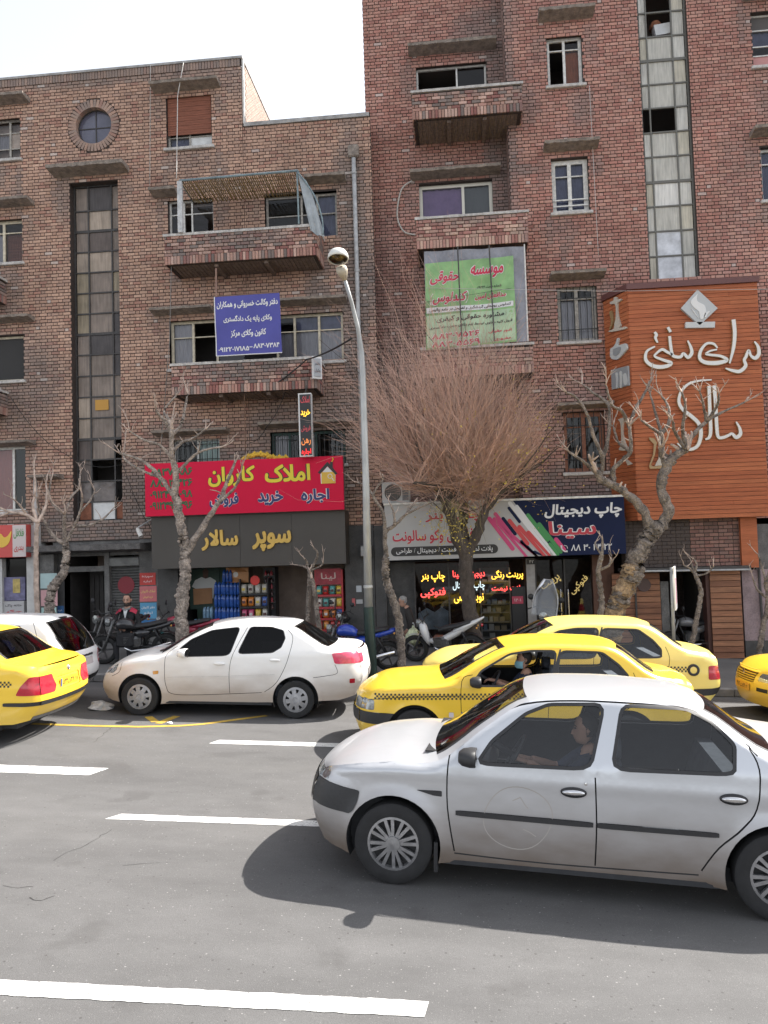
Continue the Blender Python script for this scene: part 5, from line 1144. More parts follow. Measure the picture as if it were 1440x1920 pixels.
for s, px, py, w, h, mt in (('چاپ بنر', 812, 1082, .60, .27, NEON_Y), ('فتوکپی', 812, 1112, .62, .26, NEON_R), ('دیجیتال سینا', 879, 1077, .80, .22, NEON_R), ('چاپ دیجیتال', 879, 1099, .80, .24, NEON_W), ('نوبت دهی', 879, 1122, .74, .24, NEON_Y), ('پرینت رنگی', 951, 1078, .78, .25, NEON_Y), ('پلات نیمت', 951, 1104, .76, .17, NEON_R)):
 gl = thing('lit_lettering', {'چاپ بنر': 'amber lit words over red lit words at the left of the print shop window', 'فتوکپی': 'red lit word under amber words at the left of the print shop window', 'دیجیتال سینا': 'red lit words half hidden by the trunk, uppermost of three lines', 'چاپ دیجیتال': 'whitish lit words behind the tree trunk, middle of three lines', 'نوبت دهی': 'amber lit words behind the tree trunk, lowest of three lines', 'پرینت رنگی': 'amber lit words to the right of the trunk in the print shop window', 'پلات نیمت': 'small red lit words below amber ones to the right of the trunk'}[s], 'lit sign', (0, 0, 0), 'lit words in the print shop window')
 p = on(px, py, Yn); write(s, mt, gl, (p[0], Yn, p[2]), (1, 0, 0), (0, 0, 1), w=w, h=h, bold=.014, depth=.012)
for s, px, py, w, ang, lab in (('پرینت', 1033, 1093, .52, 33, 'gold word slanting up on the left glass door of the print shop'), ('فتوکپی', 1086, 1097, .56, 43, 'gold word slanting up on the right glass door of the print shop')):
 gl = thing('door_lettering', lab, 'lettering'); p = on(px, py, Yn); an = math.radians(ang); write(s, GOLDF, gl, (p[0], Yn, p[2]), (math.cos(an), 0, math.sin(an)), (-math.sin(an), 0, math.cos(an)), w=w, h=.21, bold=.014, depth=.008)
rn = poster(960, 1118, 981, 1132, (.46, .06, .10), 'small red notice on the dark louvre in the print shop front', texts=[('۱۴۰۱', .5, .5, .6, .4)], tcol=(.62, .45, .45), Y=YF - .01, name='notice')
for px in (1052, 1066):
 m = MB(); p = on(px, 1132, YF); m.tube([(p[0], YF + .01, p[2] - .35), (p[0], YF - .01, p[2] - .3), (p[0], YF - .01, p[2] + .3), (p[0], YF + .01, p[2] + .35)], .018, 7); put('door_handle', m, CHROME, ps_)
sg = thing('shop_sign', 'long print shop sign, grey half and navy half divided by coloured stripes', 'sign'); Y = 18.6
LG = MP('sign_light_grey', (.42, .41, .40), .45, noise=(.9, .08)); NV = MP('sign_navy_panel', (.014, .02, .055), .6, spec=.12, noise=(.7, .25))
c4 = [on(719, 948, Y), on(1172, 931, Y), on(1172, 1040, Y), on(726, 1049, Y)]
z0, z1 = (c4[2][2] + c4[3][2]) / 2, (c4[0][2] + c4[1][2]) / 2; x0, x1 = FXx(722, 1000, Y), FXx(1172, 985, Y)
box_part('sign_case', sg, GSTONE, x0, x1, Y + .014, Y + .45, z0, z1); box_part('top_rail', sg, WHITEF, x0 - .02, x1 + .02, Y - .03, Y + .47, z1 + .001, z1 + .05)
xs = FXx(962, 950, Y); xe = FXx(1042, 1045, Y)
m = MB(); m.prism([(x0, z0), (xe, z0), (xs, z1), (x0, z1)], Y, Y + .0135); put('grey_panel', m, LG, sg); m = MB(); m.prism([(xe, z0), (x1, z0), (x1, z1), (xs, z1)], Y, Y + .0135); put('navy_panel', m, NV, sg)
STC = {'r': M('stripe_red', (.55, .045, .05), .45), 'g': M('stripe_green', (.04, .24, .06), .45), 'k': NV, 'm': M('stripe_magenta', (.55, .04, .16), .45), 'b': M('stripe_blue', (.16, .32, .52), .45), 'w': WHT}
dirx, dirz = (xe - xs), (z0 - z1); dl = math.hypot(dirx, dirz); ux, uz = dirx / dl, dirz / dl; vx, vz = -uz, ux
def stripe(o, t0, t1, wd, key, lift):
 P = []; r = wd / 2
 cx0, cz0 = xs + ux * t0 * dl + vx * o, z1 + uz * t0 * dl + vz * o; cx1, cz1 = xs + ux * t1 * dl + vx * o, z1 + uz * t1 * dl + vz * o
 for k in range(9): a = math.pi / 2 + math.pi * k / 8; P.append((cx0 + (ux * math.cos(a) + vx * math.sin(a)) * r, cz0 + (uz * math.cos(a) + vz * math.sin(a)) * r))
 for k in range(9): a = -math.pi / 2 + math.pi * k / 8; P.append((cx1 + (ux * math.cos(a) + vx * math.sin(a)) * r, cz1 + (uz * math.cos(a) + vz * math.sin(a)) * r))
 P = [(max(x0, min(x1, a)), max(z0 + .002, min(z1 - .002, b))) for a, b in P]
 m = MB(); m.prism(P, Y - lift, Y - .0005); put('colour_stripe', m, STC[key], sg)
for o, t0, t1, wd, k in ((-.70, .0, .55, .10, 'm'), (-.61, .05, .8, .09, 'm'), (-.52, .0, .35, .09, 'm'), (-.52, .4, .98, .09, 'm'), (-.44, .12, .4, .08, 'k'), (-.43, .55, .9, .09, 'k'), (-.34, .78, 1.0, .08, 'k'), (-.35, .2, .62, .09, 'r'), (-.26, .36, .95, .10, 'r'), (-.18, .05, .3, .07, 'k'), (-.17, .5, 1.0, .09, 'r'), (-.09, .0, .9, .09, 'w'), (-.01, .1, 1.0, .08, 'w'), (.07, .3, .75, .09, 'g'), (.15, .5, 1.0, .09, 'g'), (.06, .82, 1.0, .08, 'g'), (.24, .82, 1.0, .10, 'm'), (-.30, .93, 1.0, .06, 'b')): stripe(o, t0, t1, wd, k, .004 + .0007 * (abs(o * 100) % 9))
outlined('چاپ بنر', sg, 850, 968, Y, 1.35, .30, TXR, WHT, .03, .05); outlined('فلکس وکو سالونت', sg, 812, 1006, Y, 1.95, .34, TXR, WHT, .03, .05)
m = MB(); a, b, c = FXx(733, 1035, Y), FXx(934, 1030, Y), FZ(830, 1032, Y); P = []
for k in range(9): t = math.pi / 2 + math.pi * k / 8; P.append((a + .11 + .11 * math.cos(t), c + .11 * math.sin(t)))
for k in range(9): t = -math.pi / 2 + math.pi * k / 8; P.append((b - .11 + .11 * math.cos(t), c + .11 * math.sin(t)))
m.prism(P, Y - .006, Y - .0005); pl = put('black_band', m, BLK, sg); write('پلات لمینت / افست / دیجیتال / طراحی', WHT, pl, ((a + b) / 2, Y - .008, c), (1, 0, 0), (0, 0, 1), w=(b - a) * .9, h=.16, bold=.012)
write('چاپ دیجیتال', WHT, sg, on(1093, 958, Y - .003), (1, 0, 0), (0, 0, 1), w=1.80, h=.36, bold=.035, shear=.15)
outlined('سینا', sg, 1073, 993, Y, 1.10, .42, TXR, WHT, .025, .055); write('۸۸ ۳۰ ۴۴ ۲۲', WHT, sg, on(1109, 1026, Y - .003), (1, 0, 0), (0, 0, 1), w=.95, h=.15, bold=.012, shear=.1)
p = on(1058, 1028, Y); m = MB(); m.tube([(p[0] - .07, Y - .012, p[2] + .07), (p[0] - .06, Y - .012, p[2] - .02), (p[0] + .01, Y - .012, p[2] - .08), (p[0] + .07, Y - .012, p[2] - .07)], [.028, .016, .016, .028], 6); m.tube([(p[0] + .0, Y - .012, p[2] + .07), (p[0] + .06, Y - .012, p[2] + .05), (p[0] + .075, Y - .012, p[2] - .01)], .009, 5); put('phone_symbol', m, WHT, sg)
ac = thing('air_conditioner', 'white outdoor air conditioner standing on the print shop sign', 'air conditioner'); Y = 18.85; x0, x1, za, zc = RX(716, 903, 768, 941, Y)
za = z1 + .06; zc = za + .52; box_part('housing', ac, MP('aged_white_metal', (.46, .45, .43), .5, noise=(4, .3)), x0, x1, Y, Y + .32, za, zc, .02)
m = MB(); m.lathe([(.19, -.012), (.205, -.012), (.205, 0), (.19, 0)], (x0 + .27, Y, za + .26), 'y', 28); m2 = put('fan_grille', m, BLACKP, ac); m = MB(); m.lathe([(.001, -.004), (.19, -.004)], (x0 + .27, Y, za + .26), 'y', 24); put('fan_opening', m, ROOMD, m2)
for k in range(7): m = MB(); x = x0 + .11 + k * .053; h = math.sqrt(max(0, .19 ** 2 - (x - x0 - .27) ** 2)); m.box(x - .005, x + .005, Y - .011, Y - .005, za + .26 - h, za + .26 + h); put('grille_bar', m, GSTONE, m2)
box_part('side_grille', ac, GSTONE, x1 - .18, x1 - .03, Y - .006, Y - .001, za + .06, zc - .06)

# ---- wooden restaurant front
wd = thing('timber_cladding', 'tall orange timber cladding with white raised Persian letters', 'shop front')
WOODC = [(.42, .127, .053), (.39, .115, .048), (.435, .138, .058), (.40, .121, .051), (.375, .108, .045)]
WOODS = [MP('orange_plank_%s' % 'abcde'[i], c, .55, spec=.25, noise=(3.2, .22, (.35, 1, 5)), noise2=(9, .22, (.5, 1, 9)), bump=(25, .2)) for i, c in enumerate(WOODC)]
Yw = 18.62; xa, xb = FXx(1187, 760, Yw), FXx(1432, 760, Yw); z0, z1 = FZ(1310, 972, Yw), FZ(1310, 536, Yw); xc, yc = FXx(1142, 760, 19.3), 19.42
m = MB(); m.prism([(xa + .012, Yw + .03), (xb - .012, Yw + .03), (xb - .012, YF - .02), (xc + .05, YF - .02), (xc + .012, yc)], z0, z1, plane='xy'); put('backing_frame', m, M('dark_wood_gap', (.075, .028, .014), .8), wd)
PHt = .098; k = 0; z = z0
ud = Vector((xa - xc, Yw - yc, 0)); ul = ud.length; ud.normalize(); nd = Vector((ud.y, -ud.x, 0))
while z < z1 - .02:
 zt_ = min(z + PHt - .009, z1); js = sorted(random.uniform(.2, .8) for _ in range(1)) if k % 2 else []
 ends = [xa] + [xa + (xb - xa) * j for j in js] + [xb]
 for a, b in zip(ends, ends[1:]):
  m = MB(); d = random.uniform(0, .006); m.box(a + .002, b - .002, Yw - d, Yw + .028, z, zt_); put('plank', m, random.choice(WOODS), wd)
 m = MB(); c = Vector((xc, yc, 0)) + ud * ul / 2 + nd * .0; m.obox((c.x, c.y, (z + zt_) / 2), ud * (ul / 2 - .004), nd * .014, (0, 0, (zt_ - z) / 2)); put('plank', m, random.choice(WOODS), wd)
 z += PHt; k += 1
m = MB(); m.prism([(xa - .04, Yw - .06), (xb + .03, Yw - .06), (xb + .03, YF - .01), (xc - .03, YF - .01), (xc - .06, yc - .04)], z1 + .002, z1 + .14, plane='xy'); put('top_trim', m, M('oxblood_trim', (.12, .045, .04), .5), wd)
LETW = M('letter_white', (.66, .65, .63), .4); LETG = M('letter_edge_gold', (.36, .24, .12), .4, .3)
def Zp(zx, zy): return FXx(960 + zx / 3, 500 + zy / 3, Yw), FZ(960 + zx / 3, 500 + zy / 3, Yw)
def stroke(pts, wids, nm='raised_letter', dep=.07):
 Q = catmull([Zp(*p) for p in pts], 6); n = len(Q); Wd = []
 for i in range(n):
  t = i / (n - 1) * (len(wids) - 1); k = min(int(t), len(wids) - 2); Wd.append((wids[k] + (wids[k + 1] - wids[k]) * (t - k)) * .0042)
 A = []; B = []
 for i, p in enumerate(Q):
  a = Q[max(i - 1, 0)]; b = Q[min(i + 1, n - 1)]; dx, dz = b[0] - a[0], b[1] - a[1]; l = math.hypot(dx, dz) or 1; A.append((p[0] - dz / l * Wd[i], p[1] + dx / l * Wd[i])); B.append((p[0] + dz / l * Wd[i], p[1] - dx / l * Wd[i]))
 e = MB(); y1, y0 = Yw - dep, Yw - .01
 e.rings([[(A[i][0], y0, A[i][1]), (A[i][0], y1, A[i][1]), (B[i][0], y1, B[i][1]), (B[i][0], y0, B[i][1])] for i in range(n)], True, True)
 o = put(nm, e, LETG, wd); f = MB(); k = .78
 f.rings([[((A[i][0] + B[i][0]) / 2 + (A[i][0] - B[i][0]) / 2 * k, y1 - .004, (A[i][1] + B[i][1]) / 2 + (A[i][1] - B[i][1]) / 2 * k), ((A[i][0] + B[i][0]) / 2 - (A[i][0] - B[i][0]) / 2 * k, y1 - .004, (A[i][1] + B[i][1]) / 2 - (A[i][1] - B[i][1]) / 2 * k)] for i in range(n)], False, False, False); put('letter_face', f, LETW, o)
for P, Wt in (([(1357, 425), (1378, 455), (1382, 495), (1362, 518), (1338, 505), (1325, 475), (1310, 510), (1300, 530), (1308, 562), (1275, 592), (1235, 588), (1195, 575)], [4, 10, 12, 12, 8, 8, 10, 9, 11, 12, 10, 4]),
              ([(1240, 302), (1247, 380), (1240, 460), (1218, 548)], [13, 12, 11, 5]), ([(1150, 462), (1128, 438), (1088, 438), (1056, 478), (1052, 520), (1085, 543), (1150, 545), (1203, 530), (1170, 508), (1110, 500), (1085, 495), (1110, 478), (1148, 470)], [5, 8, 8, 10, 11, 13, 14, 11, 9, 8, 6, 6, 5]),
              ([(983, 420), (1000, 455), (1006, 490), (985, 514), (960, 492), (945, 510), (922, 512), (898, 500), (888, 450), (882, 395)], [4, 9, 11, 11, 8, 10, 10, 10, 10, 9]), ([(898, 500), (868, 484), (840, 470), (808, 492), (800, 510), (850, 530), (890, 545), (870, 562), (820, 568), (775, 555), (748, 525), (755, 480), (800, 453)], [8, 9, 9, 7, 7, 9, 11, 12, 13, 12, 11, 8, 5]),
              ([(798, 372), (808, 388), (803, 405), (815, 432)], [8, 10, 9, 5]), ([(872, 345), (888, 372)], [9, 9]),
              ([(1255, 875), (1275, 912), (1278, 945), (1255, 962), (1232, 942), (1210, 952), (1185, 962), (1155, 960), (1146, 900), (1140, 780), (1132, 672)], [4, 9, 12, 12, 8, 9, 10, 10, 11, 11, 12]), ([(1103, 674), (1107, 800), (1112, 920), (1104, 962), (1082, 974)], [11, 11, 11, 10, 5]),
              ([(1118, 640), (1050, 645), (990, 662), (948, 705), (934, 760), (955, 805), (1005, 845), (1045, 885), (1058, 940), (1042, 1005), (1000, 1030), (955, 1018), (925, 995)], [4, 6, 8, 9, 10, 11, 12, 12, 12, 11, 10, 7, 4])): stroke(P, Wt)
lg = MB(); D = [Zp(*p) for p in ((1037, 135), (1150, 240), (1050, 335), (944, 240))]; lg.prism(D, Yw - .09, Yw - .01); em = put('emblem_diamond', lg, M('emblem_grey', (.44, .45, .45), .5), wd)
m = MB(); D2 = [Zp(*p) for p in ((970, 318), (1136, 315), (1134, 348), (970, 350))]; m.prism(D2, Yw - .09, Yw - .01); put('emblem_bar', m, M('emblem_bar_grey', (.50, .50, .49), .5), wd)
for P in ([(1037, 160), (1000, 200), (1010, 230), (1045, 262), (1052, 300), (1070, 295), (1085, 262), (1075, 225), (1035, 200)], [(1000, 238), (1012, 258), (1045, 300), (1020, 262)], [(1070, 290), (1082, 265), (1106, 258), (1092, 275), (1085, 292)]):
 m = MB(); Q = [Zp(*p) for p in catmull([tuple(map(float, p)) for p in P + [P[0]]], 4)[:-1]]; m.prism(Q, Yw - .105, Yw - .091); put('emblem_flame', m, LETW, em)
def side_pt(px, py, lift):
 d = ray(px, py); o = Vector((0, 0, CAMH)); c = Vector((xc, yc, 0)) + nd * (.016 + lift); t = (c - o).dot(nd) / d.dot(nd); return o + d * t
def side_shape(P, nm, mat, lift=.05, smooth=True, parent=None):
 Q = catmull([tuple(map(float, p)) for p in P + [P[0]]], 4)[:-1] if smooth else P
 a = [side_pt(960 + x / 3, 500 + y / 3, .0) for x, y in Q]; b = [p + nd * lift for p in a]; m = MB(); m.rings([a, b], True, True); return put(nm, m, mat, parent or wd)
side_shape([(560, 200), (580, 190), (582, 175), (598, 172), (600, 185), (622, 182), (615, 196), (602, 205), (600, 240), (606, 290), (618, 330), (612, 345), (645, 338), (642, 352), (560, 368), (556, 360), (580, 350), (585, 320), (592, 285), (590, 215), (562, 212)], 'hookah_emblem', M('emblem_beige', (.50, .45, .38), .5))
side_shape([(555, 258), (568, 248), (574, 270), (578, 310), (565, 345), (556, 352), (566, 310)], 'hookah_hose', LETG)
side_shape([(562, 462), (580, 450), (592, 430), (600, 405), (608, 405), (604, 440), (625, 438), (632, 436), (648, 434), (655, 460), (640, 482), (625, 500), (600, 522), (572, 520), (560, 500)], 'cup_emblem', M('emblem_silver', (.50, .51, .50), .4))
side_shape([(580, 465), (620, 452), (618, 480), (600, 500), (580, 498)], 'cup_face', M('emblem_dull', (.27, .28, .29), .4), .06)
pq = side_shape([(566, 582), (660, 558), (666, 668), (570, 692)], 'plate_emblem', MATS['emblem_dull'], .05, False)
for P in ([(592, 600), (604, 598), (606, 640), (604, 680), (597, 682), (597, 640)], [(614, 594), (626, 588), (630, 620), (626, 676), (618, 678), (618, 630)], [(634, 610), (650, 600), (660, 640), (655, 665), (640, 660)]): side_shape(P, 'cutlery_emblem', MATS['emblem_silver'], .06, True, pq)
side_shape([(605, 860), (640, 850), (632, 880), (630, 940), (650, 1010), (680, 1030), (612, 1032), (622, 1000), (622, 930), (618, 880)], 'hookah_emblem', MATS['emblem_beige'])
side_shape([(640, 1075), (680, 1110), (660, 1118)], 'small_emblem', MATS['emblem_beige'], .05, False)
P = [(768, 962), (795, 968), (812, 990), (800, 1060), (778, 1118), (790, 1125), (858, 1120), (856, 1136), (772, 1138), (768, 1120), (790, 1060), (795, 1000), (770, 975)]
m = MB(); m.prism([Zp(*p) for p in P], Yw - .06, Yw - .01); put('hookah_outline', m, LETG, wd); m = MB(); m.prism([Zp(*p) for p in ((822, 940), (835, 945), (842, 1000), (836, 1040), (842, 1090), (860, 1118), (800, 1122), (822, 1080), (825, 1000))], Yw - .06, Yw - .01); put('hookah_emblem', m, MATS['emblem_beige'], wd)
Yg = 19.0
xL, xR = FXx(1172, 1020, Yg), FXx(1394, 1020, Yg); zA, zB = FZ(1285, 1062, Yg), FZ(1285, 968, Yg)
gr = thing('restaurant_entrance', 'boarded restaurant entrance with a dark doorway below the timber front', 'shop front')
m = MB(); m.box(xL, xR, Yg + .012, YF - .02, zA, zB); put('brick_band', m, MORTAR, gr)
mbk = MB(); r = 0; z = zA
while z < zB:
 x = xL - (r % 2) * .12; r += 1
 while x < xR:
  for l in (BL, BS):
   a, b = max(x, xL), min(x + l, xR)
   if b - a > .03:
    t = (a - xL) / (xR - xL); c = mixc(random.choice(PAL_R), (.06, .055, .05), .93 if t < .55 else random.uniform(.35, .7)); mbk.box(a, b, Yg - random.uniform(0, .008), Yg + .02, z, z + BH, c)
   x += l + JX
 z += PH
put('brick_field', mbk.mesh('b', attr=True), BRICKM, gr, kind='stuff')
box_part('ledge', gr, DARKF, xL - .1, xR + .02, Yg - .35, YF, zA - .09, zA - .01); m = MB(); m.tube([(xL, Yg - .38, zA - .07), (xR, Yg - .38, zA - .10)], .022, 6); put('ledge_rail', m, PIPE, gr)
box_part('orange_post', gr, WOODS[0], FXx(1390, 1020, Yg - .1), FXx(1421, 1020, Yg - .1), Yg - .1, Yg + .3, FZ(1405, 1064, Yg), zB + .02)
WP2 = [MP('brown_board_%s' % 'abc'[i], c, .6, noise=(3.2, .35, (.35, 1, 5)), noise2=(11, .35, (.5, 1, 9))) for i, c in enumerate(((.30, .13, .065), (.25, .105, .055), (.34, .155, .08)))]
def boards(pa, pb, pt_, Yq, nm):
 a, b = FXx(pa, 1150, Yq), FXx(pb, 1150, Yq); zt_ = FZ((pa + pb) / 2, pt_, Yq); z = pvz(b) + .02; m = MB(); m.box(a, b, Yq + .02, Yq + .1, pvz(b) - .2, zt_); w = put(nm, m, MATS['dark_wood_gap'], gr)
 while z < zt_ - .02:
  h = min(.135, zt_ - z); m = MB(); d = random.uniform(0, .008); m.box(a + .003, b - .003, Yq - d, Yq + .02, z, z + h - .012); put('plank', m, random.choice(WP2), w); z += .14
 return w
bw = boards(1150, 1240, 1074, 19.25, 'boarded_wall'); boards(1334, 1392, 1068, 18.95, 'boarded_wall')
p = on(1208, 1097, 19.2); m = MB(); m.lathe([(.001, -.03), (.16, -.03), (.16, 0)], (p[0], 19.245, p[2]), 'y', 24); put('round_plaque', m, M('dark_plaque', (.08, .045, .04), .5), gr)
box_part('dark_post', gr, DARKF, FXx(1192, 1150, 19.2), FXx(1195, 1150, 19.2), 19.18, 19.24, pvz(5), FZ(1194, 1080, 19.2))
box_part('door_jamb', gr, M('dark_red_jamb', (.07, .028, .022), .6), FXx(1326, 1150, 19.0), FXx(1334, 1150, 19.0), 19.0, 19.3, pvz(6), FZ(1330, 1068, 19))
box_part('grey_jamb', gr, GSTONE, FXx(1241, 1150, 19.25), FXx(1256, 1150, 19.25), 19.27, 19.4, pvz(6), FZ(1248, 1090, 19.3));
a, b = FXx(1236, 1150, 19.3), FXx(1336, 1150, 19.3); rm = MB(); y2 = 22; zt_ = zA - .05; rm.quad((a, y2, -1), (b, y2, -1), (b, y2, zt_), (a, y2, zt_)); rm.quad((a, 19.3, -1), (a, y2, -1), (a, y2, zt_), (a, 19.3, zt_)); rm.quad((b, y2, -1), (b, 19.3, -1), (b, 19.3, zt_), (b, y2, zt_)); rm.quad((a, 19.3, zt_), (a, y2, zt_), (b, y2, zt_), (b, 19.3, zt_)); put('doorway', rm, ROOMD, gr)
box_part('side_wall', gr, MP('brown_jamb', (.12, .055, .035), .7, noise=(4, .3)), FXx(1112, 1100, YF), FXx(1152, 1100, YF), YF - .02, YF + .3, -1, FZ(1130, 1040, YF))
wall_piece(Rb, 1392, 1600, 1066, PINKW, Y=19.2, d=.3); wall_piece(Rb, 1392, 1600, 1200, DSTONE, Y=19.15, d=.05, name='plinth'); wall_piece(Rb, 1420, 1600, 980, GSTONE, Y=19.3, d=.3)
m = MB(); p = on(1424, 1090, 19.15); m.tube([(p[0], 19.15, p[2] + .5), (p[0] + .02, 19.15, p[2] - 1.6)], .03, 6); put('drainpipe', m, DSTONE, Rb)
cc_ = thing('security_camera', 'white security camera on an arm left of the dark grey fascia', 'camera'); Yc = 18.9
a, b = on(288, 972, Yc + .3), on(257, 990, Yc); m = MB(); m.tube([a, b], .018, 6); put('arm', m, PIPE, cc_); c = on(261, 998, Yc - .02); m = MB(); d = (Vector(c) - Vector(b)).normalized(); m.tube([Vector(b), Vector(b) + d * .05, Vector(c) + d * .12], [.03, .055, .06], 8); put('camera_body', m.mesh('c', True, sharp=40), WHITEF, cc_)
m = MB(); m.lathe([(.001, -.02), (.06, -.02), (.06, 0)], a, 'y', 14); put('wall_plate', m, PIPE, cc_)
mt_ = thing('meter_box', 'pale grey meter box on the dark pilaster behind the lamp post', 'box'); x0, x1, z0, z1 = RX(676, 1022, 698, 1044, 19.38); box_part('box_body', mt_, GSTONE, x0, x1, 19.25, 19.41, z0, z1, .015); box_part('box_lid', mt_, PIPE, x0 + .03, x1 - .03, 19.243, 19.249, z0 + .03, z1 - .03)
for k, (a, b, c, d, col, lab) in enumerate(((668, 1098, 678, 1110, (.45, .47, .5), 'pale sticker on the dark pilaster, upper of two'), (660, 1122, 666, 1136, (.5, .12, .12), 'red and white sticker on the dark pilaster, by the red rack'), (668, 1124, 680, 1132, (.4, .4, .4), 'grey sticker on the dark pilaster, below a pale one'))): poster(a, b, c, d, col, lab, Y=19.41, th=.004, name='sticker')
# ------------------------------------------------------------------ trees, lamp post, street sign, cables
BARKG = MP('bark_grey', (.27, .225, .19), .9, noise=(8, .75, (1, 1, .6)), noise2=(40, .6), bump=(24, 1.0, .06))
BARKP = MP('bark_pale_mottled', (.40, .335, .285), .85, noise=(7, .75), noise2=(30, .65), bump=(22, 1.0, .06))
BARKD = MP('bark_dark', (.095, .075, .062), .92, noise=(12, .5, (1, 1, .35)), noise2=(60, .4, (1, 1, .4)), bump=(46, 1.0, .03))
WEATH = MP('bark_flaking_tan', (.46, .32, .19), .85, noise=(9, .6), noise2=(30, .5), bump=(20, 1.0, .05))  # tan of the flaking bark on the big pollard's lower trunk
TWIGR = MP('twig_red_brown', (.56, .35, .27), .8, noise=(2.2, .3))
TWIGP = MP('twig_pale', (.46, .36, .30), .85, noise=(7, .6))
LEAFY = M('leaf_yellow', (.50, .38, .07), .7)
def limb(m, px, Y0, rpx0, rpx1, n=8, dy=0.0, bumps=.12, sub=5, seed=0):
 """px: photo points of a limb, met with the tree's own depth Y0..Y0+dy"""
 rnd = random.Random(seed + int(px[0][0] * 13 + px[-1][1]))
 k = len(px); P = [onY(x, y, Y0 + dy * i / max(1, k - 1)) for i, (x, y) in enumerate(px)]
 P = [Vector(q) for q in catmull([tuple(p) for p in P], sub)]
 N = len(P); R = []
 for i in range(N):
  t = i / (N - 1); r = (rpx0 + (rpx1 - rpx0) * t) * Y0 / FPX * (1 + rnd.uniform(-bumps, bumps)); R.append(r)
  P[i] = P[i] + Vector((rnd.uniform(-1, 1), rnd.uniform(-1, 1), rnd.uniform(-.3, .3))) * r * .22
 m.tube(P, R, n, True, wob=.08); return P, R
def knobs(m, P, R, cnt, rnd):
 for _ in range(cnt):
  i = rnd.randrange(2, len(P) - 1); a = rnd.uniform(0, 6.28); d = Vector((math.cos(a), math.sin(a), rnd.uniform(-.2, .5))).normalized(); r = R[i]
  m.tube([P[i] + d * r * .5, P[i] + d * r * 1.0, P[i] + d * r * 1.2], [r * .5, r * .34, r * .12], 6)
def finger(m, p, d, L, r, rnd, depth=0):
 P = [p]; dd = d.copy(); n = 5
 for k in range(n):
  dd = (dd + Vector((rnd.uniform(-.28, .28), rnd.uniform(-.28, .28), rnd.uniform(-.12, .26)))).normalized(); P.append(P[-1] + dd * L / n)
 m.tube(P, [r * (1 - .62 * k / n) for k in range(n + 1)], 5)
 if depth > 0:
  for _ in range(2):
   k = rnd.randrange(2, n); d2 = (dd + Vector((rnd.uniform(-1, 1), rnd.uniform(-.8, .8), rnd.uniform(-.1, .8)))).normalized(); finger(m, P[k], d2, L * .5, r * .55, rnd, depth - 1)
def pollard(name, label, Y, trunk, tr, limbs, twigs, bark, seed, ntw=3, twmat=None, dyl=.5, group=None, kn=10, twl=.5):
 rnd = random.Random(seed); t = thing(name, label, 'tree', (0, 0, 0), group)
 m = MB(); P, R = limb(m, trunk, Y, tr[0], tr[1], 16, 0, .045, 12, seed); knobs(m, P, R, kn, rnd); put('trunk', m.mesh('trunk', True), bark, t)
 for pts, r0, r1 in limbs:
  b = MB(); P, R = limb(b, pts, Y, r0, r1, 8, rnd.uniform(-dyl, dyl), .12, 5, seed); knobs(b, P, R, kn // 3, rnd)
  br = put('branch', b.mesh('branch', True), bark, t)
  tw = MB()
  for _ in range(ntw):
   d = (P[-1] - P[-3]).normalized(); d = (d + Vector((rnd.uniform(-.7, .7), rnd.uniform(-.7, .7), rnd.uniform(-.1, .8)))).normalized(); finger(tw, P[-1], d, rnd.uniform(.4, 1.1) * twl, R[-1] * .8, rnd, 1)
  for _ in range(ntw):
   i = rnd.randrange(len(P) // 3, len(P)); d = Vector((rnd.uniform(-1, 1), rnd.uniform(-.7, .7), rnd.uniform(.2, 1))).normalized(); finger(tw, P[i], d, rnd.uniform(.25, .7) * twl, R[-1] * .6, rnd, 0)
  if tw.v: o = put('twig', tw.mesh('twig', True), twmat or bark, br); o['kind'] = 'stuff'
 return t
pollard('bare_tree', 'pollarded bare tree with forked mottled trunk crossing the red and grey shop signs', 15.6,
 [(343, 1215), (340, 1150), (347, 1085), (346, 1030), (340, 990), (330, 930)], (13, 8), [
 ([(346, 1045), (365, 1012), (390, 972), (412, 940), (425, 905), (440, 870)], 7.5, 2.5), ([(330, 935), (300, 895), (278, 872), (258, 860), (225, 850)], 5, 2), ([(330, 935), (328, 880), (322, 850), (322, 805)], 7, 4),
 ([(322, 850), (340, 830), (362, 822), (385, 805)], 3.6, 1.8), ([(322, 860), (300, 835), (270, 825), (243, 808)], 3.4, 1.6), ([(322, 815), (310, 790), (298, 778), (292, 768)], 4, 2), ([(322, 815), (338, 800), (345, 775), (352, 740)], 4, 2), ([(322, 830), (318, 790), (308, 770), (330, 742)], 4, 1.8), ([(412, 940), (440, 915), (450, 890)], 3.5, 1.6), ([(330, 890), (355, 862), (380, 845), (415, 838)], 3.6, 1.6), ([(300, 895), (262, 880), (235, 862), (232, 850)], 3, 1.6)], None, BARKP, 3, 2, TWIGP, group='pollarded street trees', kn=26)
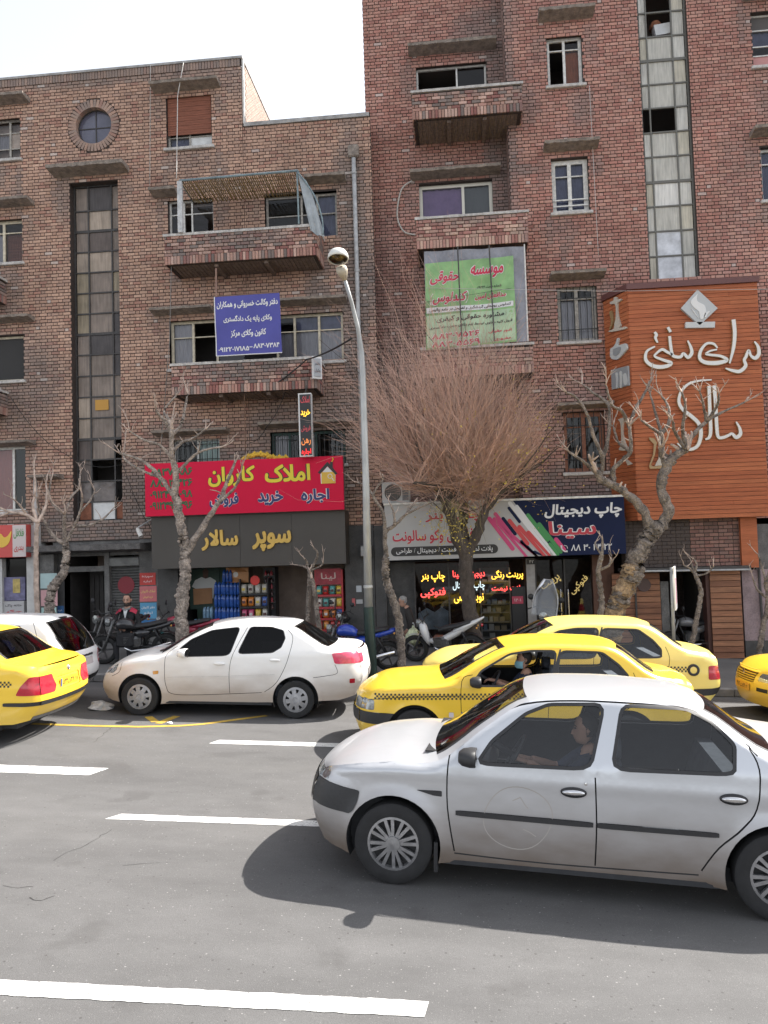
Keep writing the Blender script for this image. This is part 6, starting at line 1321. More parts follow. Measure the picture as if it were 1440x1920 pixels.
pollard('bare_tree', 'thin pollarded bare tree leaning in front of the dark doorway, left of the bearded man', 15.7,
 [(96, 1200), (94, 1130), (100, 1100), (118, 1075), (124, 1040), (122, 1020)], (11, 6), [
 ([(122, 1020), (105, 1010), (90, 990), (82, 975)], 4.2, 2.2), ([(122, 1020), (120, 985), (122, 965)], 4.6, 3), ([(122, 1020), (140, 985), (150, 960), (155, 935)], 3.6, 1.7), ([(122, 965), (100, 945), (92, 925), (95, 905)], 3.5, 1.5), ([(140, 985), (165, 985), (190, 975), (205, 962)], 3, 1.5), ([(122, 965), (135, 930), (148, 915), (150, 888)], 3, 1.4), ([(82, 975), (72, 950), (70, 935)], 3, 1.5), ([(150, 960), (168, 940), (178, 920)], 2.5, 1.2)], None, BARKP, 5, 2, TWIGP, group='pollarded street trees', kn=14)
pollard('bare_tree', 'pale bare branching sapling beside the falafel sign at the left edge', 15.2,
 [(69, 1180), (68, 1060), (68, 1010), (70, 980)], (5, 4), [
 ([(70, 980), (50, 965), (20, 960), (-10, 948)], 3.5, 1.6), ([(70, 980), (84, 955), (88, 925), (86, 905)], 3.5, 1.5), ([(70, 980), (62, 950), (66, 920), (64, 880)], 3.5, 1.5), ([(50, 965), (35, 945), (20, 932)], 2.5, 1.2), ([(20, 960), (0, 968), (-12, 965)], 2.2, 1.2)], None, TWIGP, 6, 2, TWIGP, group='pollarded street trees', kn=4, twl=.4)
tb = pollard('bare_tree', 'thick gnarled bare tree with tan flaking trunk in front of the orange timber', 16.6,
 [(1148, 1200), (1160, 1130), (1185, 1085), (1192, 1050), (1215, 1010), (1228, 990)], (17, 15), [
 ([(1222, 995), (1205, 955), (1180, 930), (1150, 910), (1128, 900), (1120, 885)], 9.5, 6), ([(1238, 988), (1252, 960), (1240, 920), (1248, 880), (1262, 858), (1285, 842)], 11, 8),
 ([(1125, 895), (1130, 860), (1112, 815), (1100, 775), (1080, 745), (1062, 736)], 4.6, 1.7), ([(1128, 900), (1150, 905), (1150, 880), (1170, 860), (1182, 845), (1180, 800)], 5.5, 3), ([(1130, 860), (1142, 810), (1140, 760), (1110, 735), (1092, 720)], 4, 1.6), ([(1180, 845), (1160, 830), (1150, 800)], 3.5, 1.6), ([(1180, 800), (1165, 770), (1148, 760), (1136, 722)], 4, 1.6), ([(1180, 800), (1190, 770), (1210, 735), (1220, 712)], 4, 1.6), ([(1125, 895), (1100, 870), (1068, 848)], 4, 1.8),
 ([(1285, 842), (1300, 815), (1325, 790), (1350, 775), (1395, 755)], 5, 1.6), ([(1285, 842), (1280, 800), (1285, 760), (1278, 735)], 4.2, 1.6), ([(1262, 858), (1245, 850), (1240, 815), (1225, 760), (1218, 735)], 4.2, 1.6), ([(1240, 815), (1255, 790), (1252, 760), (1240, 742)], 4, 1.6), ([(1325, 790), (1345, 760), (1348, 738)], 3.5, 1.5), ([(1285, 842), (1265, 810), (1262, 790)], 4, 2), ([(1325, 790), (1318, 755), (1312, 735)], 3, 1.4), ([(1240, 815), (1218, 800), (1202, 788)], 3.5, 1.6), ([(1248, 880), (1240, 855), (1238, 840)], 5, 2.5)], None, BARKG, 9, 3, TWIGP, dyl=.8, group='pollarded street trees', kn=30, twl=.45)
m = MB(); P, R = limb(m, [(1146, 1205), (1158, 1135), (1176, 1096), (1184, 1066)], 16.58, 17.6, 17, 14, 0, .04, 10, 2); put('flaking_trunk', m.mesh('t', True), WEATH, tb)
for lab, Y, tr, r, lb in (('crooked grey sapling between the lamp post and the walking man', 15.35, [(753, 1278), (752, 1215), (745, 1150), (728, 1100), (722, 1068), (725, 1045)], (8, 7), [([(725, 1045), (722, 1000), (740, 985), (760, 965), (775, 945)], 5, 1.8), ([(722, 1010), (718, 960), (700, 930), (718, 900)], 4, 1.6), ([(740, 985), (738, 960), (732, 945)], 3, 1.4), ([(718, 960), (690, 915), (672, 905)], 2.5, 1.2), ([(760, 965), (790, 950), (815, 940)], 2.4, 1.2)]),
 ('pair of thin grey sapling stems in front of the supermarket doorway', 15.5, [(574, 1200), (578, 1140), (580, 1095), (582, 1070)], (5, 4), [([(582, 1070), (570, 1062), (560, 1060)], 2.5, 1.4), ([(582, 1070), (592, 1050), (595, 1035), (588, 1028)], 3, 1.4), ([(582, 1070), (600, 1062), (606, 1056)], 2.4, 1.2), ([(580, 1080), (576, 1055), (572, 1048)], 2.4, 1.2), ([(600, 1195), (592, 1120), (585, 1085)], 5, 3.5)]),
 ('slim bare sapling in front of the dark wall right of the print shop doors', 15.6, [(1120, 1190), (1128, 1130), (1122, 1075), (1128, 1040)], (6, 4), [([(1128, 1040), (1130, 1020), (1128, 1008)], 3, 1.4), ([(1126, 1068), (1142, 1060), (1150, 1048)], 3, 1.4), ([(1128, 1040), (1116, 1022), (1118, 1015)], 2.4, 1.2), ([(1142, 1060), (1146, 1045), (1145, 1036)], 2, 1)]),
 ('slim bare sapling in front of the restaurant doorway, right of the white street sign', 16.3, [(1296, 1215), (1306, 1160), (1314, 1108), (1302, 1075)], (5, 3.5), [([(1302, 1075), (1292, 1065), (1282, 1060)], 2.4, 1.2), ([(1302, 1075), (1306, 1058), (1300, 1048)], 2.4, 1.2), ([(1304, 1080), (1325, 1075), (1338, 1062)], 2.4, 1.2), ([(1302, 1075), (1296, 1055), (1294, 1048)], 2, 1)]),
 ('slim bare sapling by the pinkish wall at the right edge', 16.5, [(1421, 1245), (1430, 1180), (1440, 1130), (1436, 1090)], (5, 4), [([(1436, 1120), (1420, 1105), (1412, 1085)], 2.5, 1.2), ([(1436, 1090), (1428, 1060), (1422, 1040)], 2.5, 1.2), ([(1436, 1090), (1450, 1050), (1452, 1020)], 2.5, 1.2)])):
 pollard('young_tree', lab, Y, tr, r, lb, None, BARKG, int(tr[0][0]), 1, TWIGP, dyl=.2, group='young street trees', kn=8, twl=.3)
YT = 17.3; tt = thing('twiggy_tree', 'big rounded tree of fine red-brown upright twigs with a few yellow leaves', 'tree')
rnd = random.Random(42)
m = MB(); P, R = limb(m, [(890, 1238), (886, 1180), (878, 1110), (872, 1050), (870, 1010)], YT, 14.5, 13, 12, 0, .05, 5, 4); put('trunk', m.mesh('trunk', True), BARKD, tt)
mains = [([(872, 1040), (850, 985), (838, 945), (825, 905)], 14, 7, -.5), ([(870, 1010), (868, 970), (870, 930), (880, 890)], 11, 6, .4), ([(874, 1045), (895, 1000), (908, 960), (930, 930), (955, 900)], 11, 5, -.3), ([(838, 945), (800, 900), (760, 870)], 8, 3, -.4), ([(868, 950), (850, 900), (845, 840)], 7, 3, -.9), ([(930, 930), (975, 895), (1010, 870)], 6, 2.5, .2), ([(880, 890), (900, 840), (905, 790)], 5, 2.5, .6), ([(825, 905), (800, 850), (780, 800)], 6, 2.5, .3), ([(908, 960), (925, 900), (945, 850)], 6, 2.5, .8), ([(868, 960), (830, 915), (775, 905)], 6, 2.5, -1.1)]
src = []
for pts, r0, r1, dy in mains:
 b = MB(); P, R = limb(b, pts, YT, r0, r1, 8, dy, .1, 5, 8); put('branch', b.mesh('branch', True), BARKD, tt); src += [(p, r) for p, r in zip(P, R)][6:]
cx, cy, cz = onY(868, 905, YT); hubs = [s for s in src if s[0].z > cz - .9]
tw = MB(); lv = []
def crown_r(d):                       # distance from the fork to the outline of the crown in direction d
 side = d.x; up = d.z
 a = math.atan2(d.z, math.hypot(d.x, d.y))
 base = 1.6 + 1.45 * min(1, max(0, a) / .55) + 2.2 * max(0, math.sin(a)) ** 2
 if d.x > 0: base *= 1.0 - .16 * max(0, d.x) * (1 if up < .8 else .6)
 if d.x > 0 and up > .5: base *= .86
 if d.x < 0: base *= 1.07
 return base
NT = 4000; tw2 = MB()
def walk(p, d, L, r, mb, n=5, up=.10, jit=.16):
 P = [p]; d = d.normalized()
 for k in range(n):
  d = (d + Vector((rnd.gauss(0, jit), rnd.gauss(0, jit), rnd.gauss(0, jit) + up))).normalized(); P.append(P[-1] + d * L / n)
 mb.tube(P, [r * (1 - .75 * k / n) for k in range(n + 1)], 3, False); return P
for k in range(NT):
 az = rnd.uniform(0, 2 * math.pi); el = math.asin(rnd.uniform(-.08, 1)); d = Vector((math.cos(az) * math.cos(el), math.sin(az) * math.cos(el) * .72, math.sin(el)))
 Rm = crown_r(d.normalized()) * rnd.triangular(.42, 1.08, .95) * (1 + .2 * mn.noise(Vector((d.x * 2.6, d.y * 2.6, d.z * 2.6 + 4))))
 if mn.noise(Vector((d.x * 3.0 + 9, d.y * 3.0, d.z * 3.0))) < -.2 and rnd.random() < .75: continue
 C0 = Vector((cx, cy, cz)); f = rnd.uniform(.12, .6); st = C0 + Vector((d.x * Rm * f * 1.1, d.y * Rm * f * 1.1, d.z * Rm * f * .8 - .1)) + Vector((rnd.gauss(0, .1), rnd.gauss(0, .1), rnd.gauss(0, .1)))
 if k % 4 == 0: st = rnd.choice(hubs)[0]
 L = (C0 + d * Rm - st).length
 if L < .4 or (C0 + d * Rm).y > 18.6: continue
 mb = tw if rnd.random() < .6 else tw2; r0 = rnd.uniform(.0036, .0078)
 q = walk(st, C0 + d * Rm - st, L, r0, mb, 8, .07, .20)
 for _ in range(rnd.choice((2, 3, 3))):
  i = rnd.choice((1, 2, 3, 4)); dd = (q[i + 1] - q[i]).normalized() + Vector((rnd.gauss(0, .8), rnd.gauss(0, .6), rnd.gauss(.1, .5))); walk(q[i], dd, rnd.uniform(.25, .8), r0 * .55, mb, 4, .16, .2)
 if rnd.random() < .13 and (d.x > -.1 or rnd.random() < .2) and d.z < .75: lv.append(q[rnd.choice((2, 3, 4, 5))])
for _ in range(46):                     # stouter boughs inside the crown
 az = rnd.uniform(0, 6.28); el = rnd.uniform(.15, 1.35); d = Vector((math.cos(az) * math.cos(el), math.sin(az) * math.cos(el) * .6, math.sin(el))); h = rnd.choice(hubs)[0]; bb_ = MB()
 walk(h, d + Vector((0, 0, .2)), crown_r(d) * rnd.uniform(.45, .75), rnd.uniform(.014, .026), bb_, 7, .06, .13); put('bough', bb_, BARKD, tt)
put('twigs', tw2, M('twig_grey_brown', (.43, .30, .24), .85, noise=(2.2, .3)), tt, kind='stuff')
put('twigs', tw, TWIGR, tt, kind='stuff')
for _ in range(150):
 a = onY(rnd.gauss(845, 26), rnd.gauss(985, 22), YT - rnd.uniform(.1, .9)); lv.append(a)
for _ in range(170): lv.append(onY(rnd.gauss(965, 45), rnd.gauss(855, 55), YT - rnd.uniform(-.3, 1.2)))
lm = MB()
for p in lv:
 for _ in range(rnd.randint(1, 3)):
  o = p + Vector((rnd.uniform(-.1, .1), rnd.uniform(-.1, .1), rnd.uniform(-.12, .06))); u = Vector((rnd.uniform(-1, 1), rnd.uniform(-1, 1), rnd.uniform(-1, 1))).normalized(); v = u.cross(Vector((rnd.uniform(-1, 1), rnd.uniform(-1, 1), rnd.uniform(-1, 1)))).normalized(); s = rnd.uniform(.016, .032)
  lm.quad(o - u * s, o + v * s * .6, o + u * s, o - v * s * .6)
put('leaves', lm, LEAFY, tt, kind='stuff')
hs = MB()
for _ in range(60):
 a = onY(rnd.gauss(845, 28), rnd.gauss(950, 14), YT - rnd.uniform(.1, .8)); e = a + Vector((rnd.uniform(-.25, .25), rnd.uniform(-.2, .2), rnd.uniform(-.75, -.2))); hs.tube([a, (a + e) / 2 + Vector((rnd.uniform(-.1, .1), 0, .08)), e], [.006, .005, .002], 3, False)
put('hanging_twigs', hs, M('twig_olive', (.24, .20, .10), .85), tt, kind='stuff')
# ---- lamp post
lp = thing('street_lamp', 'tall grey street lamp with green base and round white lamp head', 'lamp post'); Y = 14.6
def on2(px, py, y=Y): return onY(px, py, y)
GALV = MP('galvanised_grey', (.37, .38, .38), .5, .3, noise=(7, .25, (1, 1, .3))); GRNP = MP('dark_green_paint', (.012, .032, .026), .45, noise=(9, .4))
a = on2(699, 1296); b = on2(691, 1138); c = on2(680, 700)
m = MB(); m.tube([a + Vector((0, 0, -.05)), b], [.105, .098], 16); m.lathe([(.16, -.02), (.16, .03), (.11, .05)], a, 'z', 16); put('base_sleeve', m.mesh('s', True, sharp=40), GRNP, lp)
ax = onY(672, 622, Y - .1); tip = onY(645, 520, Y - .5)
m = MB(); m.tube([b, onY(686, 900, Y), c, onY(678, 660, Y - .03), onY(671, 615, Y - .12), onY(659, 566, Y - .3), tip], [.082, .066, .058, .05, .042, .036, .032], 14); put('pole', m.mesh('p', True), GALV, lp)
hd = onY(634, 484, Y - .75); t_ = (hd - tip).normalized()
m = MB(); m.tube([tip - t_ * .06, tip + t_ * .12, tip + t_ * .2], [.045, .11, .10], 12); put('lamp_neck', m.mesh('n', True), M('lamp_beige', (.42, .37, .29), .6), lp)
axd = Vector((.0, -.20, -.98)).normalized(); u = axd.cross(Vector((1, 0, 0))).normalized(); v = axd.cross(u)
def bell(prof, n=28):
 m = MB(); m.rings([[hd + axd * h + (u * math.cos(2 * math.pi * j / n) + v * math.sin(2 * math.pi * j / n)) * r for j in range(n)] for r, h in prof], False, False); return m
put('lamp_head', bell([(.001, -.17), (.08, -.165), (.145, -.13), (.185, -.06), (.196, .0), (.19, .03), (.178, .03), (.172, .0)]).mesh('h', True), M('lamp_white_enamel', (.66, .65, .61), .4, noise=(9, .15)), lp)
put('lamp_glass', bell([(.172, .0), (.14, .045), (.08, .07), (.001, .08)]).mesh('g', True), GLASS('lamp_lens', (.80, .74, .60), .6), lp)
put('reflector', bell([(.172, -.004), (.12, -.05), (.06, -.06), (.001, -.06)]).mesh('r', True), M('reflector_brass', (.40, .33, .22), .35, .5, noise=(20, .5)), lp)
m = MB(); m.tube([hd + axd * -.04, hd + axd * .03], [.045, .05], 10); put('bulb', m.mesh('b', True), M('bulb_brown', (.25, .18, .12), .4), lp)
bnd = MB(); bnd.lathe([(.083, -.03), (.092, -.02), (.092, .02), (.083, .03)], on2(690.2, 1100), 'z', 14); put('pole_band', bnd, GALV, lp)
# ---- street sign seen edge-on
ss = thing('street_sign', 'white street sign seen nearly edge-on on a grey post by the doorway', 'sign'); Y = 15.2
a = onY(1264, 1225, Y); b = onY(1259, 1064, Y); m = MB(); m.tube([a, b], .032, 10); put('post', m.mesh('p', True), GALV, ss)
c = onY(1266, 1102, Y - .1); m = MB(); ud_ = Vector((.10, .32, 0)); m.obox(c, ud_, Vector((.012, -.004, 0)), (0, 0, .40)); pl = put('sign_plate', m, WHT, ss); m = MB(); m.obox(c + Vector((.013, -.005, -.05)), ud_ * .55, Vector((.002, -.0006, 0)), (0, 0, .24)); put('sign_print', m, M('pink_print', (.55, .30, .36), .6), pl)
# ---- cables
def cable(label, pts, r=.009, mat=None, sag=.0, cat='cable'):
 P = [Vector(p) for p in pts]; Q = []
 for i in range(len(P) - 1):
  for k in range(10): t = k / 10; q = P[i].lerp(P[i + 1], t); q.z -= sag * 4 * t * (1 - t); Q.append(q)
 Q.append(P[-1]); m = MB(); m.tube(Q, r, 5); o = put('cable', m.mesh('cable', True), mat or IRON); tag(o, label, cat, 'cables on the fronts'); return o
cable('thick black cable from the lamp post down to the balcony underside', [onY(660, 634, 14.7), onY(575, 674, 18.3), onY(492, 735, 18.6)], .02, sag=.05)
cable('pale cord hanging from the roof edge past the cane blind to the white canopy post', [onY(344, 118, 19.3), onY(333, 180, 19.1), onY(331, 335, 18.5)], .011, M('pale_cord', (.5, .48, .45), .8))
cable('thin pale wire hanging down the wall from the roof edge right of the round window', [onY(282, 122, 19.42), onY(281, 350, 19.42)], .007, MATS['pale_cord'])
cable('grey wire running from the lower balcony down beside the bare tree', [onY(322, 470, 18.6), onY(318, 640, 18.6), onY(300, 860, 19.3)], .009, M('grey_wire', (.2, .19, .18), .8))
cable('thin dark wires looping across the lower left wall behind the bare trees', [onY(20, 745, 19.3), onY(120, 850, 19.35), onY(230, 870, 19.4), onY(290, 1000, 19.3)], .008, sag=.2)
cable('rusty tube hanging from the balcony underside behind the grey sapling top', [onY(458, 738, 18.7), onY(460, 850, 19.2)], .011, M('rust_tube', (.22, .13, .09), .8))
cable('black wire hanging from the balcony to the red sign', [onY(535, 735, 18.7), onY(500, 800, 18.9), onY(468, 830, 19.2)], .009, sag=.1)
cable('thin wire stretched across the front from the green banner to the timber front', [onY(800, 540, 18.7), onY(1140, 546, 18.55), onY(1445, 542, 18.5)], .006, M('pale_wire', (.45, .42, .4), .7))
cable('thin pale wire hanging down beside the right-hand column of windows', [onY(1105, 160, 19.4), onY(1122, 480, 19.42)], .007, MATS['pale_wire'])
# ------------------------------------------------------------------ cars
RUBBER = M('tyre_rubber', (0.02, 0.02, 0.021), 0.85, noise=(9, 0.35), bump=(60, 0.2))
SEAM = M('panel_gap', (0.012, 0.012, 0.013), 0.9)
RIMM = M('wheel_alloy', (0.33, 0.33, 0.34), 0.35, 0.7, noise=(14, 0.35))
HUBC = M('hubcap_grey', (0.34, 0.34, 0.35), 0.45, 0.3, noise=(10, 0.3))
DARKIN = M('car_interior', (0.03, 0.031, 0.034), 0.85, noise=(6, 0.3))
SEATM = M('seat_cloth', (0.09, 0.10, 0.12), 0.9, noise=(9, 0.3))
CLEARG = GLASS('car_glass', (0.84, 0.87, 0.88), 1.0, ior=1.6)
TINTG = GLASS('tinted_glass', (0.035, 0.037, 0.045), 0.5)
SMOKEG = GLASS('smoked_glass', (0.33, 0.35, 0.36), 0.9)
LAMPG = M('headlamp_glass', (0.24, 0.25, 0.25), 0.15, 0.5, noise=(22, 0.6), coat=0.5)
REDL = M('tail_lamp_red', (0.40, 0.014, 0.03), 0.15, coat=0.6, noise=(30, 0.2))
PINKL = M('tail_lamp_pink', (0.62, 0.06, 0.12), 0.15, coat=0.6, noise=(30, 0.2))
WHITEL = M('lamp_white', (0.6, 0.55, 0.55), 0.2, coat=0.5)
AMBER = M('indicator_amber', (0.6, 0.28, 0.05), 0.2, coat=0.5)
PLATE_Y = M('plate_yellow', (0.75, 0.50, 0.03), 0.5)
CHECK_B = M('check_black', (0.03, 0.028, 0.02), 0.5)
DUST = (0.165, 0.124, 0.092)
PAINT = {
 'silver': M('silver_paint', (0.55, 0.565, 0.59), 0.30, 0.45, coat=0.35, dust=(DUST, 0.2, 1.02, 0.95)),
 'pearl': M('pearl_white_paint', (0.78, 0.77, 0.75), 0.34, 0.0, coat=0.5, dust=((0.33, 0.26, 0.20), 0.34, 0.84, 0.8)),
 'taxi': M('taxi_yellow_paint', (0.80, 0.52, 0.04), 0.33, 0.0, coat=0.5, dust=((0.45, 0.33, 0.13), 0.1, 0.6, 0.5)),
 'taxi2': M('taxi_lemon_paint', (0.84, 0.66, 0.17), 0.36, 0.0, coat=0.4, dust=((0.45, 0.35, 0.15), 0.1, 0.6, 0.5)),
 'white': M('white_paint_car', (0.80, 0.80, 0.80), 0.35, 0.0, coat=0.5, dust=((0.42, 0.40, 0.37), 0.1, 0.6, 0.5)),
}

class Shell:
 def __init__(s, sp):
  s.sp = sp; s.W = sp['half']; n = s.n = 5
  E, C = sp['E'], sp['C']
  s.E = catmull(E, n); s.C = catmull(C, n)
  s.ih = sp['hood0'] * n; s.it = sp['tail0'] * n          # index where the hood begins / where the deck ends
  s.front = s.E[:s.ih + 1]; s.rear = s.E[s.it:]
  s.top = s.E[s.ih:s.it + 1]
  s.zf = s.front[-1][1]; s.zr = s.rear[0][1]
  s.belt = sp['belt']
 def lerp(s, P, key, val, v):
  if (P[0][key] < P[-1][key]):
   Q = P
  else: Q = list(reversed(P))
  if v <= Q[0][key]: return Q[0][val]
  for a, b in zip(Q, Q[1:]):
   if a[key] <= v <= b[key] and b[key] > a[key]: return a[val] + (b[val] - a[val]) * (v - a[key]) / (b[key] - a[key])
  return Q[-1][val]
 def ztop(s, x):
  T = s.top
  if x <= T[0][0]: return T[0][1]
  for a, b in zip(T, T[1:]):
   if a[0] <= x <= b[0] and b[0] > a[0]: return a[1] + (b[1] - a[1]) * (x - a[0]) / (b[0] - a[0])
  return T[-1][1]
 def w(s, x, z):
  sp = s.sp; b = sp['beltf'](x)
  if z <= b:
   t = (b - z) / max(b - 0.15, 0.1); base = s.W - 0.012 * (1 - t) - 0.085 * max(0, t - 0.25) ** 2.2
   base += sp.get('crease', 0) * math.exp(-((z - sp.get('creasez', .6)) / 0.055) ** 2)
  else: base = s.W - 0.012 - sp['tumble'] * (z - b) - 0.10 * max(0, z - b) ** 2
  ze = s.ztop(x); gh = ze - b
  r = 0.075 if gh < 0.12 else 0.05
  t = min(max((z - (ze - r)) / r, 0), 0.93); base -= r * (1 - math.sqrt(1 - t * t))
  xf = s.lerp(s.front, 1, 0, min(z, s.zf)); R, A = sp['rf']
  u = min(max(1 - (x - xf) / R, 0), 0.96); base -= A * (1 - math.sqrt(1 - u * u)) + sp.get('taperf', 0.05) * max(0, 1 - (x - xf) / 0.9) ** 2
  xr = s.lerp(s.rear, 1, 0, min(z, s.zr)); R, A = sp['rr']
  u = min(max(1 - (xr - x) / R, 0), 0.96); base -= A * (1 - math.sqrt(1 - u * u)) + 0.05 * max(0, 1 - (xr - x) / 0.9) ** 2
  for cx in sp['axles']:        # flared arches
   d = math.hypot(x - cx, z - sp['r']); base += sp.get('flare', 0.012) * math.exp(-((d - sp['arch']) / 0.05) ** 2)
  return base
 def side(s, sgn):
  return lambda x, z, ins: (x, sgn * (s.w(x, z) - ins), z)
 def end(s, which):
  P = s.front if which == 'f' else s.rear
  Q = s.C[:s.ih + 1] if which == 'f' else s.C[s.it:]
  sg = -1 if which == 'f' else 1
  def f(y, z, ins):
   xe = s.lerp(P, 1, 0, z); xc = s.lerp(Q, 1, 0, z); wv = s.w(xe, z)
   return (xc + (xe - xc) * min(1, abs(y) / wv) ** 2.4 - sg * ins, y, z)
  return f
 def end_outline(s, which):
  P = s.front if which == 'f' else s.rear
  L = [(-s.w(x, z), z) for x, z in P]; R = [(-a, b) for a, b in reversed(L)]
  return L + R
 def loft(s, i0, i1, sr=(-1, 1), ns=24, lift=0.0, k0=0, k1=None):
  """skin between the two shoulder lines, control points i0..i1"""
  mb = MB(); rows = range(i0 * s.n, i1 * s.n + 1); n = 0
  for i in rows:
   (xe, ze), (xc, zc) = s.E[i], s.C[i]; wv = s.w(xe, ze)
   for j in range(ns + 1):
    q = sr[0] + (sr[1] - sr[0]) * j / ns; a = abs(q) ** 2.6
    mb.v.append((xc + (xe - xc) * a, q * wv, zc + (ze - zc) * a + lift))
   n += 1
  for r in range(n - 1):
   for j in range(ns):
    a = r * (ns + 1) + j; mb.f.append((a, a + ns + 1, a + ns + 2, a + 1)); mb.c.append(None)
  return mb

def wheel(car, cx, cy, r, wd, style, rimr):
 sg = -1 if cy < 0 else 1
 mb = MB(); prof = []
 for rr, h in [(rimr * .97, .30), (rimr * 1.03, .46), (rimr * 1.16, .5), (r * .93, .49), (r * .985, .42), (r, .3), (r, -.3), (r * .985, -.42), (r * .93, -.49), (rimr, -.46), (rimr * .9, -.3)]: prof.append((rr, sg * h * wd))
 mb.lathe(prof, (cx, cy, r), 'y', 40)
 w = put('wheel', mb.mesh('tyre', True, sharp=35), RUBBER, car)
 d = MB(); d.lathe([(rimr * .98, sg * .22 * wd), (rimr * .3, sg * .12 * wd), (0.001, sg * .12 * wd)], (cx, cy, r), 'y', 32)
 put('brake_disc', d.mesh('disc', True), M('wheel_dark', (0.015, 0.015, 0.016), 0.7), w)
 b = MB(); yo = cy + sg * .40 * wd
 b.lathe([(rimr, sg * -.05), (rimr * 1.02, sg * .006), (rimr * .93, sg * .008), (rimr * .9, sg * -.03)], (cx, yo, r), 'y', 40)
 def spoke(a, r0, r1, w0, w1, th, dep):
  ca, sa = math.cos(a), math.sin(a); u = Vector((ca, 0, sa)); t = Vector((-sa, 0, ca)); o = Vector((cx, yo, r)); Y = Vector((0, sg, 0))
  A = [o + u * r0 - t * w0 + Y * dep, o + u * r0 + t * w0 + Y * dep, o + u * r1 + t * w1, o + u * r1 - t * w1]
  B = [p - Y * th for p in A]; b.rings([B, A], False, True)
 if style == 'alloy':
  for k in range(8):
   a0 = 2 * math.pi * k / 8 + .2
   for e in (-.16, .16): spoke(a0 + e, rimr * .22, rimr * .95, rimr * .06, rimr * .066, .03, .004)
  b.lathe([(rimr * .30, sg * -.01), (rimr * .28, sg * .016), (rimr * .001, sg * .02)], (cx, yo, r), 'y', 20); mat = RIMM
 elif style == 'cap':
  for k in range(8): spoke(2 * math.pi * k / 8 + .2, rimr * .4, rimr * .96, rimr * .15, rimr * .20, .012, .02)
  b.lathe([(rimr * .56, sg * -.01), (rimr * .52, sg * .022), (rimr * .22, sg * .03), (rimr * .18, sg * .02), (rimr * .001, sg * .022)], (cx, yo, r), 'y', 24)
  b.lathe([(rimr, sg * .006), (rimr * .84, sg * .016), (rimr * .82, sg * -.01)], (cx, yo, r), 'y', 40); mat = HUBC
 else:
  for k in range(12): spoke(2 * math.pi * k / 12, rimr * .5, rimr * .97, rimr * .13, rimr * .14, .01, .015)
  b.lathe([(rimr * .62, sg * -.01), (rimr * .55, sg * .02), (rimr * .001, sg * .03)], (cx, yo, r), 'y', 24); mat = HUBC
 put('hub_cap' if style != 'alloy' else 'alloy_rim', b.mesh('rim', True, sharp=30), mat, w)
 return w

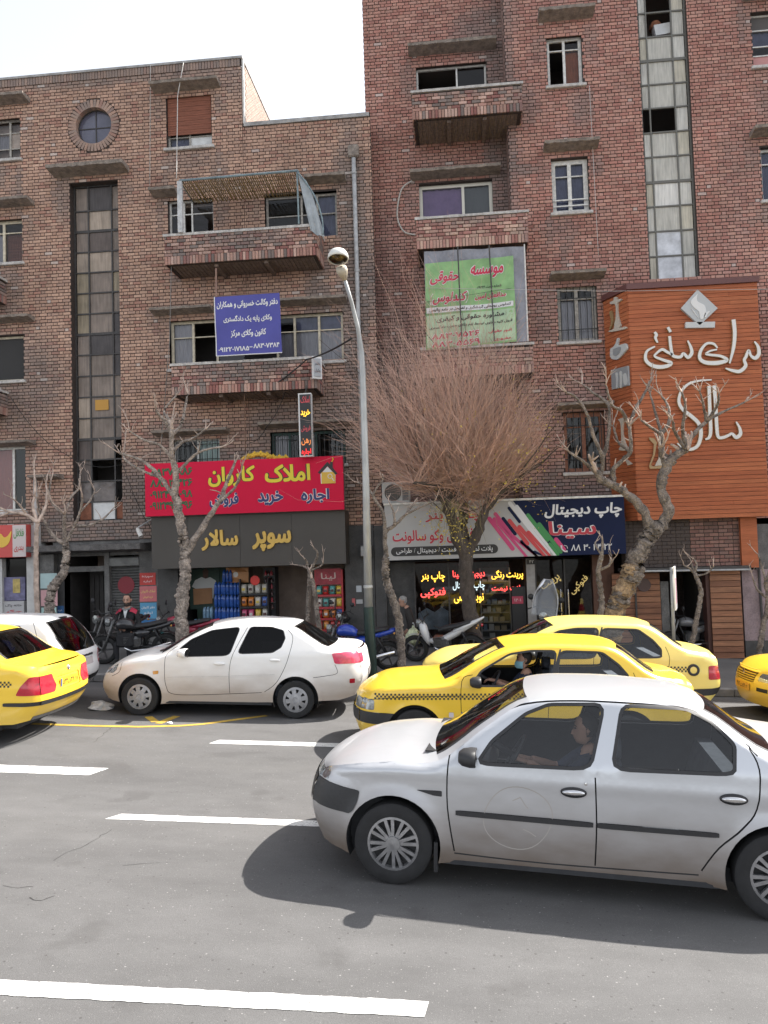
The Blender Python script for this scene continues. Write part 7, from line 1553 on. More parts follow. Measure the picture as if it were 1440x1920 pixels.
def build_car(name, label, cat, sp, paint, glass, loc, yaw, group=None, size=1.0, rear_glass=None, wheels=None):
 pm = PAINT[paint]; S = Shell(sp); car = thing(name, label, cat, (0, 0, 0), group)
 bottom = sp['sill']                                       # polyline from rear bottom to front bottom
 sil = S.E + bottom
 n5 = S.n
 for sg in (-1, 1):
  mp = S.side(sg); regs = []; polys = [sil]
  for cx in sp['axles']:
   arch = [(cx + sp['arch'] * math.cos(a), sp['r'] * 1.02 + sp['arch'] * math.sin(a)) for a in [2 * math.pi * k / 40 for k in range(40)]]
   regs.append((None, arch, 0)); polys.append(arch)
  doors = sp['doors']; wins = sp['windows']
  for k, P in wins.items():
   P = rounded(P, 0.14, 3); regs.append(('pane_' + k, P, 0.012)); polys.append(P)
   G = grow(P, sp.get('rub', 0.022)); regs.append(('rub_' + k, G, 0.003)); polys.append(G)
  for P in sp['seams']:
   q = strip(densify(catmull(P, 4), 0.04), sp.get('seamw', 0.004)); regs.append(('seam', q, 0.012)); polys.append(q)
  for k, P, ins, mt in sp.get('patches', []):
   if sg < 0 or not k.startswith('near_'):
    P = rounded(P, 0.12, 2) if not k.endswith('sharp') else P
    regs.append(('patch_' + k, P, ins)); polys.append(P)
  for k, P in doors.items():
   P = list(densify(catmull(P + [P[0]], 4), 0.05)); regs.append(('door_' + k, P, 0)); polys.append(P)
  regs.append(('body', sil, 0))
  out = sheet(regs, polys, mp, sp.get('grid', 0.055), 0.035, flip=(sg > 0), clip=sil, lines=[offs(S.top[:-2], -d) for d in (.012, .026, .042, .06, .08)] + [[(.3, sp.get('creasez', .6) + d), (4.3, sp.get('creasez', .6) + d)] for d in (-.09, -.055, -.025, 0, .025, .055)])
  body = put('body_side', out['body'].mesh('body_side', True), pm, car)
  if glass is not TINTG:
   tm = MB()
   for k, q in out.items():
    if k == 'body' or k.startswith('door_'):
     for f in q.f:
      c = [sum(q.v[i][j] for i in f) / len(f) for j in (0, 2)]
      if sp['cabin'][0] - .1 < c[0] < sp['cabin'][1] + .5 and c[1] > .32: tm.tri(*[(q.v[i][0], q.v[i][1] - sg * .03, q.v[i][2]) for i in f])
   put('door_trim', tm, DARKIN, car)
  if 'seam' in out: put('panel_gap', out['seam'].mesh('panel_gap', True), SEAM, body)
  dobj = {}
  for k in doors:
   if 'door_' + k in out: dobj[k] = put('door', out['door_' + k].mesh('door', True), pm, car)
  for k in wins:
   own = dobj.get(k, body); gm = glass if not sp.get('open_' + k) or sg > 0 else None
   if gm and 'pane_' + k in out: put('window_pane', out['pane_' + k].mesh('window_pane', True), gm, own)
   if 'rub_' + k in out: put('window_seal', out['rub_' + k].mesh('window_seal', True), BLACKP, own)
  for k, P, ins, mt in sp.get('patches', []):
   if 'patch_' + k in out: put(k.replace('near_', '').split('-')[0], out['patch_' + k].mesh(k, True), pm if mt == 'paint' else mt, car)
  for cx in sp['axles']:
   lb = MB(); A = []
   for k in range(25):
    a = math.pi * (-.12 + 1.24 * k / 24); x, z = cx + sp['arch'] * math.cos(a), sp['r'] * 1.02 + sp['arch'] * math.sin(a); A.append((x, z))
   lb.rings([[mp(x, max(z, .16), -0.001) for x, z in A], [mp(x, max(z, .16), 0.018) for x, z in A]], False, False, False)
   put('arch_lip', lb.mesh('arch_lip', True), BLACKP if sp.get('blackarch') else pm, car)
   hb = MB(); hb.rings([[mp(x, max(z, .16), 0.012) for x, z in A], [(x, sg * .45, z) for x, z in A]], False, False, False)
   hb.f.append(tuple(len(hb.v) // 2 + i for i in range(25))); hb.c.append(None)
   put('wheel_housing', hb, DARKIN, car)
  for k, (x, z) in sp.get('handles', {}).items():
   hb = MB(); yv = S.w(x, z)
   pts = [(x + .085 * math.cos(a), z + .024 * math.sin(a)) for a in [2 * math.pi * j / 20 for j in range(20)]]
   hb.rings([[(px, sg * (yv - .004), pz) for px, pz in pts], [(px, sg * (yv + .022), z + (pz - z) * .9) for px, pz in pts], [(x + (px - x) * .8, sg * (yv + .030), z + (pz - z) * .6) for px, pz in pts]], False, True)
   put('door_handle', hb.mesh('handle', True), sp['handlemat'] if sp.get('handlemat') else pm, dobj.get(k, body))
   if sp.get('handlering'):
    rb = MB(); pts2 = [(x + .098 * math.cos(a), z + .040 * math.sin(a)) for a in [2 * math.pi * j / 20 for j in range(20)]]
    rb.rings([[(px, sg * (yv - .01), pz) for px, pz in pts2], [(px, sg * (yv + .012), pz) for px, pz in pts2]], False, True); put('handle_recess', rb.mesh('recess', True), BLACKP, dobj.get(k, body))
  x, z = sp['mirror']; yv = S.w(x, z); mb = MB(); mm = sp.get('mirrormat') or pm
  sec = [(.02, .02, .02), (.0, .085, .045), (.03, .13, .07), (.09, .155, .082), (.13, .155, .080), (.135, .15, .072)]
  rings = []
  for dx, hw, hh in sec: rings.append([(x + dx, sg * (yv + .10 + hw * .78 * math.cos(a)), z + .03 + hh * (math.sin(a) if abs(math.sin(a)) < .8 else math.copysign(.8 + .2 * (abs(math.sin(a)) - .8), math.sin(a)))) for a in [2 * math.pi * j / 16 for j in range(16)]])
  mb.rings(rings, True, True); mr = put('door_mirror', mb.mesh('mirror', True, sharp=50), mm, car)
  gb = MB(); gb.rings([[(x + .138, p[1] * 1.0, p[2]) for p in rings[-1]]], True, False); put('mirror_glass', gb, CHROME, mr)
  st = MB(); st.box(x + .03, x + .13, sg * (yv - .03) if sg > 0 else -(yv + .03), (yv + .03) if sg > 0 else -(yv - .03), z - .045, z + .03); put('mirror_foot', st, BLACKP, mr)
  for cx in sp['axles']: wheel(car, cx, sg * (S.W - .095 - sp.get('wheelin', 0)), sp['r'], .185, wheels or sp['wheelstyle'], sp['rim'])
 for nm, i0, i1, kind in sp['tops']:
  if kind == 'paint':
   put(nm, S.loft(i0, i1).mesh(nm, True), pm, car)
  else:
   gl = (rear_glass or glass) if nm == 'rear_window' else (CLEARG if glass is not TINTG else SMOKEG)
   put(nm, S.loft(i0, i1, (-.86, .86)).mesh(nm, True), gl, car)
   bd = MB(); a = S.loft(i0, i1, (-1, -.86), 3).mesh('x', True); put('roof_pillar', a, pm, car); put('roof_pillar', S.loft(i0, i1, (.86, 1), 3).mesh('x', True), pm, car)
   for e in (-1, 1): put('window_seal', S.loft(i0, i1, (min(e * .86, e * .82), max(e * .86, e * .82)), 2, .003).mesh('x', True), BLACKP, car)
 for which in 'fr':
  ol = S.end_outline(which); regs = []; polys = [ol]; mp = S.end(which)
  for k, P, ins, mt in sp.get('nose' if which == 'f' else 'tail', []):
   P = rounded(P, 0.08, 2); regs.append((k, P, ins)); polys.append(P)
  regs.append(('panel', ol, 0))
  out = sheet(regs, polys, mp, .06, .04, flip=(which == 'r'), clip=ol)
  put('front_panel' if which == 'f' else 'rear_panel', out['panel'].mesh('end_panel', True), pm, car)
  for k, P, ins, mt in sp.get('nose' if which == 'f' else 'tail', []):
   if k in out: put(k.split('-')[0], out[k].mesh(k, True), pm if mt == 'paint' else mt, car)
 fl = MB(); L = S.E[len(S.E) // 2][0]
 x0 = sp['cabin'][0]; x1 = sp['cabin'][1]; hw = S.W - .16
 a0 = sp['axles'][0] + sp['arch'] + .02; a1 = sp['axles'][1] - sp['arch'] - .02; hw2 = S.w((a0 + a1) / 2, .25) - .002; fl.box(a0, a1, -hw2, hw2, .195, .285)
 rl = S.loft(*[q[1:3] for q in sp['tops'] if q[0] == 'roof'][0], (-.97, .97), 10, -.03); put('roof_lining', rl.mesh('rl', True), M('roof_lining', (.20, .20, .20), .9), car)
 fl.box(.35, x1 + .5, -hw + .02, hw - .02, .2, .3); fl.box(.4, x0, -hw, hw, .3, .62); fl.box(x1, x1 + .55, -hw, hw, .3, .78)
 put('underbody', fl, DARKIN, car)
 da = MB(); zb = sp['beltf'](x0); da.prism([(x0 - .22, zb - .1), (x0 + .1, zb + .02), (x0 + .28, zb - .03), (x0 + .32, zb - .2), (x0 + .2, zb - .35), (x0, zb - .35)], -hw, hw); put('dashboard', da, M('dashboard_grey', (.11, .11, .11), .8, noise=(9, .2)), car)
 sx = sp['seatx']
 for y in (-.37, .37):
  sb = MB(); sb.rings([[(sx + dx + .02, y + e * .24, z), (sx + dx + .12, y + e * .2, z)] if 0 else [(sx + dx - .05, y - wv, z), (sx + dx - .05, y + wv, z), (sx + dx + .07, y + wv * .9, z), (sx + dx + .07, y - wv * .9, z)] for dx, z, wv in [(0, .32, .25), (.02, .5, .26), (.09, .75, .25), (.15, .92, .22), (.17, .97, .15)]], True, True)
  sb.rings([[(sx - .5, y - .25, z), (sx - .5, y + .25, z), (sx + .02, y + .25, z), (sx + .02, y - .25, z)] for z in (.3, .46)], True, True)
  st = put('seat', sb, SEATM, car)
  hb = MB(); hb.rings([[(sx + .14 + dx, y + wv * math.cos(a), 1.06 + .085 * math.sin(a)) for a in [2 * math.pi * j / 12 for j in range(12)]] for dx, wv in ((-.01, .1), (.02, .135), (.07, .135), (.1, .1))], True, True)
  put('headrest', hb.mesh('headrest', True), SEATM, st)
 rb = MB(); rb.rings([[(sx + .85 + dx, -hw + .06, z), (sx + .85 + dx, hw - .06, z), (sx + .98 + dx, hw - .06, z), (sx + .98 + dx, -hw + .06, z)] for dx, z in [(0, .35), (.05, .6), (.15, .95)]], True, True)
 rb.box(sx + .4, sx + .9, -hw + .06, hw - .06, .3, .48); put('rear_seat', rb, SEATM, car)
 wh = MB(); c = Vector((sx - .62, -.37, zb - .02)); ax = Vector((-.85, 0, .5)).normalized(); u = Vector((0, 1, 0)); v = ax.cross(u)
 ring = [c + (u * math.cos(a) + v * math.sin(a)) * .185 for a in [2 * math.pi * k / 20 for k in range(21)]]; wh.tube(ring, .016, 6, False)
 wh.tube([c - u * .18, c + u * .18], .02, 6); wh.tube([c, c + ax * .35], .03, 6); put('steering_wheel', wh.mesh('sw', True), BLACKP, car)
 for fn in sp.get('extras', []): fn(car, S, pm)
 th = math.atan(GRADE)
 car.matrix_world = Matrix.Translation(loc) @ Matrix.Rotation(-th, 4, 'Y') @ Matrix.Rotation(yaw, 4, 'Z') @ Matrix.Scale(size, 4)
 return car, S

def belt_line(p):
 def f(x):
  if x <= p[0][0]: return p[0][1]
  for a, b in zip(p, p[1:]):
   if x <= b[0]: return a[1] + (b[1] - a[1]) * (x - a[0]) / (b[0] - a[0])
  return p[-1][1]
 return f
def sill_line(x1, x0, zr, zf, sp_axles, arch, r): return [(x1 - .15, zr), (x0 + .25, zf)]

# --- silver saloon with black bumper corners
S_LOGAN = dict(half=.87, belt=1.0, beltf=belt_line([(0, .92), (1.3, .97), (4.2, 1.06)]), tumble=.40, rf=(.42, .26), rr=(.3, .16), r=.318, arch=.385, rim=.205,
 axles=(.80, 3.66), flare=.035, seamw=.0055, crease=.011, creasez=.885, hood0=3, tail0=13, wheelstyle='alloy', blackarch=True, rub=.026, grid=.05,
 E=[(.16, .22), (.08, .42), (.07, .60), (.16, .80), (.42, .90), (.80, .955), (1.16, .985), (1.52, 1.25), (1.86, 1.455), (2.3, 1.50), (2.75, 1.49), (3.16, 1.435), (3.62, 1.16), (4.25, 1.06), (4.40, .80), (4.42, .55), (4.30, .30)],
 C=[(.06, .22), (-.03, .42), (-.03, .60), (.06, .80), (.36, .945), (.72, 1.0), (1.06, 1.035), (1.44, 1.29), (1.80, 1.50), (2.28, 1.545), (2.78, 1.535), (3.26, 1.46), (3.72, 1.18), (4.34, 1.075), (4.46, .80), (4.50, .55), (4.40, .30)],
 sill=[(4.1, .26), (3.3, .205), (1.2, .205), (.5, .2)],
 doors={'front': [(1.27, 1.14), (1.235, .94), (1.235, .64), (1.29, .30), (1.5, .27), (2.2, .27), (2.355, .285), (2.365, .6), (2.36, .95), (2.47, 1.2), (2.50, 1.475), (2.2, 1.475), (1.92, 1.44), (1.6, 1.26)],
           'rear': [(2.37, .95), (2.375, .6), (2.365, .285), (2.6, .27), (3.0, .28), (3.12, .32), (3.24, .50), (3.40, .66), (3.50, .80), (3.525, 1.08), (3.43, 1.24), (3.24, 1.42), (3.0, 1.475), (2.52, 1.475), (2.47, 1.2)]},
 windows={'front': [(1.485, 1.005), (1.585, 1.15), (1.84, 1.355), (2.02, 1.43), (2.425, 1.45), (2.315, 1.02)],
             'rear': [(2.50, 1.03), (2.585, 1.45), (3.05, 1.45), (3.22, 1.37), (3.36, 1.23), (3.34, 1.05)]},
 seams=[[(1.42, 1.19), (1.68, 1.375), (1.92, 1.452), (2.3, 1.48), (2.75, 1.478), (3.02, 1.462)], [(3.06, 1.52), (3.2, 1.46), (3.36, 1.34), (3.525, 1.17)], [(1.42, 1.19), (1.27, 1.14), (1.235, .94), (1.235, .64), (1.29, .30)], [(2.36, .95), (2.37, .6), (2.36, .285)], [(3.47, 1.22), (3.525, 1.08), (3.50, .80), (3.40, .66), (3.24, .50), (3.12, .32)], [(1.29, .285), (2.0, .268), (3.1, .285)]],
 patches=[('side_strip', [(1.30, .585), (1.30, .625), (2.345, .615), (2.345, .575)], -.012, BLACKP), ('side_strip-b', [(2.375, .575), (2.375, .615), (3.24, .61), (3.24, .575)], -.012, BLACKP),
             ('bumper_corner', [(-.1, .55), (-.1, .745), (.2, .745), (.52, .715), (.50, .62), (.47, .56), (.43, .53)], -.008, BLACKP), ('headlight', [(.02, .752), (.05, .87), (.2, .862), (.24, .80), (.22, .752)], -.004, LAMPG),
             ('side_indicator', [(.98, .76), (1.19, .765), (1.19, .72), (1.12, .725)], -.004, BLACKP), ('tail_light', [(4.22, .74), (4.22, .98), (4.5, .98), (4.5, .74)], -.004, REDL)],
 nose=[('number_plate', [(-.26, .42), (.26, .42), (.26, .53), (-.26, .53)], -.015, WHITEL), ('bumper_strip', [(-.8, .55), (.8, .55), (.8, .745), (-.8, .745)], -.01, BLACKP), ('headlight-l', [(-.8, .752), (-.34, .752), (-.4, .86), (-.8, .86)], -.004, LAMPG), ('headlight-r', [(.34, .752), (.8, .752), (.8, .86), (.4, .86)], -.004, LAMPG)],
 tail=[('bumper_strip', [(-.9, .5), (.9, .5), (.9, .62), (-.9, .62)], -.01, BLACKP)],
 tops=[('hood', 3, 6, 'paint'), ('windscreen', 6, 8, 'glass'), ('roof', 8, 11, 'paint'), ('rear_window', 11, 12, 'glass'), ('boot_lid', 12, 13, 'paint')],
 handles={'front': (2.20, .83), 'rear': (3.34, .865)}, handlemat=CHROME, handlering=True, mirror=(1.33, 1.03), mirrormat=BLACKP, cabin=(1.25, 3.5), seatx=2.35)
# --- pearl white saloon, parked
S_206 = dict(half=.83, belt=.95, beltf=belt_line([(0, .86), (1.2, .92), (4.2, 1.02)]), tumble=.42, rf=(.5, .30), rr=(.38, .2), r=.292, arch=.355, rim=.19,
 axles=(.78, 3.23), flare=.02, hood0=3, tail0=14, wheelstyle='cap', rub=.012, wheelin=-.01,
 E=[(.18, .20), (.10, .36), (.12, .52), (.22, .68), (.45, .80), (.80, .885), (1.10, .93), (1.50, 1.19), (1.86, 1.36), (2.3, 1.425), (2.75, 1.425), (3.10, 1.375), (3.42, 1.20), (3.66, 1.085), (4.12, 1.05), (4.22, .85), (4.25, .60), (4.12, .34)],
 C=[(.06, .20), (-.03, .36), (-.02, .52), (.10, .68), (.40, .855), (.72, .945), (1.0, .99), (1.40, 1.23), (1.78, 1.41), (2.26, 1.475), (2.78, 1.475), (3.20, 1.42), (3.54, 1.22), (3.78, 1.11), (4.2, 1.07), (4.30, .85), (4.32, .60), (4.20, .34)],
 sill=[(3.9, .29), (2.9, .245), (1.1, .185), (.5, .19)],
 doors={'front': [(1.22, .99), (1.17, .88), (1.17, .62), (1.20, .45), (1.29, .345), (1.5, .33), (2.19, .37), (2.18, .70), (2.235, .97), (2.40, 1.30), (2.42, 1.405), (2.2, 1.40), (1.86, 1.345), (1.5, 1.175)],
           'rear': [(2.25, .97), (2.195, .70), (2.205, .37), (2.74, .40), (2.92, .54), (3.06, .80), (3.14, 1.08), (3.15, 1.25), (3.06, 1.355), (2.8, 1.405), (2.44, 1.405), (2.42, 1.30)]},
 windows={'front': [(1.36, .925), (1.40, 1.045), (1.55, 1.175), (1.86, 1.315), (2.30, 1.37), (2.175, .955)],
             'rear': [(2.31, .985), (2.47, 1.375), (2.80, 1.38), (2.99, 1.33), (3.03, 1.22), (2.98, 1.09), (2.85, 1.01)]},
 seams=[[(1.34, 1.07), (1.22, .99), (1.17, .88), (1.17, .62), (1.20, .45), (1.29, .345), (1.7, .335), (2.7, .39)], [(2.42, 1.37), (2.235, .97), (2.185, .70), (2.20, .37)], [(3.06, 1.355), (3.15, 1.25), (3.14, 1.08), (3.06, .80), (2.92, .54), (2.74, .40)], [(3.50, .635), (3.70, .665), (3.87, .71), (3.83, .84)], [(.28, .58), (.42, .66), (.45, .80)]],
 patches=[('headlight', [(.1, .60), (.1, .70), (.2, .775), (.38, .785), (.36, .68), (.3, .63)], -.004, LAMPG), ('tail_light', [(3.78, 1.01), (4.02, 1.035), (4.3, 1.02), (4.3, .855), (3.83, .85)], -.006, PINKL), ('side_indicator', [(.98, .69), (1.07, .70), (1.07, .65), (.99, .64)], -.006, AMBER),
             ('rub_strip', [(1.2, .585), (1.2, .60), (2.17, .635), (2.17, .62)], -.008, 'paint'), ('rub_strip-b', [(2.2, .625), (2.2, .64), (2.9, .675), (2.88, .66)], -.008, 'paint'), ('reflector', [(4.06, .55), (4.06, .62), (4.14, .62), (4.14, .55)], -.006, REDL)],
 nose=[('lower_grille', [(-.5, .24), (.5, .24), (.55, .36), (-.55, .36)], .01, BLACKP), ('number_plate', [(-.26, .40), (.26, .40), (.26, .51), (-.26, .51)], -.015, WHITEL), ('headlight-l', [(-.85, .60), (-.42, .60), (-.4, .67), (-.85, .67)], -.004, LAMPG)],
 tail=[('tail_light-l', [(-.9, .86), (-.5, .86), (-.48, 1.0), (-.9, 1.0)], -.004, PINKL), ('tail_light-r', [(.5, .86), (.9, .86), (.9, 1.0), (.48, 1.0)], -.004, PINKL), ('number_plate', [(-.26, .6), (.26, .6), (.26, .71), (-.26, .71)], -.01, WHITEL)],
 tops=[('hood', 3, 6, 'paint'), ('windscreen', 6, 8, 'glass'), ('roof', 8, 11, 'paint'), ('rear_window', 11, 13, 'glass'), ('boot_lid', 13, 14, 'paint')],
 handles={'front': (2.03, .825), 'rear': (2.90, .895)}, mirror=(1.40, .96), cabin=(1.15, 3.1), seatx=2.2)
# --- yellow taxi saloon
YB = 'paint'
S_405 = dict(half=.845, belt=.95, beltf=belt_line([(0, .86), (1.3, .90), (4.4, .98)]), tumble=.40, rf=(.3, .2), rr=(.22, .13), r=.30, arch=.36, rim=.185,
 axles=(.87, 3.54), flare=.012, hood0=3, tail0=13, wheelstyle='steel', rub=.026, crease=.006, creasez=.74,
 E=[(.20, .24), (.15, .40), (.15, .55), (.22, .74), (.45, .855), (.85, .90), (1.28, .945), (1.68, 1.18), (2.06, 1.365), (2.45, 1.43), (3.0, 1.435), (3.42, 1.39), (3.86, 1.10), (4.32, 1.01), (4.40, .80), (4.42, .55), (4.28, .32)],
 C=[(.08, .24), (.02, .40), (.02, .55), (.08, .74), (.40, .915), (.80, .975), (1.18, 1.02), (1.60, 1.25), (1.98, 1.42), (2.42, 1.48), (3.04, 1.485), (3.52, 1.43), (3.98, 1.12), (4.40, 1.03), (4.46, .80), (4.50, .55), (4.36, .32)],
 sill=[(4.1, .28), (3.1, .24), (1.3, .24), (.6, .24)],
 doors={'front': [(1.46, .97), (1.46, .5), (1.49, .30), (2.2, .29), (2.52, .30), (2.54, .6), (2.56, .95), (2.68, 1.2), (2.73, 1.39), (2.3, 1.385), (2.05, 1.335), (1.7, 1.14)],
           'rear': [(2.58, .95), (2.56, .6), (2.54, .30), (3.0, .29), (3.2, .36), (3.33, .56), (3.6, .74), (3.66, .96), (3.62, 1.1), (3.42, 1.30), (3.3, 1.385), (2.75, 1.385), (2.70, 1.2)]},
 windows={'front': [(1.60, .93), (1.72, 1.09), (2.08, 1.295), (2.35, 1.34), (2.66, 1.345), (2.58, .955)],
             'rear': [(2.65, .96), (2.74, 1.345), (3.25, 1.34), (3.44, 1.20), (3.54, 1.08), (3.53, .985)]},
 seams=[[(1.6, 1.05), (1.46, .97), (1.46, .5), (1.49, .30)], [(2.57, .95), (2.55, .6), (2.53, .30)], [(3.62, 1.12), (3.66, .96), (3.6, .74), (3.33, .56)], [(.26, .70), (.6, .745), (1.0, .77), (1.44, .79)], [(1.49, .29), (2.3, .285), (3.1, .29)]],
 patches=[('headlight', [(.05, .57), (.05, .70), (.2, .71), (.34, .70), (.34, .575)], -.004, LAMPG), ('bumper', [(.05, .40), (.05, .55), (.66, .545), (.66, .47), (.58, .40)], -.012, BLACKP), ('bumper-c', [(.05, .528), (.05, .545), (.66, .54), (.66, .525)], -.018, CHROME),
             ('tail_light', [(4.22, .66), (4.22, .86), (4.5, .86), (4.5, .66)], -.004, REDL), ('rear_bumper', [(3.98, .42), (3.98, .52), (4.6, .55), (4.6, .45)], -.012, BLACKP), ('side_indicator', [(1.30, .58), (1.36, .58), (1.36, .52), (1.30, .52)], -.006, WHITEL),
             ('black_pillar', [(2.60, 1.06), (2.72, 1.38), (2.74, 1.38), (2.66, 1.06)], -.003, BLACKP)],
 nose=[('headlight-l', [(-.8, .57), (-.42, .57), (-.42, .70), (-.8, .70)], -.004, LAMPG), ('headlight-r', [(.42, .57), (.8, .57), (.8, .70), (.42, .70)], -.004, LAMPG), ('bumper', [(-.85, .40), (.85, .40), (.85, .55), (-.85, .55)], -.012, BLACKP), ('grille', [(-.38, .58), (.38, .58), (.38, .69), (-.38, .69)], .008, BLACKP)],
 tail=[('tail_light-l', [(-.85, .66), (-.48, .66), (-.48, .86), (-.85, .86)], -.004, REDL), ('tail_light-r', [(.48, .66), (.85, .66), (.85, .86), (.48, .86)], -.004, REDL), ('number_plate', [(-.27, .68), (.27, .68), (.27, .79), (-.27, .79)], -.01, PLATE_Y), ('bumper_band', [(-.9, .45), (.9, .45), (.9, .55), (-.9, .55)], -.012, BLACKP)],
 tops=[('hood', 3, 6, 'paint'), ('windscreen', 6, 8, 'glass'), ('roof', 8, 11, 'paint'), ('rear_window', 11, 12, 'glass'), ('boot_lid', 12, 13, 'paint')],
 handles={'front': (2.42, .80), 'rear': (3.42, .82)}, handlemat=BLACKP, mirror=(1.56, .95), mirrormat=BLACKP, cabin=(1.4, 3.6), seatx=2.5)
def check_band(car, S, pm, x0=.34, x1=4.1, z0=.738, z1=.795, sz=.026):
 mb = MB(); n = int((x1 - x0) / sz)
 for sg in (-1, 1):
  for i in range(n):
   for j in range(3):
    if (i + j) % 2: continue
    xa = x0 + i * sz; xb = xa + sz * .96
    zl = lambda x, j: z0 + (z1 - z0) * (x - x0) / 2.0 * (1 if x < x0 + 2 else 2.0 / (x - x0)) + sz * (j - 1)
    a, b, c, d = [(x, sg * (S.w(x, z) + .0035), z) for x, z in ((xa, zl(xa, j)), (xb, zl(xb, j)), (xb, zl(xb, j + 1)), (xa, zl(xa, j + 1)))]
    mb.quad(a, b, c, d)
 o = put('checker_band', mb, CHECK_B, car); o['kind'] = 'stuff'
def fuel_cap(car, S, pm):
 x, z = 4.0, .80; mb = MB(); mb.lathe([(.05, -.014), (.058, -.02), (.085, -.02), (.088, .0)], (x, -S.w(x, z), z), 'y', 24); put('fuel_flap_ring', mb.mesh('ring', True), BLACKP, car)
 mb = MB(); mb.lathe([(.05, -.012), (.03, -.016), (.001, -.016)], (x, -S.w(x, z), z), 'y', 20); put('fuel_cap', mb.mesh('cap', True), pm, car)
# --- small white hatchback behind
S_HATCH = dict(half=.80, belt=.92, beltf=belt_line([(0, .86), (1.2, .90), (3.6, .95)]), tumble=.34, rf=(.3, .2), rr=(.2, .12), r=.27, arch=.33, rim=.17,
 axles=(.72, 3.0), flare=.01, hood0=3, tail0=12, wheelstyle='steel', rub=.02,
 E=[(.15, .22), (.1, .38), (.1, .52), (.16, .70), (.4, .82), (.7, .875), (1.02, .92), (1.45, 1.2), (1.8, 1.36), (2.3, 1.42), (2.9, 1.42), (3.22, 1.385), (3.60, .92), (3.64, .75), (3.66, .5), (3.55, .3)],
 C=[(.05, .22), (.0, .38), (.0, .52), (.05, .70), (.36, .875), (.64, .94), (.94, .98), (1.38, 1.25), (1.74, 1.41), (2.28, 1.475), (2.94, 1.475), (3.32, 1.42), (3.70, .93), (3.72, .75), (3.76, .5), (3.64, .3)],
 sill=[(3.35, .26), (2.6, .22), (1.1, .22), (.5, .22)],
 doors={'front': [(1.15, .95), (1.15, .5), (1.2, .29), (2.0, .27), (2.06, .6), (2.06, .92), (2.12, 1.37), (1.85, 1.345), (1.4, 1.12)],
           'rear': [(2.08, .92), (2.08, .6), (2.02, .27), (2.5, .27), (2.66, .45), (2.85, .62), (2.92, .92), (2.72, 1.37), (2.15, 1.37)]},
 windows={'front': [(1.30, .93), (1.44, 1.10), (1.82, 1.32), (2.06, 1.335), (2.03, .94)], 'rear': [(2.12, .945), (2.17, 1.335), (2.66, 1.335), (2.82, .96)], 'quarter': [(2.90, .98), (2.75, 1.33), (2.92, 1.33), (3.18, .98)]},
 seams=[[(1.2, 1.0), (1.15, .95), (1.15, .5), (1.2, .29)], [(2.07, .92), (2.07, .6), (2.01, .27)], [(2.85, 1.1), (2.92, .92), (2.85, .62)], [(3.12, 1.40), (3.3, 1.05), (3.42, .8)]],
 patches=[('tail_light', [(3.45, .62), (3.45, .86), (3.8, .86), (3.8, .62)], -.004, REDL), ('headlight', [(.05, .56), (.05, .68), (.3, .68), (.3, .56)], -.004, LAMPG)],
 nose=[('grille', [(-.4, .56), (.4, .56), (.4, .66), (-.4, .66)], .008, BLACKP)],
 tail=[('tail_light-l', [(-.85, .62), (-.55, .62), (-.55, .86), (-.85, .86)], -.004, REDL), ('tail_light-r', [(.55, .62), (.85, .62), (.85, .86), (.55, .86)], -.004, REDL), ('number_plate', [(-.26, .66), (.26, .66), (.26, .77), (-.26, .77)], -.008, WHITEL), ('bumper_band', [(-.9, .40), (.9, .40), (.9, .48), (-.9, .48)], -.012, BLACKP)],
 tops=[('hood', 3, 6, 'paint'), ('windscreen', 6, 8, 'glass'), ('roof', 8, 11, 'paint'), ('rear_window', 11, 12, 'glass')],
 handles={'front': (1.9, .78), 'rear': (2.75, .8)}, handlemat=BLACKP, mirror=(1.3, .94), mirrormat=BLACKP, cabin=(1.1, 2.9), seatx=2.0)
def roadz(x): return GRADE * x
def at_axle(sp, size, wx, wy, yaw):    # put the front wheel's outer contact point at (wx, wy)
 ax, hy = sp['axles'][0] * size, sp['half'] * size
 x = wx - (ax * math.cos(yaw) + hy * math.sin(yaw)); y = wy - (ax * math.sin(yaw) - hy * math.cos(yaw))
 return (x, y, GRADE * x)
RD = math.atan(ROADDIR)
yawL = math.radians(-6)
S1 = dict(S_LOGAN)
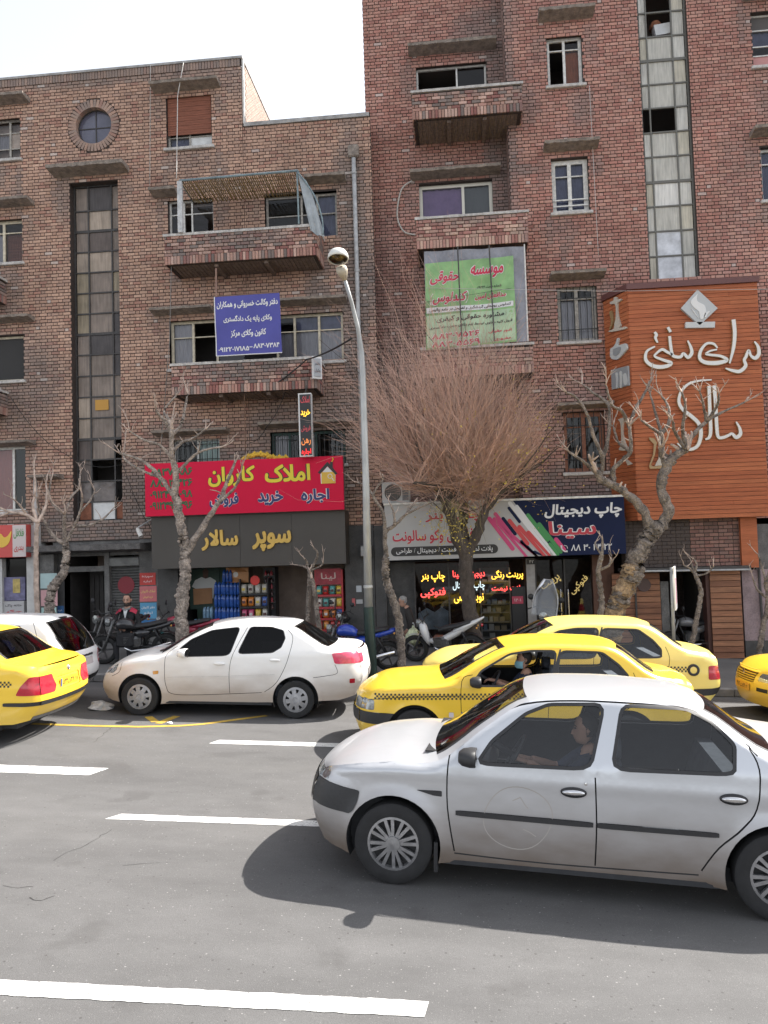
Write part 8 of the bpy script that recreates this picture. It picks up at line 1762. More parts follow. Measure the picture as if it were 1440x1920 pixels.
def logan_extra(car, S, pm):
 mb = MB()                        # mud flap behind the front wheel
 mb.box(1.13, 1.16, -.86, -.70, .13, .36); put('mud_flap', mb, BLACKP, car)
 ch = MB()                        # circle someone drew in the dust of the front door, with two small marks inside
 P = [(1.78 + .26 * math.cos(a) * (1 + .08 * math.sin(2 * a)), .60 + .24 * math.sin(a)) for a in [2 * math.pi * k / 40 for k in range(41)]]
 for L in (P, [(1.74, .73), (1.80, .76), (1.84, .70), (1.86, .68)], [(1.82, .52), (1.87, .50), (1.92, .47)]):
  L = densify(L, .03)
  for (xa, za), (xb, zb) in zip(L, L[1:]):
   dx, dz = xb - xa, zb - za; l = math.hypot(dx, dz) or 1; ox, oz = -dz / l * .004, dx / l * .004
   f = lambda x, z: (x, -(S.w(x, z) + .0015), z)
   ch.quad(f(xa - ox, za - oz), f(xb - ox, zb - oz), f(xb + ox, zb + oz), f(xa + ox, za + oz))
 put('finger_drawing', ch, M('dust_drawing', (0.36, 0.335, 0.31), 0.7), car)
 wp = MB()
 for y0, y1 in ((-.55, .0), (.1, .6)): wp.tube([(1.14, y0, 1.045), (1.22, y0 + .1, 1.085), (1.20, y1, 1.075)], [.012, .010, .006], 6)
 put('windscreen_wiper', wp, BLACKP, car)
 cw = MB(); cw.box(1.02, 1.12, -.62, .62, 1.0, 1.012); put('cowl_panel', cw, BLACKP, car)
 lk = MB(); lk.lathe([(.012, -.006), (.001, -.008)], (2.29, -S.w(2.29, .90), .90), 'y', 12); put('door_lock', lk, CHROME, car)
S1['extras'] = [logan_extra]
near_car, NS = build_car('saloon_car', 'nearest silver saloon with dusty doors and black side strip', 'car', S1, 'silver', CLEARG, at_axle(S_LOGAN, 1, -0.62, 6.24, yawL), yawL, rear_glass=SMOKEG)
def white_extra(car, S, pm):
 cw = MB(); cw.box(1.0, 1.12, -.56, .56, .965, .98); put('cowl_panel', cw, BLACKP, car)
S2 = dict(S_206); S2['extras'] = [white_extra]
yaw2 = math.atan2(.13, 2.44)
build_car('saloon_car', 'pearl white saloon with tinted windows parked outside the supermarket', 'car', S2, 'pearl', TINTG, at_axle(S_206, 1, -5.05, 11.75, yaw2), yaw2, rear_glass=SMOKEG)
S3 = dict(S_405); S3['extras'] = [check_band]; S3['open_front'] = True
taxi_mid, TS = build_car('taxi', 'yellow taxi with masked driver behind an open window, between two cars', 'taxi', S3, 'taxi', CLEARG, at_axle(S_405, 1, -0.65, 9.95, RD), RD, group='yellow taxis in the street')
S4 = dict(S_405); S4['extras'] = [check_band, fuel_cap]
build_car('taxi', 'yellow taxi with round fuel cap in front of the wooden restaurant front', 'taxi', S4, 'taxi2', CLEARG, at_axle(S_405, 1.06, 0.2, 12.2, RD), RD, group='yellow taxis in the street', size=1.05)
S5 = dict(S_405); S5['extras'] = [check_band]
S5['tail'] = [('tail_light-l', [(-.85, .66), (-.42, .66), (-.36, .74), (-.44, .90), (-.85, .90)], -.006, REDL), ('tail_light-r', [(.42, .66), (.85, .66), (.85, .90), (.44, .90), (.36, .74)], -.006, REDL), ('plate_recess', [(-.33, .66), (.33, .66), (.33, .84), (-.33, .84)], .012, 'paint'), ('bumper_band', [(-.9, .52), (.9, .52), (.9, .575), (-.9, .575)], -.014, BLACKP), ('bumper_foot', [(-.9, .25), (.9, .25), (.9, .37), (-.9, .37)], -.008, M('dull_grey_plastic', (.16, .16, .165), .7, noise=(12, .4)))]
S5['patches'] = [p for p in S_405['patches'] if p[0] not in ('tail_light', 'rear_bumper')] + [('tail_light', [(4.14, .66), (4.20, .78), (4.30, .90), (4.6, .90), (4.6, .66)], -.006, REDL), ('rear_bumper', [(3.98, .52), (3.98, .565), (4.6, .575), (4.6, .52)], -.014, BLACKP)]
def taxi_plate(car, S, pm):
 x = S.C[S.it + 3][0]; f = S.end('r'); xx = f(0, .75, 0)[0] + .006
 mb = MB(); mb.box(xx - .012, xx, -.26, .26, .69, .80); pl = put('number_plate', mb, PLATE_Y, car)
 write('۳۸ت۵۴۴', M('plate_black', (.02, .02, .02), .5), pl, (xx + .002, -.03, .745), (0, 1, 0), (0, 0, 1), w=.33, h=.075, bold=.01)
 write('۱۱', MATS['plate_black'], pl, (xx + .002, .205, .74), (0, 1, 0), (0, 0, 1), w=.07, h=.055, bold=.01)
 ib = MB(); ib.box(xx - .01, xx + .002, -.258, -.225, .692, .798); put('plate_flag_band', ib, M('plate_blue', (.03, .08, .3), .5), pl)
 xb = f(0, .92, 0)[0]
 eb = MB(); eb.lathe([(.038, .0), (.036, .012), (.026, .014), (.024, .006)], (xb, -.0, .925), 'x', 20); eb.tube([(xb + .008, -.02, .905), (xb + .012, -.005, .925), (xb + .008, -.012, .945)], .007, 6); eb.tube([(xb + .008, .02, .905), (xb + .012, .006, .925), (xb + .008, .014, .945)], .007, 6)
 put('boot_emblem', eb.mesh('emblem', True), CHROME, car)
 gb = MB(); gb.box(4.0, 4.02, -.5, .5, 1.0, 1.01)
S5['extras'].append(taxi_plate)
xl = -5.65 - 4.40
build_car('taxi', 'yellow taxi seen from behind with plate and red tail lights, cut by the left edge', 'taxi', S5, 'taxi', CLEARG, (xl, 9.75 + .845 - .16, GRADE * xl), RD, group='yellow taxis in the street', rear_glass=SMOKEG)
S6 = dict(S_HATCH)
def hatch_extra(car, S, pm):
 wp = MB(); wp.tube([(3.69, .02, .96), (3.66, .1, 1.02), (3.60, .28, 1.09)], [.016, .011, .006], 6); wp.lathe([(.03, -.02), (.03, .02), (.001, .03)], (3.69, .02, .95), 'x', 10); put('rear_wiper', wp, BLACKP, car)
 b = MB(); b.box(3.28, 3.33, -.1, .1, 1.425, 1.445); put('brake_light', b, BLACKP, car)
 h = MB(); h.bbox(3.70, 3.735, -.24, .24, .80, .84, .01); put('hatch_handle', h, BLACKP, car)
S6['extras'] = [hatch_extra]
xh = -6.32 - 3.66
build_car('hatchback_car', 'white hatchback with rear wiper parked behind the yellow taxi', 'car', S6, 'white', CLEARG, (xh, 11.7 + .80 - .2, GRADE * xh), RD, rear_glass=SMOKEG)
S7 = dict(S_405)
GRILLE = M('grille_brown', (.10, .05, .01), .5)
S7['nose'] = [('grille', [(-.34, .58), (.34, .58), (.40, .84), (-.40, .84)], .012, GRILLE), ('headlight-l', [(-.85, .62), (-.44, .62), (-.46, .78), (-.85, .78)], -.004, LAMPG), ('headlight-r', [(.44, .62), (.85, .62), (.85, .78), (.46, .78)], -.004, LAMPG), ('bumper_slot', [(-.8, .46), (-.42, .46), (-.42, .52), (-.8, .52)], .01, BLACKP), ('bumper_slot-r', [(.42, .46), (.8, .46), (.8, .52), (.42, .52)], .01, BLACKP)]
S7['patches'] = [p for p in S_405['patches'] if not p[0].startswith('bumper') and p[0] != 'headlight'] + [('headlight', [(.05, .62), (.05, .76), (.36, .78), (.36, .64)], -.004, LAMPG)]
S7['hood0'] = 3
def taxi_nose(car, S, pm):
 f = S.end('f')
 for k in range(6):
  z = .60 + k * .036; mb = MB(); hw = .33 + .05 * k / 6
  mb.rings([[(f(y, z, 0)[0] - .012, y, z), (f(y, z, 0)[0] - .012, y, z + .014), (f(y, z, 0)[0] + .01, y, z + .014), (f(y, z, 0)[0] + .01, y, z)] for y in [-hw + 2 * hw * j / 10 for j in range(11)]], True, True)
  put('grille_slat', mb, pm, car)
 x = f(0, .71, 0)[0]; eb = MB(); eb.prism([(-.035, .66), (-.01, .71), (-.03, .76), (.03, .74), (.015, .70), (.04, .665)], x - .03, x - .012, plane='yz'); put('grille_emblem', eb, CHROME, car)
 mb = MB(); x = f(0, .5, 0)[0]; mb.box(x - .015, x, -.26, .26, .44, .55); pl = put('number_plate', mb, M('plate_orange', (.7, .36, .03), .5), car)
 write('۵۹ت۴۱۲', MATS['plate_black'], pl, (x - .017, .03, .495), (0, -1, 0), (0, 0, 1), w=.33, h=.07, bold=.01)
 write('۲۲', MATS['plate_black'], pl, (x - .017, -.2, .49), (0, -1, 0), (0, 0, 1), w=.07, h=.05, bold=.01)
S7['extras'] = [check_band, taxi_nose]
build_car('taxi', 'yellow taxi showing its slatted grille, cut by the right edge', 'taxi', S7, 'taxi', CLEARG, (4.50, 12.4 + .845, GRADE * 4.5), RD, group='yellow taxis in the street')
# ------------------------------------------------------------------ motorcycles
MB_TANKS = {}
TY = M('moto_tyre', (.022, .022, .022), .85, noise=(20, .3)); ENG = M('engine_metal', (.16, .16, .16), .4, .6, noise=(25, .4)); SEATB = M('moto_seat', (.025, .025, .027), .6, noise=(20, .3))
def motorcycle(label, x, y, yaw, tank, trim, scooter=False, screen=False, size=1.0, fat=False):
 """local frame: front wheel at x=0, rear wheel at +x, side -y towards the street"""
 t = thing('motorcycle', label, 'motorcycle', (0, 0, 0), 'motorcycles parked on the pavement')
 wb = 1.28; r = .30
 tk = M('moto_%02x%02x%02x' % tuple(int(v * 255) for v in tank), tank, .3, coat=.6); tr = M('moto_%02x%02x%02x' % tuple(int(v * 255) for v in trim), trim, .35, coat=.5)
 for cx in (0, wb):
  m = MB(); m.lathe([(r - .09, -.035), (r - .03, -.05), (r, -.02), (r, .02), (r - .03, .05), (r - .09, .035), (r - .09, -.035)], (cx, 0, r), 'y', 28); w = put('wheel', m.mesh('w', True), TY, t)
  m = MB()
  for k in range(5):
   a = 2 * math.pi * k / 5; d = Vector((math.cos(a), 0, math.sin(a))); m.tube([Vector((cx, 0, r)) + d * .04, Vector((cx, 0, r)) + d * (r - .08)], [.022, .016], 5)
  m.lathe([(r - .10, -.03), (r - .085, -.032), (r - .085, .032), (r - .10, .03)], (cx, 0, r), 'y', 28); m.lathe([(.001, -.05), (.05, -.05), (.05, .05), (.001, .05)], (cx, 0, r), 'y', 12); put('wheel_rim', m.mesh('r', True, sharp=40), ENG, w)
 m = MB()
 for s in (-.07, .07): m.tube([(0, s, r), (.13, s, .62), (.22, s, .92)], [.024, .022, .022], 8)
 put('fork', m.mesh('f', True), ENG, t)
 m = MB(); R = []
 for k in range(12): a = math.pi * (.22 + .62 * k / 11); R.append([(-(r + .03) * math.cos(a) * 1, q * .06, r + (r + .03) * math.sin(a)) for q in (-1, -.4, .4, 1)])
 m.rings(R, False, False, False); put('front_mudguard', m.mesh('g', True), tr, t)
 m = MB(); m.tube([(.26, -.36, .98), (.30, -.2, 1.04), (.24, -.05, 1.0), (.24, .05, 1.0), (.30, .2, 1.04), (.26, .36, .98)], .014, 7); put('handlebar', m.mesh('h', True), BLACKP, t)
 for s in (-1, 1):
  m = MB(); m.tube([(.27, s * .24, 1.03), (.22, s * .30, 1.2)], .006, 5); m.lathe([(.001, -.012), (.06, -.01), (.062, .006), (.001, .01)], (.21, s * .31, 1.24), 'x', 14); put('rear_mirror', m.mesh('m', True), BLACKP, t)
 m = MB(); m.lathe([(.001, .06), (.07, .05), (.095, .0), (.09, -.05)], (.12, 0, .88), 'x', 16); m.lathe([(.001, -.06), (.09, -.05)], (.12, 0, .88), 'x', 16); put('headlamp', m.mesh('hl', True), LAMPG, t)
 def blob(nm, mat, secs, n=14):
  m = MB(); m.rings([[(x, wv * math.cos(a), z + hh * math.sin(a)) for a in [2 * math.pi * j / n for j in range(n)]] for x, z, wv, hh in secs], True, True); return put(nm, m.mesh(nm, True), mat, t)
 if not scooter:
  blob('fuel_tank', tk, [(.26, .82, .05, .05), (.32, .83, .13, .10), (.45, .84, .155, .125), (.58, .82, .14, .11), (.68, .78, .09, .07)])
  blob('seat', SEATB, [(.62, .78, .08, .04), (.72, .78, .12, .05), (.95, .80, .13, .05), (1.15, .84, .12, .05), (1.32, .86, .08, .035)])
  blob('tail_cowl', tk, [(.85, .70, .09, .05), (1.1, .74, .11, .07), (1.35, .80, .09, .06), (1.52, .85, .04, .03)]); blob('side_panel', tk, [(.62, .62, .05, .07), (.75, .62, .13, .11), (.92, .64, .11, .08), (1.02, .66, .04, .03)])
 else:
  blob('front_shield', tk, [(.14, .80, .12, .10), (.20, .72, .17, .20), (.28, .62, .15, .22), (.34, .5, .1, .14)]); blob('leg_fairing', tr, [(.34, .48, .10, .06), (.5, .46, .12, .07), (.7, .52, .12, .09), (.95, .66, .13, .1), (1.2, .80, .11, .08), (1.5, .95, .05, .03)])
  blob('seat', SEATB, [(.55, .72, .08, .04), (.72, .77, .13, .055), (1.0, .82, .13, .055), (1.28, .90, .10, .04)]); blob('tail_fairing', tk, [(.9, .70, .13, .05), (1.15, .80, .13, .06), (1.4, .90, .09, .05), (1.58, 1.0, .03, .02)])
 m = MB(); m.bbox(.42, .78, -.13, .13, .32, .58, .05);
 for k in range(5): m.box(.44, .62, -.15, .15, .44 + k * .03, .452 + k * .03)
 put('engine', m, ENG, t); m = MB(); m.tube([(.45, -.13, .36), (.6, -.16, .28), (.95, -.17, .30), (1.42, -.18, .42)], [.025, .028, .045, .05], 10); put('exhaust', m.mesh('e', True), CHROME if not fat else ENG, t)
 m = MB(); m.tube([(.24, 0, .85), (.42, 0, .45), (.6, 0, .3), (.85, 0, .34), (.8, 0, .7), (.45, 0, .8)], .02, 7)
 for s in (-.08, .08): m.tube([(.8, s, .36), (wb, s, r)], .02, 6); m.tube([(1.05, s, .74), (wb - .03, s, r + .03)], .022, 6)
 put('frame', m.mesh('fr', True), BLACKP, t)
 m = MB(); R = []
 for k in range(10): a = math.pi * (.05 + .55 * k / 9); R.append([(wb + (r + .04) * math.cos(a), q * .07, r + (r + .04) * math.sin(a)) for q in (-1, -.4, .4, 1)])
 m.rings(R, False, False, False); put('rear_mudguard', m.mesh('g', True), BLACKP, t)
 m = MB(); m.lathe([(.001, .02), (.035, .015), (.04, -.02)], (1.53, 0, .82), 'x', 10); put('tail_lamp', m.mesh('tl', True), REDL, t)
 for s in (-1, 1): m = MB(); m.lathe([(.001, -.02), (.02, -.015), (.022, .02), (.001, .025)], (1.42, s * .12, .78), 'y', 8); put('indicator', m, AMBER, t)
 if screen:
  m = MB(); R = []
  for k in range(9): f = k / 8; wv = .25 * (1 - .55 * max(0, f - .4) ** 1.6 / .6 ** 1.6 * 1.2) ; R.append([(.12 + .14 * f + .05 * (1 - (q) ** 2) * -1, q * wv, .90 + .72 * f) for q in (-1, -.6, -.2, .2, .6, 1)])
  m.rings(R, False, False, False); ws = put('windscreen', m.mesh('ws', True), GLASS('dull_screen', (.45, .45, .43), 1, .15, 1.9), t); e = MB(); e.tube([r_[0] for r_ in R] + list(reversed([r_[-1] for r_ in R])), .012, 5); put('screen_edge', e, PIPE, ws)
 t.matrix_world = Matrix.Translation((x, y, GRADE * x + .137)) @ Matrix.Rotation(yaw, 4, 'Z') @ Matrix.Rotation(math.radians(7), 4, 'X') @ Matrix.Scale(size, 4)
 return t
def gp(px, py): p = gnd(px, py, .135); return p.x, p.y
a = gp(632, 1262); motorcycle('blue and black motorcycle parked behind the lamp post', a[0] - .25, a[1] + .1, math.radians(2), (.02, .06, .40), (.03, .04, .10))
a = gp(776, 1240); motorcycle('white and black scooter with upswept tail behind the plastic bag', a[0] + .05, a[1], math.radians(-8), (.62, .62, .62), (.60, .60, .60), scooter=True, size=.98)
a = gp(345, 1238); motorcycle('red and turquoise motorcycle parked behind the bare tree by the supermarket', a[0] - .75, a[1] + .3, math.radians(6), (.30, .02, .05), (.05, .28, .30), size=.95)
a = gp(172, 1240); motorcycle('black motorcycle with a helmet-shaped headlamp between white hatchback and bearded man', a[0] - .1, a[1] + .1, math.radians(62), (.03, .03, .032), (.03, .03, .032))
a = gp(262, 1246); motorcycle('black motorcycle the bearded man is perched on', a[0] - .75, a[1] - .05, math.radians(12), (.025, .025, .028), (.03, .03, .03))
a = gp(1012, 1240); t = motorcycle('black motorcycle with tall clear windscreen in front of the print shop doors', a[0] + .0, a[1] + .1, math.radians(75), (.03, .03, .03), (.04, .04, .04), screen=True, size=1.12)
a = gp(1268, 1232); motorcycle('grey motorcycle in the restaurant doorway behind the rear taxi', a[0] - .1, a[1] + .3, math.radians(12), (.14, .14, .145), (.12, .12, .12), size=.95)
a = gp(640, 1222); motorcycle('black motorcycle beside the red crisp rack', a[0] - .2, a[1] + .3, math.radians(80), (.03, .03, .035), (.03, .03, .035), size=.9)

# ------------------------------------------------------------------ people
SKIN = M('skin', (.42, .24, .17), .55, noise=(20, .12)); HAIRM = M('dark_hair', (.02, .016, .014), .7, noise=(60, .4)); GREYH = M('grey_hair', (.28, .27, .26), .8, noise=(60, .3)); BEARD = M('beard_dark', (.035, .026, .022), .8)
BLKJ = M('black_jacket', (.018, .018, .020), .75, noise=(14, .4), bump=(25, .5)); REDJ = M('crimson_yoke', (.42, .025, .06), .7, noise=(14, .2)); TROU = M('dark_trousers', (.022, .022, .026), .85, noise=(10, .3)); SHOE = M('dark_shoes', (.02, .018, .017), .5); WSHIRT = M('white_shirt', (.55, .56, .56), .8); DJ = M('dark_brown_coat', (.028, .024, .022), .8, noise=(10, .3)); MASKB = M('mask_blue', (.25, .50, .60), .8); NAVYT = M('navy_top', (.03, .04, .075), .85, noise=(12, .3)); DENIM = M('denim', (.06, .08, .14), .85)
def body(name, joints, bones, mats, picks, parent=None, sub=2):
 """one skinned surface grown from a skeleton. joints: name -> (pos, (rx, ry)); picks: bone -> material index"""
 names = list(joints); ix = {n: i for i, n in enumerate(names)}
 me = bpy.data.meshes.new(name); me.from_pydata([joints[n][0] for n in names], [(ix[a], ix[b]) for a, b in bones], [])
 o = bpy.data.objects.new(name, me); COL.objects.link(o)
 sk = o.modifiers.new('skin', 'SKIN');
 sv = me.skin_vertices[0].data
 for n in names:
  r = joints[n][1]; sv[ix[n]].radius = (r, r) if not isinstance(r, tuple) else r; sv[ix[n]].use_root = False
 sv[0].use_root = True; sk.use_smooth_shade = True; sk.branch_smoothing = .6
 sb = o.modifiers.new('sub', 'SUBSURF'); sb.levels = sub; sb.render_levels = sub
 bpy.context.view_layer.update()
 ne = bpy.data.meshes.new_from_object(o.evaluated_get(bpy.context.evaluated_depsgraph_get()))
 bpy.data.objects.remove(o)
 for mt in mats: ne.materials.append(mt)
 segs = [(Vector(joints[a][0]), Vector(joints[b][0]), picks.get((a, b), 0)) for a, b in bones]
 for p in ne.polygons:
  c = p.center; best = 1e9; k = 0
  for a, b, mi in segs:
   ab = b - a; t = max(0, min(1, (c - a).dot(ab) / max(ab.length_squared, 1e-9))); d = (c - a - ab * t).length
   if d < best: best = d; k = mi
  p.material_index = k; p.use_smooth = True
 ne.name = name
 q = bpy.data.objects.new(name, ne); COL.objects.link(q)
 if parent: q.parent = parent
 return q
def head(parent, c, fw, up, hair, skin=SKIN, beard=False, mask=False, size=1.0, bald=0.0):
 """skull with brow, nose, mouth, ears, eyes; hair cap of its own; c = centre of the skull"""
 fw = Vector(fw).normalized(); up = Vector(up).normalized(); sd = fw.cross(up).normalized(); up = sd.cross(fw); c = Vector(c); S = size
 W = lambda x, y, z: c + (sd * x + fw * y + up * z) * S
 m = MB(); R = []
 for z, rx, rf, rb in [(-.125, .030, .045, -.02), (-.115, .045, .080, .0), (-.09, .058, .092, .03), (-.06, .066, .094, .055), (-.03, .071, .092, .075), (0, .075, .094, .088), (.03, .077, .096, .094), (.06, .074, .090, .092), (.09, .062, .070, .078), (.11, .042, .045, .052), (.122, .012, .012, .016)]:
  ring = []
  for j in range(20):
   a = 2 * math.pi * j / 20; s, q = math.sin(a), math.cos(a); y = q * (rf if q > 0 else rb); x = s * rx
   if q > .93 and -.07 < z < .02: y += .024 * (1 - abs(z + .035) / .06) * (1 if j == 0 else .3)
   if .55 < q < .93 and abs(z) < .02: y -= .007
   ring.append(W(x, y, z))
  R.append(ring)
 m.rings(R, True, True); h = put('head', m.mesh('head', True), skin, parent)
 nb = MB(); nb.tube([W(0, .09, .005), W(0, .108, -.03), W(0, .112, -.042), W(0, .092, -.052)], [.006 * S, .011 * S, .014 * S, .008 * S], 8); put('nose', nb.mesh('n', True), skin, h)
 for s in (-1, 1):
  e = MB(); e.tube([W(s * .075, -.005, .02), W(s * .086, -.012, .0), W(s * .078, -.003, -.035)], [.012 * S, .018 * S, .008 * S], 7); put('ear', e.mesh('e', True), skin, h)
  e = MB(); e.tube([W(s * .020, .092, .004), W(s * .032, .091, .006), W(s * .045, .083, .003)], [.003 * S, .0085 * S, .003 * S], 7); put('eye', e.mesh('e', True), BEARD, h)
  e = MB(); e.tube([W(s * .014, .097, .024), W(s * .034, .095, .030), W(s * .054, .080, .024)], [.004 * S, .005 * S, .003 * S], 6); put('eyebrow', e.mesh('e', True), HAIRM if hair is not GREYH else GREYH, h)
 if not mask: e = MB(); e.tube([W(-.024, .084, -.074), W(0, .094, -.075), W(.024, .084, -.074)], [.003 * S, .0065 * S, .003 * S], 6); put('mouth', e.mesh('m', True), M('lips', (.28, .11, .09), .5), h)
 hm = MB(); R = []
 for z, rx, rf, rb in [(-.055, .070, -.02, .066), (-.02, .081, -.005, .092), (.02, .083, .015, .102), (.055, .084, .092 - bald, .104), (.085, .074, .084 - bald, .092), (.112, .052, .056, .066), (.130, .016, .016, .02)]:
  R.append([W(math.sin(a) * rx, math.cos(a) * (rf if math.cos(a) > 0 else rb), z) for a in [2 * math.pi * j / 20 for j in range(20)]])
 hm.rings(R, False, True); put('hair', hm.mesh('hair', True), hair, h)
 if beard:
  b = MB(); R = []
  for z, k in ((-.135, .9), (-.11, 1.05), (-.085, 1.04), (-.05, 1.0)):
   R.append([W(math.sin(a) * (.05 if z < -.12 else .068 if z > -.09 else .06) * k, math.cos(a) * (.085 if z < -.12 else .098) * k, z) for a in [math.radians(d) for d in range(-100, 101, 20)]])
  b.rings(R, False, False, False); put('beard', b.mesh('b', True), BEARD, h)
  mo = MB(); mo.tube([W(-.035, .086, -.066), W(0, .103, -.058), W(.035, .086, -.066)], [.004, .008, .004], 6); put('moustache', mo.mesh('m', True), BEARD, h)
 if mask:
  b = MB(); R = []
  for z, k in ((-.118, .85), (-.09, 1.07), (-.05, 1.1), (-.022, 1.06)): R.append([W(math.sin(a) * (.055 if z < -.1 else .074) * k, math.cos(a) * .1 * k + (.02 if abs(a) < .4 and z < -.03 else 0), z) for a in [math.radians(d) for d in range(-75, 76, 15)]])
  b.rings(R, False, False, False); put('face_mask', b.mesh('m', True), MASKB, h)
  for s in (-1, 1): b = MB(); b.tube([W(s * .072, .03, -.03), W(s * .085, -.01, .01)], .003, 4); put('mask_loop', b, MASKB, h)
 return h
def hand(parent, wrist, d, palm_n, size=1.0, curl=.5, mat=SKIN, sgn=1):
 """palm, four unequal curled fingers and a thumb from the side"""
 d = Vector(d).normalized(); n = Vector(palm_n); n = (n - d * n.dot(d)).normalized(); s = d.cross(n); w = Vector(wrist); S = size
 m = MB(); R = []
 for f, hw, th in ((-.02, .028, .020), (.02, .036, .016), (.06, .042, .015), (.09, .041, .012)):
  R.append([w + (d * f + s * hw * math.cos(a) + n * th * math.sin(a)) * S for a in [2 * math.pi * j / 10 for j in range(10)]])
 m.rings(R, True, True); h = put('hand', m.mesh('hand', True), mat, parent)
 for k, (off, L) in enumerate(((-.031, .068), (-.010, .078), (.011, .073), (.031, .058))):
  p = w + (d * .085 + s * off) * S; P = [p]; c = d.copy()
  for q in range(3):
   a = curl * (.55 + .25 * q); c = (c * math.cos(a) + n * math.sin(a)).normalized(); P.append(P[-1] + c * L / 3 * S)
  f = MB(); f.tube(P, [.0095 * S, .009 * S, .008 * S, .006 * S], 7); put('finger', f.mesh('f', True), mat, h)
 p = w + (d * .025 - s * .034 * sgn) * S; f = MB(); f.tube([p, p + (d * .03 - s * .022 * sgn + n * .012) * S, p + (d * .055 - s * .022 * sgn + n * .03) * S], [.012 * S, .0105 * S, .008 * S], 7); put('thumb', f.mesh('t', True), mat, h)
 return h
# --- man standing in front of the shutter
pm_ = thing('person', 'bearded man in a black jacket with crimson shoulders perched before the shutter', 'person')
bx, by = onY(240, 1180, 16.0).x, 16.0; gzv = GRADE * bx + .135; V = lambda x, y, z: (bx + x * .95, by + y * .95, gzv + z * .95 - (.24 if z > .6 else 0))
J = {'pelvis': (V(0, 0, .93), (.15, .11)), 'waist': (V(0, 0, 1.08), (.15, .115)), 'chest': (V(0, -.01, 1.28), (.175, .125)), 'neckb': (V(0, 0, 1.46), (.085, .075)), 'neck': (V(0, -.01, 1.54), .052),
     'shl': (V(-.185, 0, 1.415), .075), 'ell': (V(-.26, -.02, 1.15), .058), 'wrl': (V(-.10, -.22, 1.03), .04), 'shr': (V(.185, 0, 1.415), .075), 'elr': (V(.27, .0, 1.14), .058), 'wrr': (V(.17, -.18, .96), .04),
     'hil': (V(-.10, 0, .86), .098), 'knl': (V(-.15, -.30, .46), .068), 'anl': (V(-.14, -.27, .09), .05), 'tol': (V(-.16, -.42, .045), .042), 'hir': (V(.10, 0, .86), .098), 'knr': (V(.15, -.30, .46), .068), 'anr': (V(.14, -.27, .09), .05), 'tor': (V(.17, -.42, .045), .042)}
Bn = [('pelvis', 'waist'), ('waist', 'chest'), ('chest', 'neckb'), ('neckb', 'neck'), ('chest', 'shl'), ('shl', 'ell'), ('ell', 'wrl'), ('chest', 'shr'), ('shr', 'elr'), ('elr', 'wrr'), ('pelvis', 'hil'), ('hil', 'knl'), ('knl', 'anl'), ('anl', 'tol'), ('pelvis', 'hir'), ('hir', 'knr'), ('knr', 'anr'), ('anr', 'tor')]
pk = {b: 0 for b in Bn}; pk[('chest', 'shl')] = 0; pk[('chest', 'shr')] = 0; pk[('neckb', 'neck')] = 3
for b in (('pelvis', 'hil'), ('hil', 'knl'), ('knl', 'anl'), ('pelvis', 'hir'), ('hir', 'knr'), ('knr', 'anr')): pk[b] = 1
pk[('anl', 'tol')] = pk[('anr', 'tor')] = 2
body('body', J, Bn, [BLKJ, TROU, SHOE, SKIN], pk, pm_)
head(pm_, V(0, -.02, 1.655), (.1, -1, -.08), (0, 0, 1), HAIRM, beard=True, bald=.03)
hand(pm_, V(-.08, -.235, 1.03), (.8, -.4, .1), (0, .3, -1), 1, .9); hand(pm_, V(.165, -.2, .94), (-.2, -.4, -.9), (-1, 0, 0), 1, .7, sgn=-1)
for s in (-1, 1):
 m = MB(); m.rings([[V(s * (.10 + .14 * f), -.02 + q * (.125 - .04 * f), 1.475 - .02 * f + .012 * (1 - q * q) - .05 * f * f - (.07 * abs(q) if f < .9 else .06 * abs(q))) for q in (-1, -.75, -.4, 0, .4, .75, 1)] for f in (0, .3, .6, .85, 1)], False, False, False); put('shoulder_yoke', m.mesh('y', True), REDJ, pm_)
m = MB(); m.rings([[V(-.05, -.115, 1.44), V(.05, -.115, 1.44)], [V(-.03, -.142, 1.36), V(.035, -.142, 1.36)], [V(-.008, -.150, 1.26), V(.012, -.150, 1.26)]], False, False, False); put('shirt_front', m, WSHIRT, pm_); m = MB(); m.tube([V(.005, -.152, 1.27), V(.005, -.145, 1.12), V(.005, -.13, 1.0)], .006, 5); put('zip', m, WSHIRT, pm_)
m = MB(); m.tube([V(-.08, -.09, 1.46), V(0, -.115, 1.44), V(.08, -.09, 1.46), V(.07, .05, 1.49), V(-.07, .05, 1.49), V(-.08, -.09, 1.46)], .022, 7); put('collar', m.mesh('c', True), M('grey_scarf', (.22, .22, .22), .9), pm_)
bgm = thing('shoulder_bag', 'black shoulder bag hanging in front of the bearded man', 'bag'); m = MB(); m.bbox(bx - .12, bx + .26, by - .36, by - .24, gzv + .36, gzv + .66, .04); put('bag_body', m, BLKJ, bgm); m = MB(); m.tube([V(-.10, -.30, .92), V(-.15, -.14, 1.25), V(-.13, -.03, 1.49), V(.0, .1, 1.5), V(.2, .1, 1.2), V(.25, -.28, .92)], .015, 6); put('strap', m.mesh('s', True), M('grey_strap', (.10, .10, .10), .8), bgm)
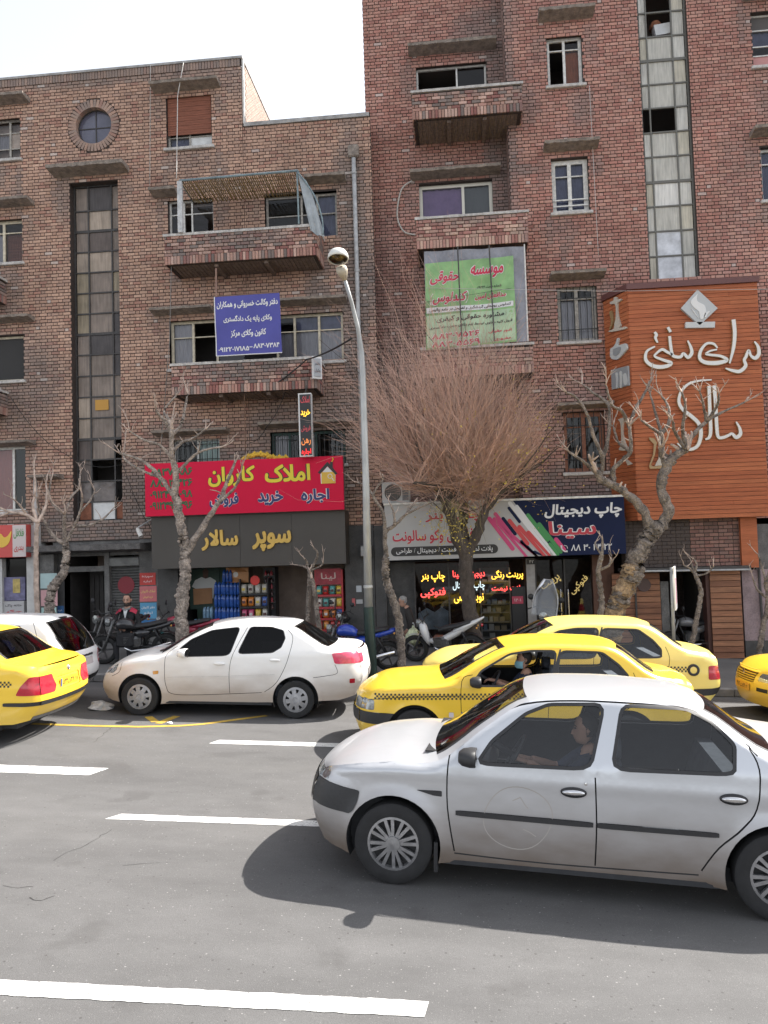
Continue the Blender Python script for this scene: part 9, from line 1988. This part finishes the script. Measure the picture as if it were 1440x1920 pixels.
# --- man walking with a plastic bag
pw = thing('person', 'grey-haired man in dark coat walking away from the sapling with a plastic bag', 'person')
bx, by = onY(772, 1180, 18.1).x, 18.1; gzv = GRADE * bx + .135
J2 = {'pelvis': (V(.02, 0, .90), (.14, .12)), 'waist': (V(-.01, 0, 1.05), (.15, .13)), 'chest': (V(-.05, 0, 1.24), (.155, .15)), 'neckb': (V(-.10, 0, 1.42), (.08, .08)), 'neck': (V(-.14, 0, 1.49), .052),
      'shl': (V(-.08, -.18, 1.37), .072), 'ell': (V(.0, -.22, 1.10), .056), 'wrl': (V(.03, -.24, .84), .038), 'shr': (V(-.08, .18, 1.37), .072), 'elr': (V(-.02, .22, 1.10), .056), 'wrr': (V(-.12, .22, .88), .038),
      'hil': (V(.02, -.10, .84), .10), 'knl': (V(.02, -.10, .47), .072), 'anl': (V(.18, -.10, .12), .05), 'tol': (V(.08, -.11, .05), .042), 'hir': (V(.02, .10, .84), .10), 'knr': (V(-.10, .10, .48), .072), 'anr': (V(-.14, .10, .09), .05), 'tor': (V(-.30, .10, .045), .042)}
pk2 = dict(pk); body('body', J2, Bn, [DJ, TROU, SHOE, SKIN], pk2, pw)
head(pw, V(-.19, 0, 1.585), (-1, -.15, -.28), (-.25, 0, 1), GREYH, mask=False, bald=.02)
hand(pw, V(.03, -.245, .83), (.05, 0, -1), (1, 0, 0), 1, 1.1); hand(pw, V(-.13, .22, .86), (-.3, 0, -1), (0, -1, 0), 1, .5, sgn=-1)
pb = thing('plastic_bag', 'knotted white plastic bag with green vegetables hanging from a hand', 'bag'); px_, pz_ = bx + .05, gzv + .70
m = MB(); R = []; rr_ = random.Random(4)
for z, r in ((.02, .02), (-.03, .035), (-.08, .10), (-.18, .17), (-.28, .19), (-.38, .15), (-.43, .05)): R.append([(px_ + r * (1 + rr_.uniform(-.16, .16)) * math.cos(a), by - .25 + r * .75 * (1 + rr_.uniform(-.16, .16)) * math.sin(a), pz_ + z + rr_.uniform(-.012, .012)) for a in [2 * math.pi * j / 18 for j in range(18)]])
m.rings(R, True, True); put('bag_body', m.mesh('bag', True), MP('bag_mottled', (.68, .72, .46), .4, noise=(9, .55), noise2=(4, .5, (2, 2, 1)), bump=(18, 1.0, .03)), pb)
m = MB()
for s in (-1, 1): m.tube([(px_ + s * .03, by - .25, pz_ - .02), (px_ + s * .02, by - .245, pz_ + .06), (px_, by - .24, pz_ + .09)], .008, 5)
put('bag_handle', m.mesh('h', True), WSHIRT, pb); m = MB(); m.rings([[(px_ + .10 + .08 * math.cos(a) * k, by - .28 + .07 * math.sin(a) * k, pz_ + z) for a in [2 * math.pi * j / 12 for j in range(12)]] for z, k in ((-.1, .3), (-.2, 1), (-.32, 1.1), (-.40, .4))], True, True); put('inner_bag', m.mesh('i', True), M('bag_olive', (.20, .17, .06), .45, noise=(9, .5), bump=(18, 1.0, .03)), pb)
# --- driver in the taxi (local car frame mapped to the world)
def seated(car, label, sx, top, hair, lean=0.0, mask=False, rev=False, hands=True, skin=SKIN):
 t = thing('person', label, 'person'); Mx = car.matrix_world.copy()
 T = lambda x, y, z: tuple(Mx @ Vector((x, y, z))); y0 = -.37; D = (Mx.to_3x3() @ Vector((-1, 0, 0))); U = Mx.to_3x3() @ Vector((0, 0, 1))
 bx_ = sx - .12
 J = {'pelvis': (T(bx_, y0, .50), (.15, .13)), 'waist': (T(bx_ + .02, y0, .66), (.15, .12)), 'chest': (T(bx_ + .05 + lean, y0, .86), (.17, .13)), 'neckb': (T(bx_ + .06 + lean, y0, 1.02), (.08, .07)), 'neck': (T(bx_ + .04 + lean, y0, 1.10), .052),
         'shl': (T(bx_ + .04 + lean, y0 - .18, .99), .072), 'ell': (T(bx_ - .16, y0 - .20, .82), .055), 'wrl': (T(bx_ - .40, y0 - .06, .92), .036), 'shr': (T(bx_ + .04 + lean, y0 + .18, .99), .072), 'elr': (T(bx_ - .14, y0 + .24, .80), .055), 'wrr': (T(bx_ - .38, y0 + .12, .90), .036),
         'hil': (T(bx_ - .05, y0 - .10, .50), .10), 'knl': (T(bx_ - .48, y0 - .12, .56), .075), 'anl': (T(bx_ - .72, y0 - .12, .30), .05), 'tol': (T(bx_ - .84, y0 - .12, .30), .042), 'hir': (T(bx_ - .05, y0 + .10, .50), .10), 'knr': (T(bx_ - .48, y0 + .12, .56), .075), 'anr': (T(bx_ - .72, y0 + .12, .30), .05), 'tor': (T(bx_ - .84, y0 + .12, .30), .042)}
 p3 = dict(pk); p3[('ell', 'wrl')] = 3 if hands else 0; p3[('elr', 'wrr')] = 3 if hands else 0
 body('body', J, Bn, [top, TROU, SHOE, skin], p3, t)
 head(t, T(bx_ + .02 + lean, y0, 1.205), D, U + D * .1, hair, skin, mask=mask, bald=.03)
 hand(t, J['wrl'][0], D * 1 + U * .2, U * -1 + D * .2, 1, .9); hand(t, J['wrr'][0], D + U * .2, U * -1 + D * .2, 1, .9, sgn=-1)
 return t
bpy.context.view_layer.update()
seated(taxi_mid, 'taxi driver with short dark hair and a light blue face mask', 2.42, NAVYT, HAIRM, lean=-.02, mask=True)
seated(near_car, 'driver of the silver saloon in a navy top with bare forearms', 2.36, NAVYT, HAIRM, lean=.06)
lt = MB(); rr_ = random.Random(8); c = gnd(188, 1330)
R = []
for z, r in ((0, .14), (.05, .13), (.10, .08), (.12, .02)): R.append([(c.x + r * 1.4 * (1 + rr_.uniform(-.4, .4)) * math.cos(a), c.y + r * (1 + rr_.uniform(-.4, .4)) * math.sin(a), c.z + z + rr_.uniform(0, .03)) for a in [2 * math.pi * j / 14 for j in range(14)]])
lt.rings(R, False, True); tag(put('plastic_litter', lt, M('clear_litter', (.55, .55, .55), .35, noise=(14, .4))), 'crumpled pale plastic litter on the road in front of the white saloon', 'litter')
for (px, py, lab) in ((318, 1357, 'small white paper scrap beside the yellow bay mark'), (637, 1311, 'white paper scrap by the kerb behind the white saloon')):
 c = gnd(px, py); m = MB(); m.rings([[(c.x + r * math.cos(a), c.y + r * math.sin(a) * .7, c.z + z + .01 * (k % 2)) for k, a in enumerate([2 * math.pi * j / 7 for j in range(7)])] for z, r in ((.004, .05), (.018, .04), (.022, .01))], False, True); tag(put('paper_scrap', m, WHT), lab, 'litter')
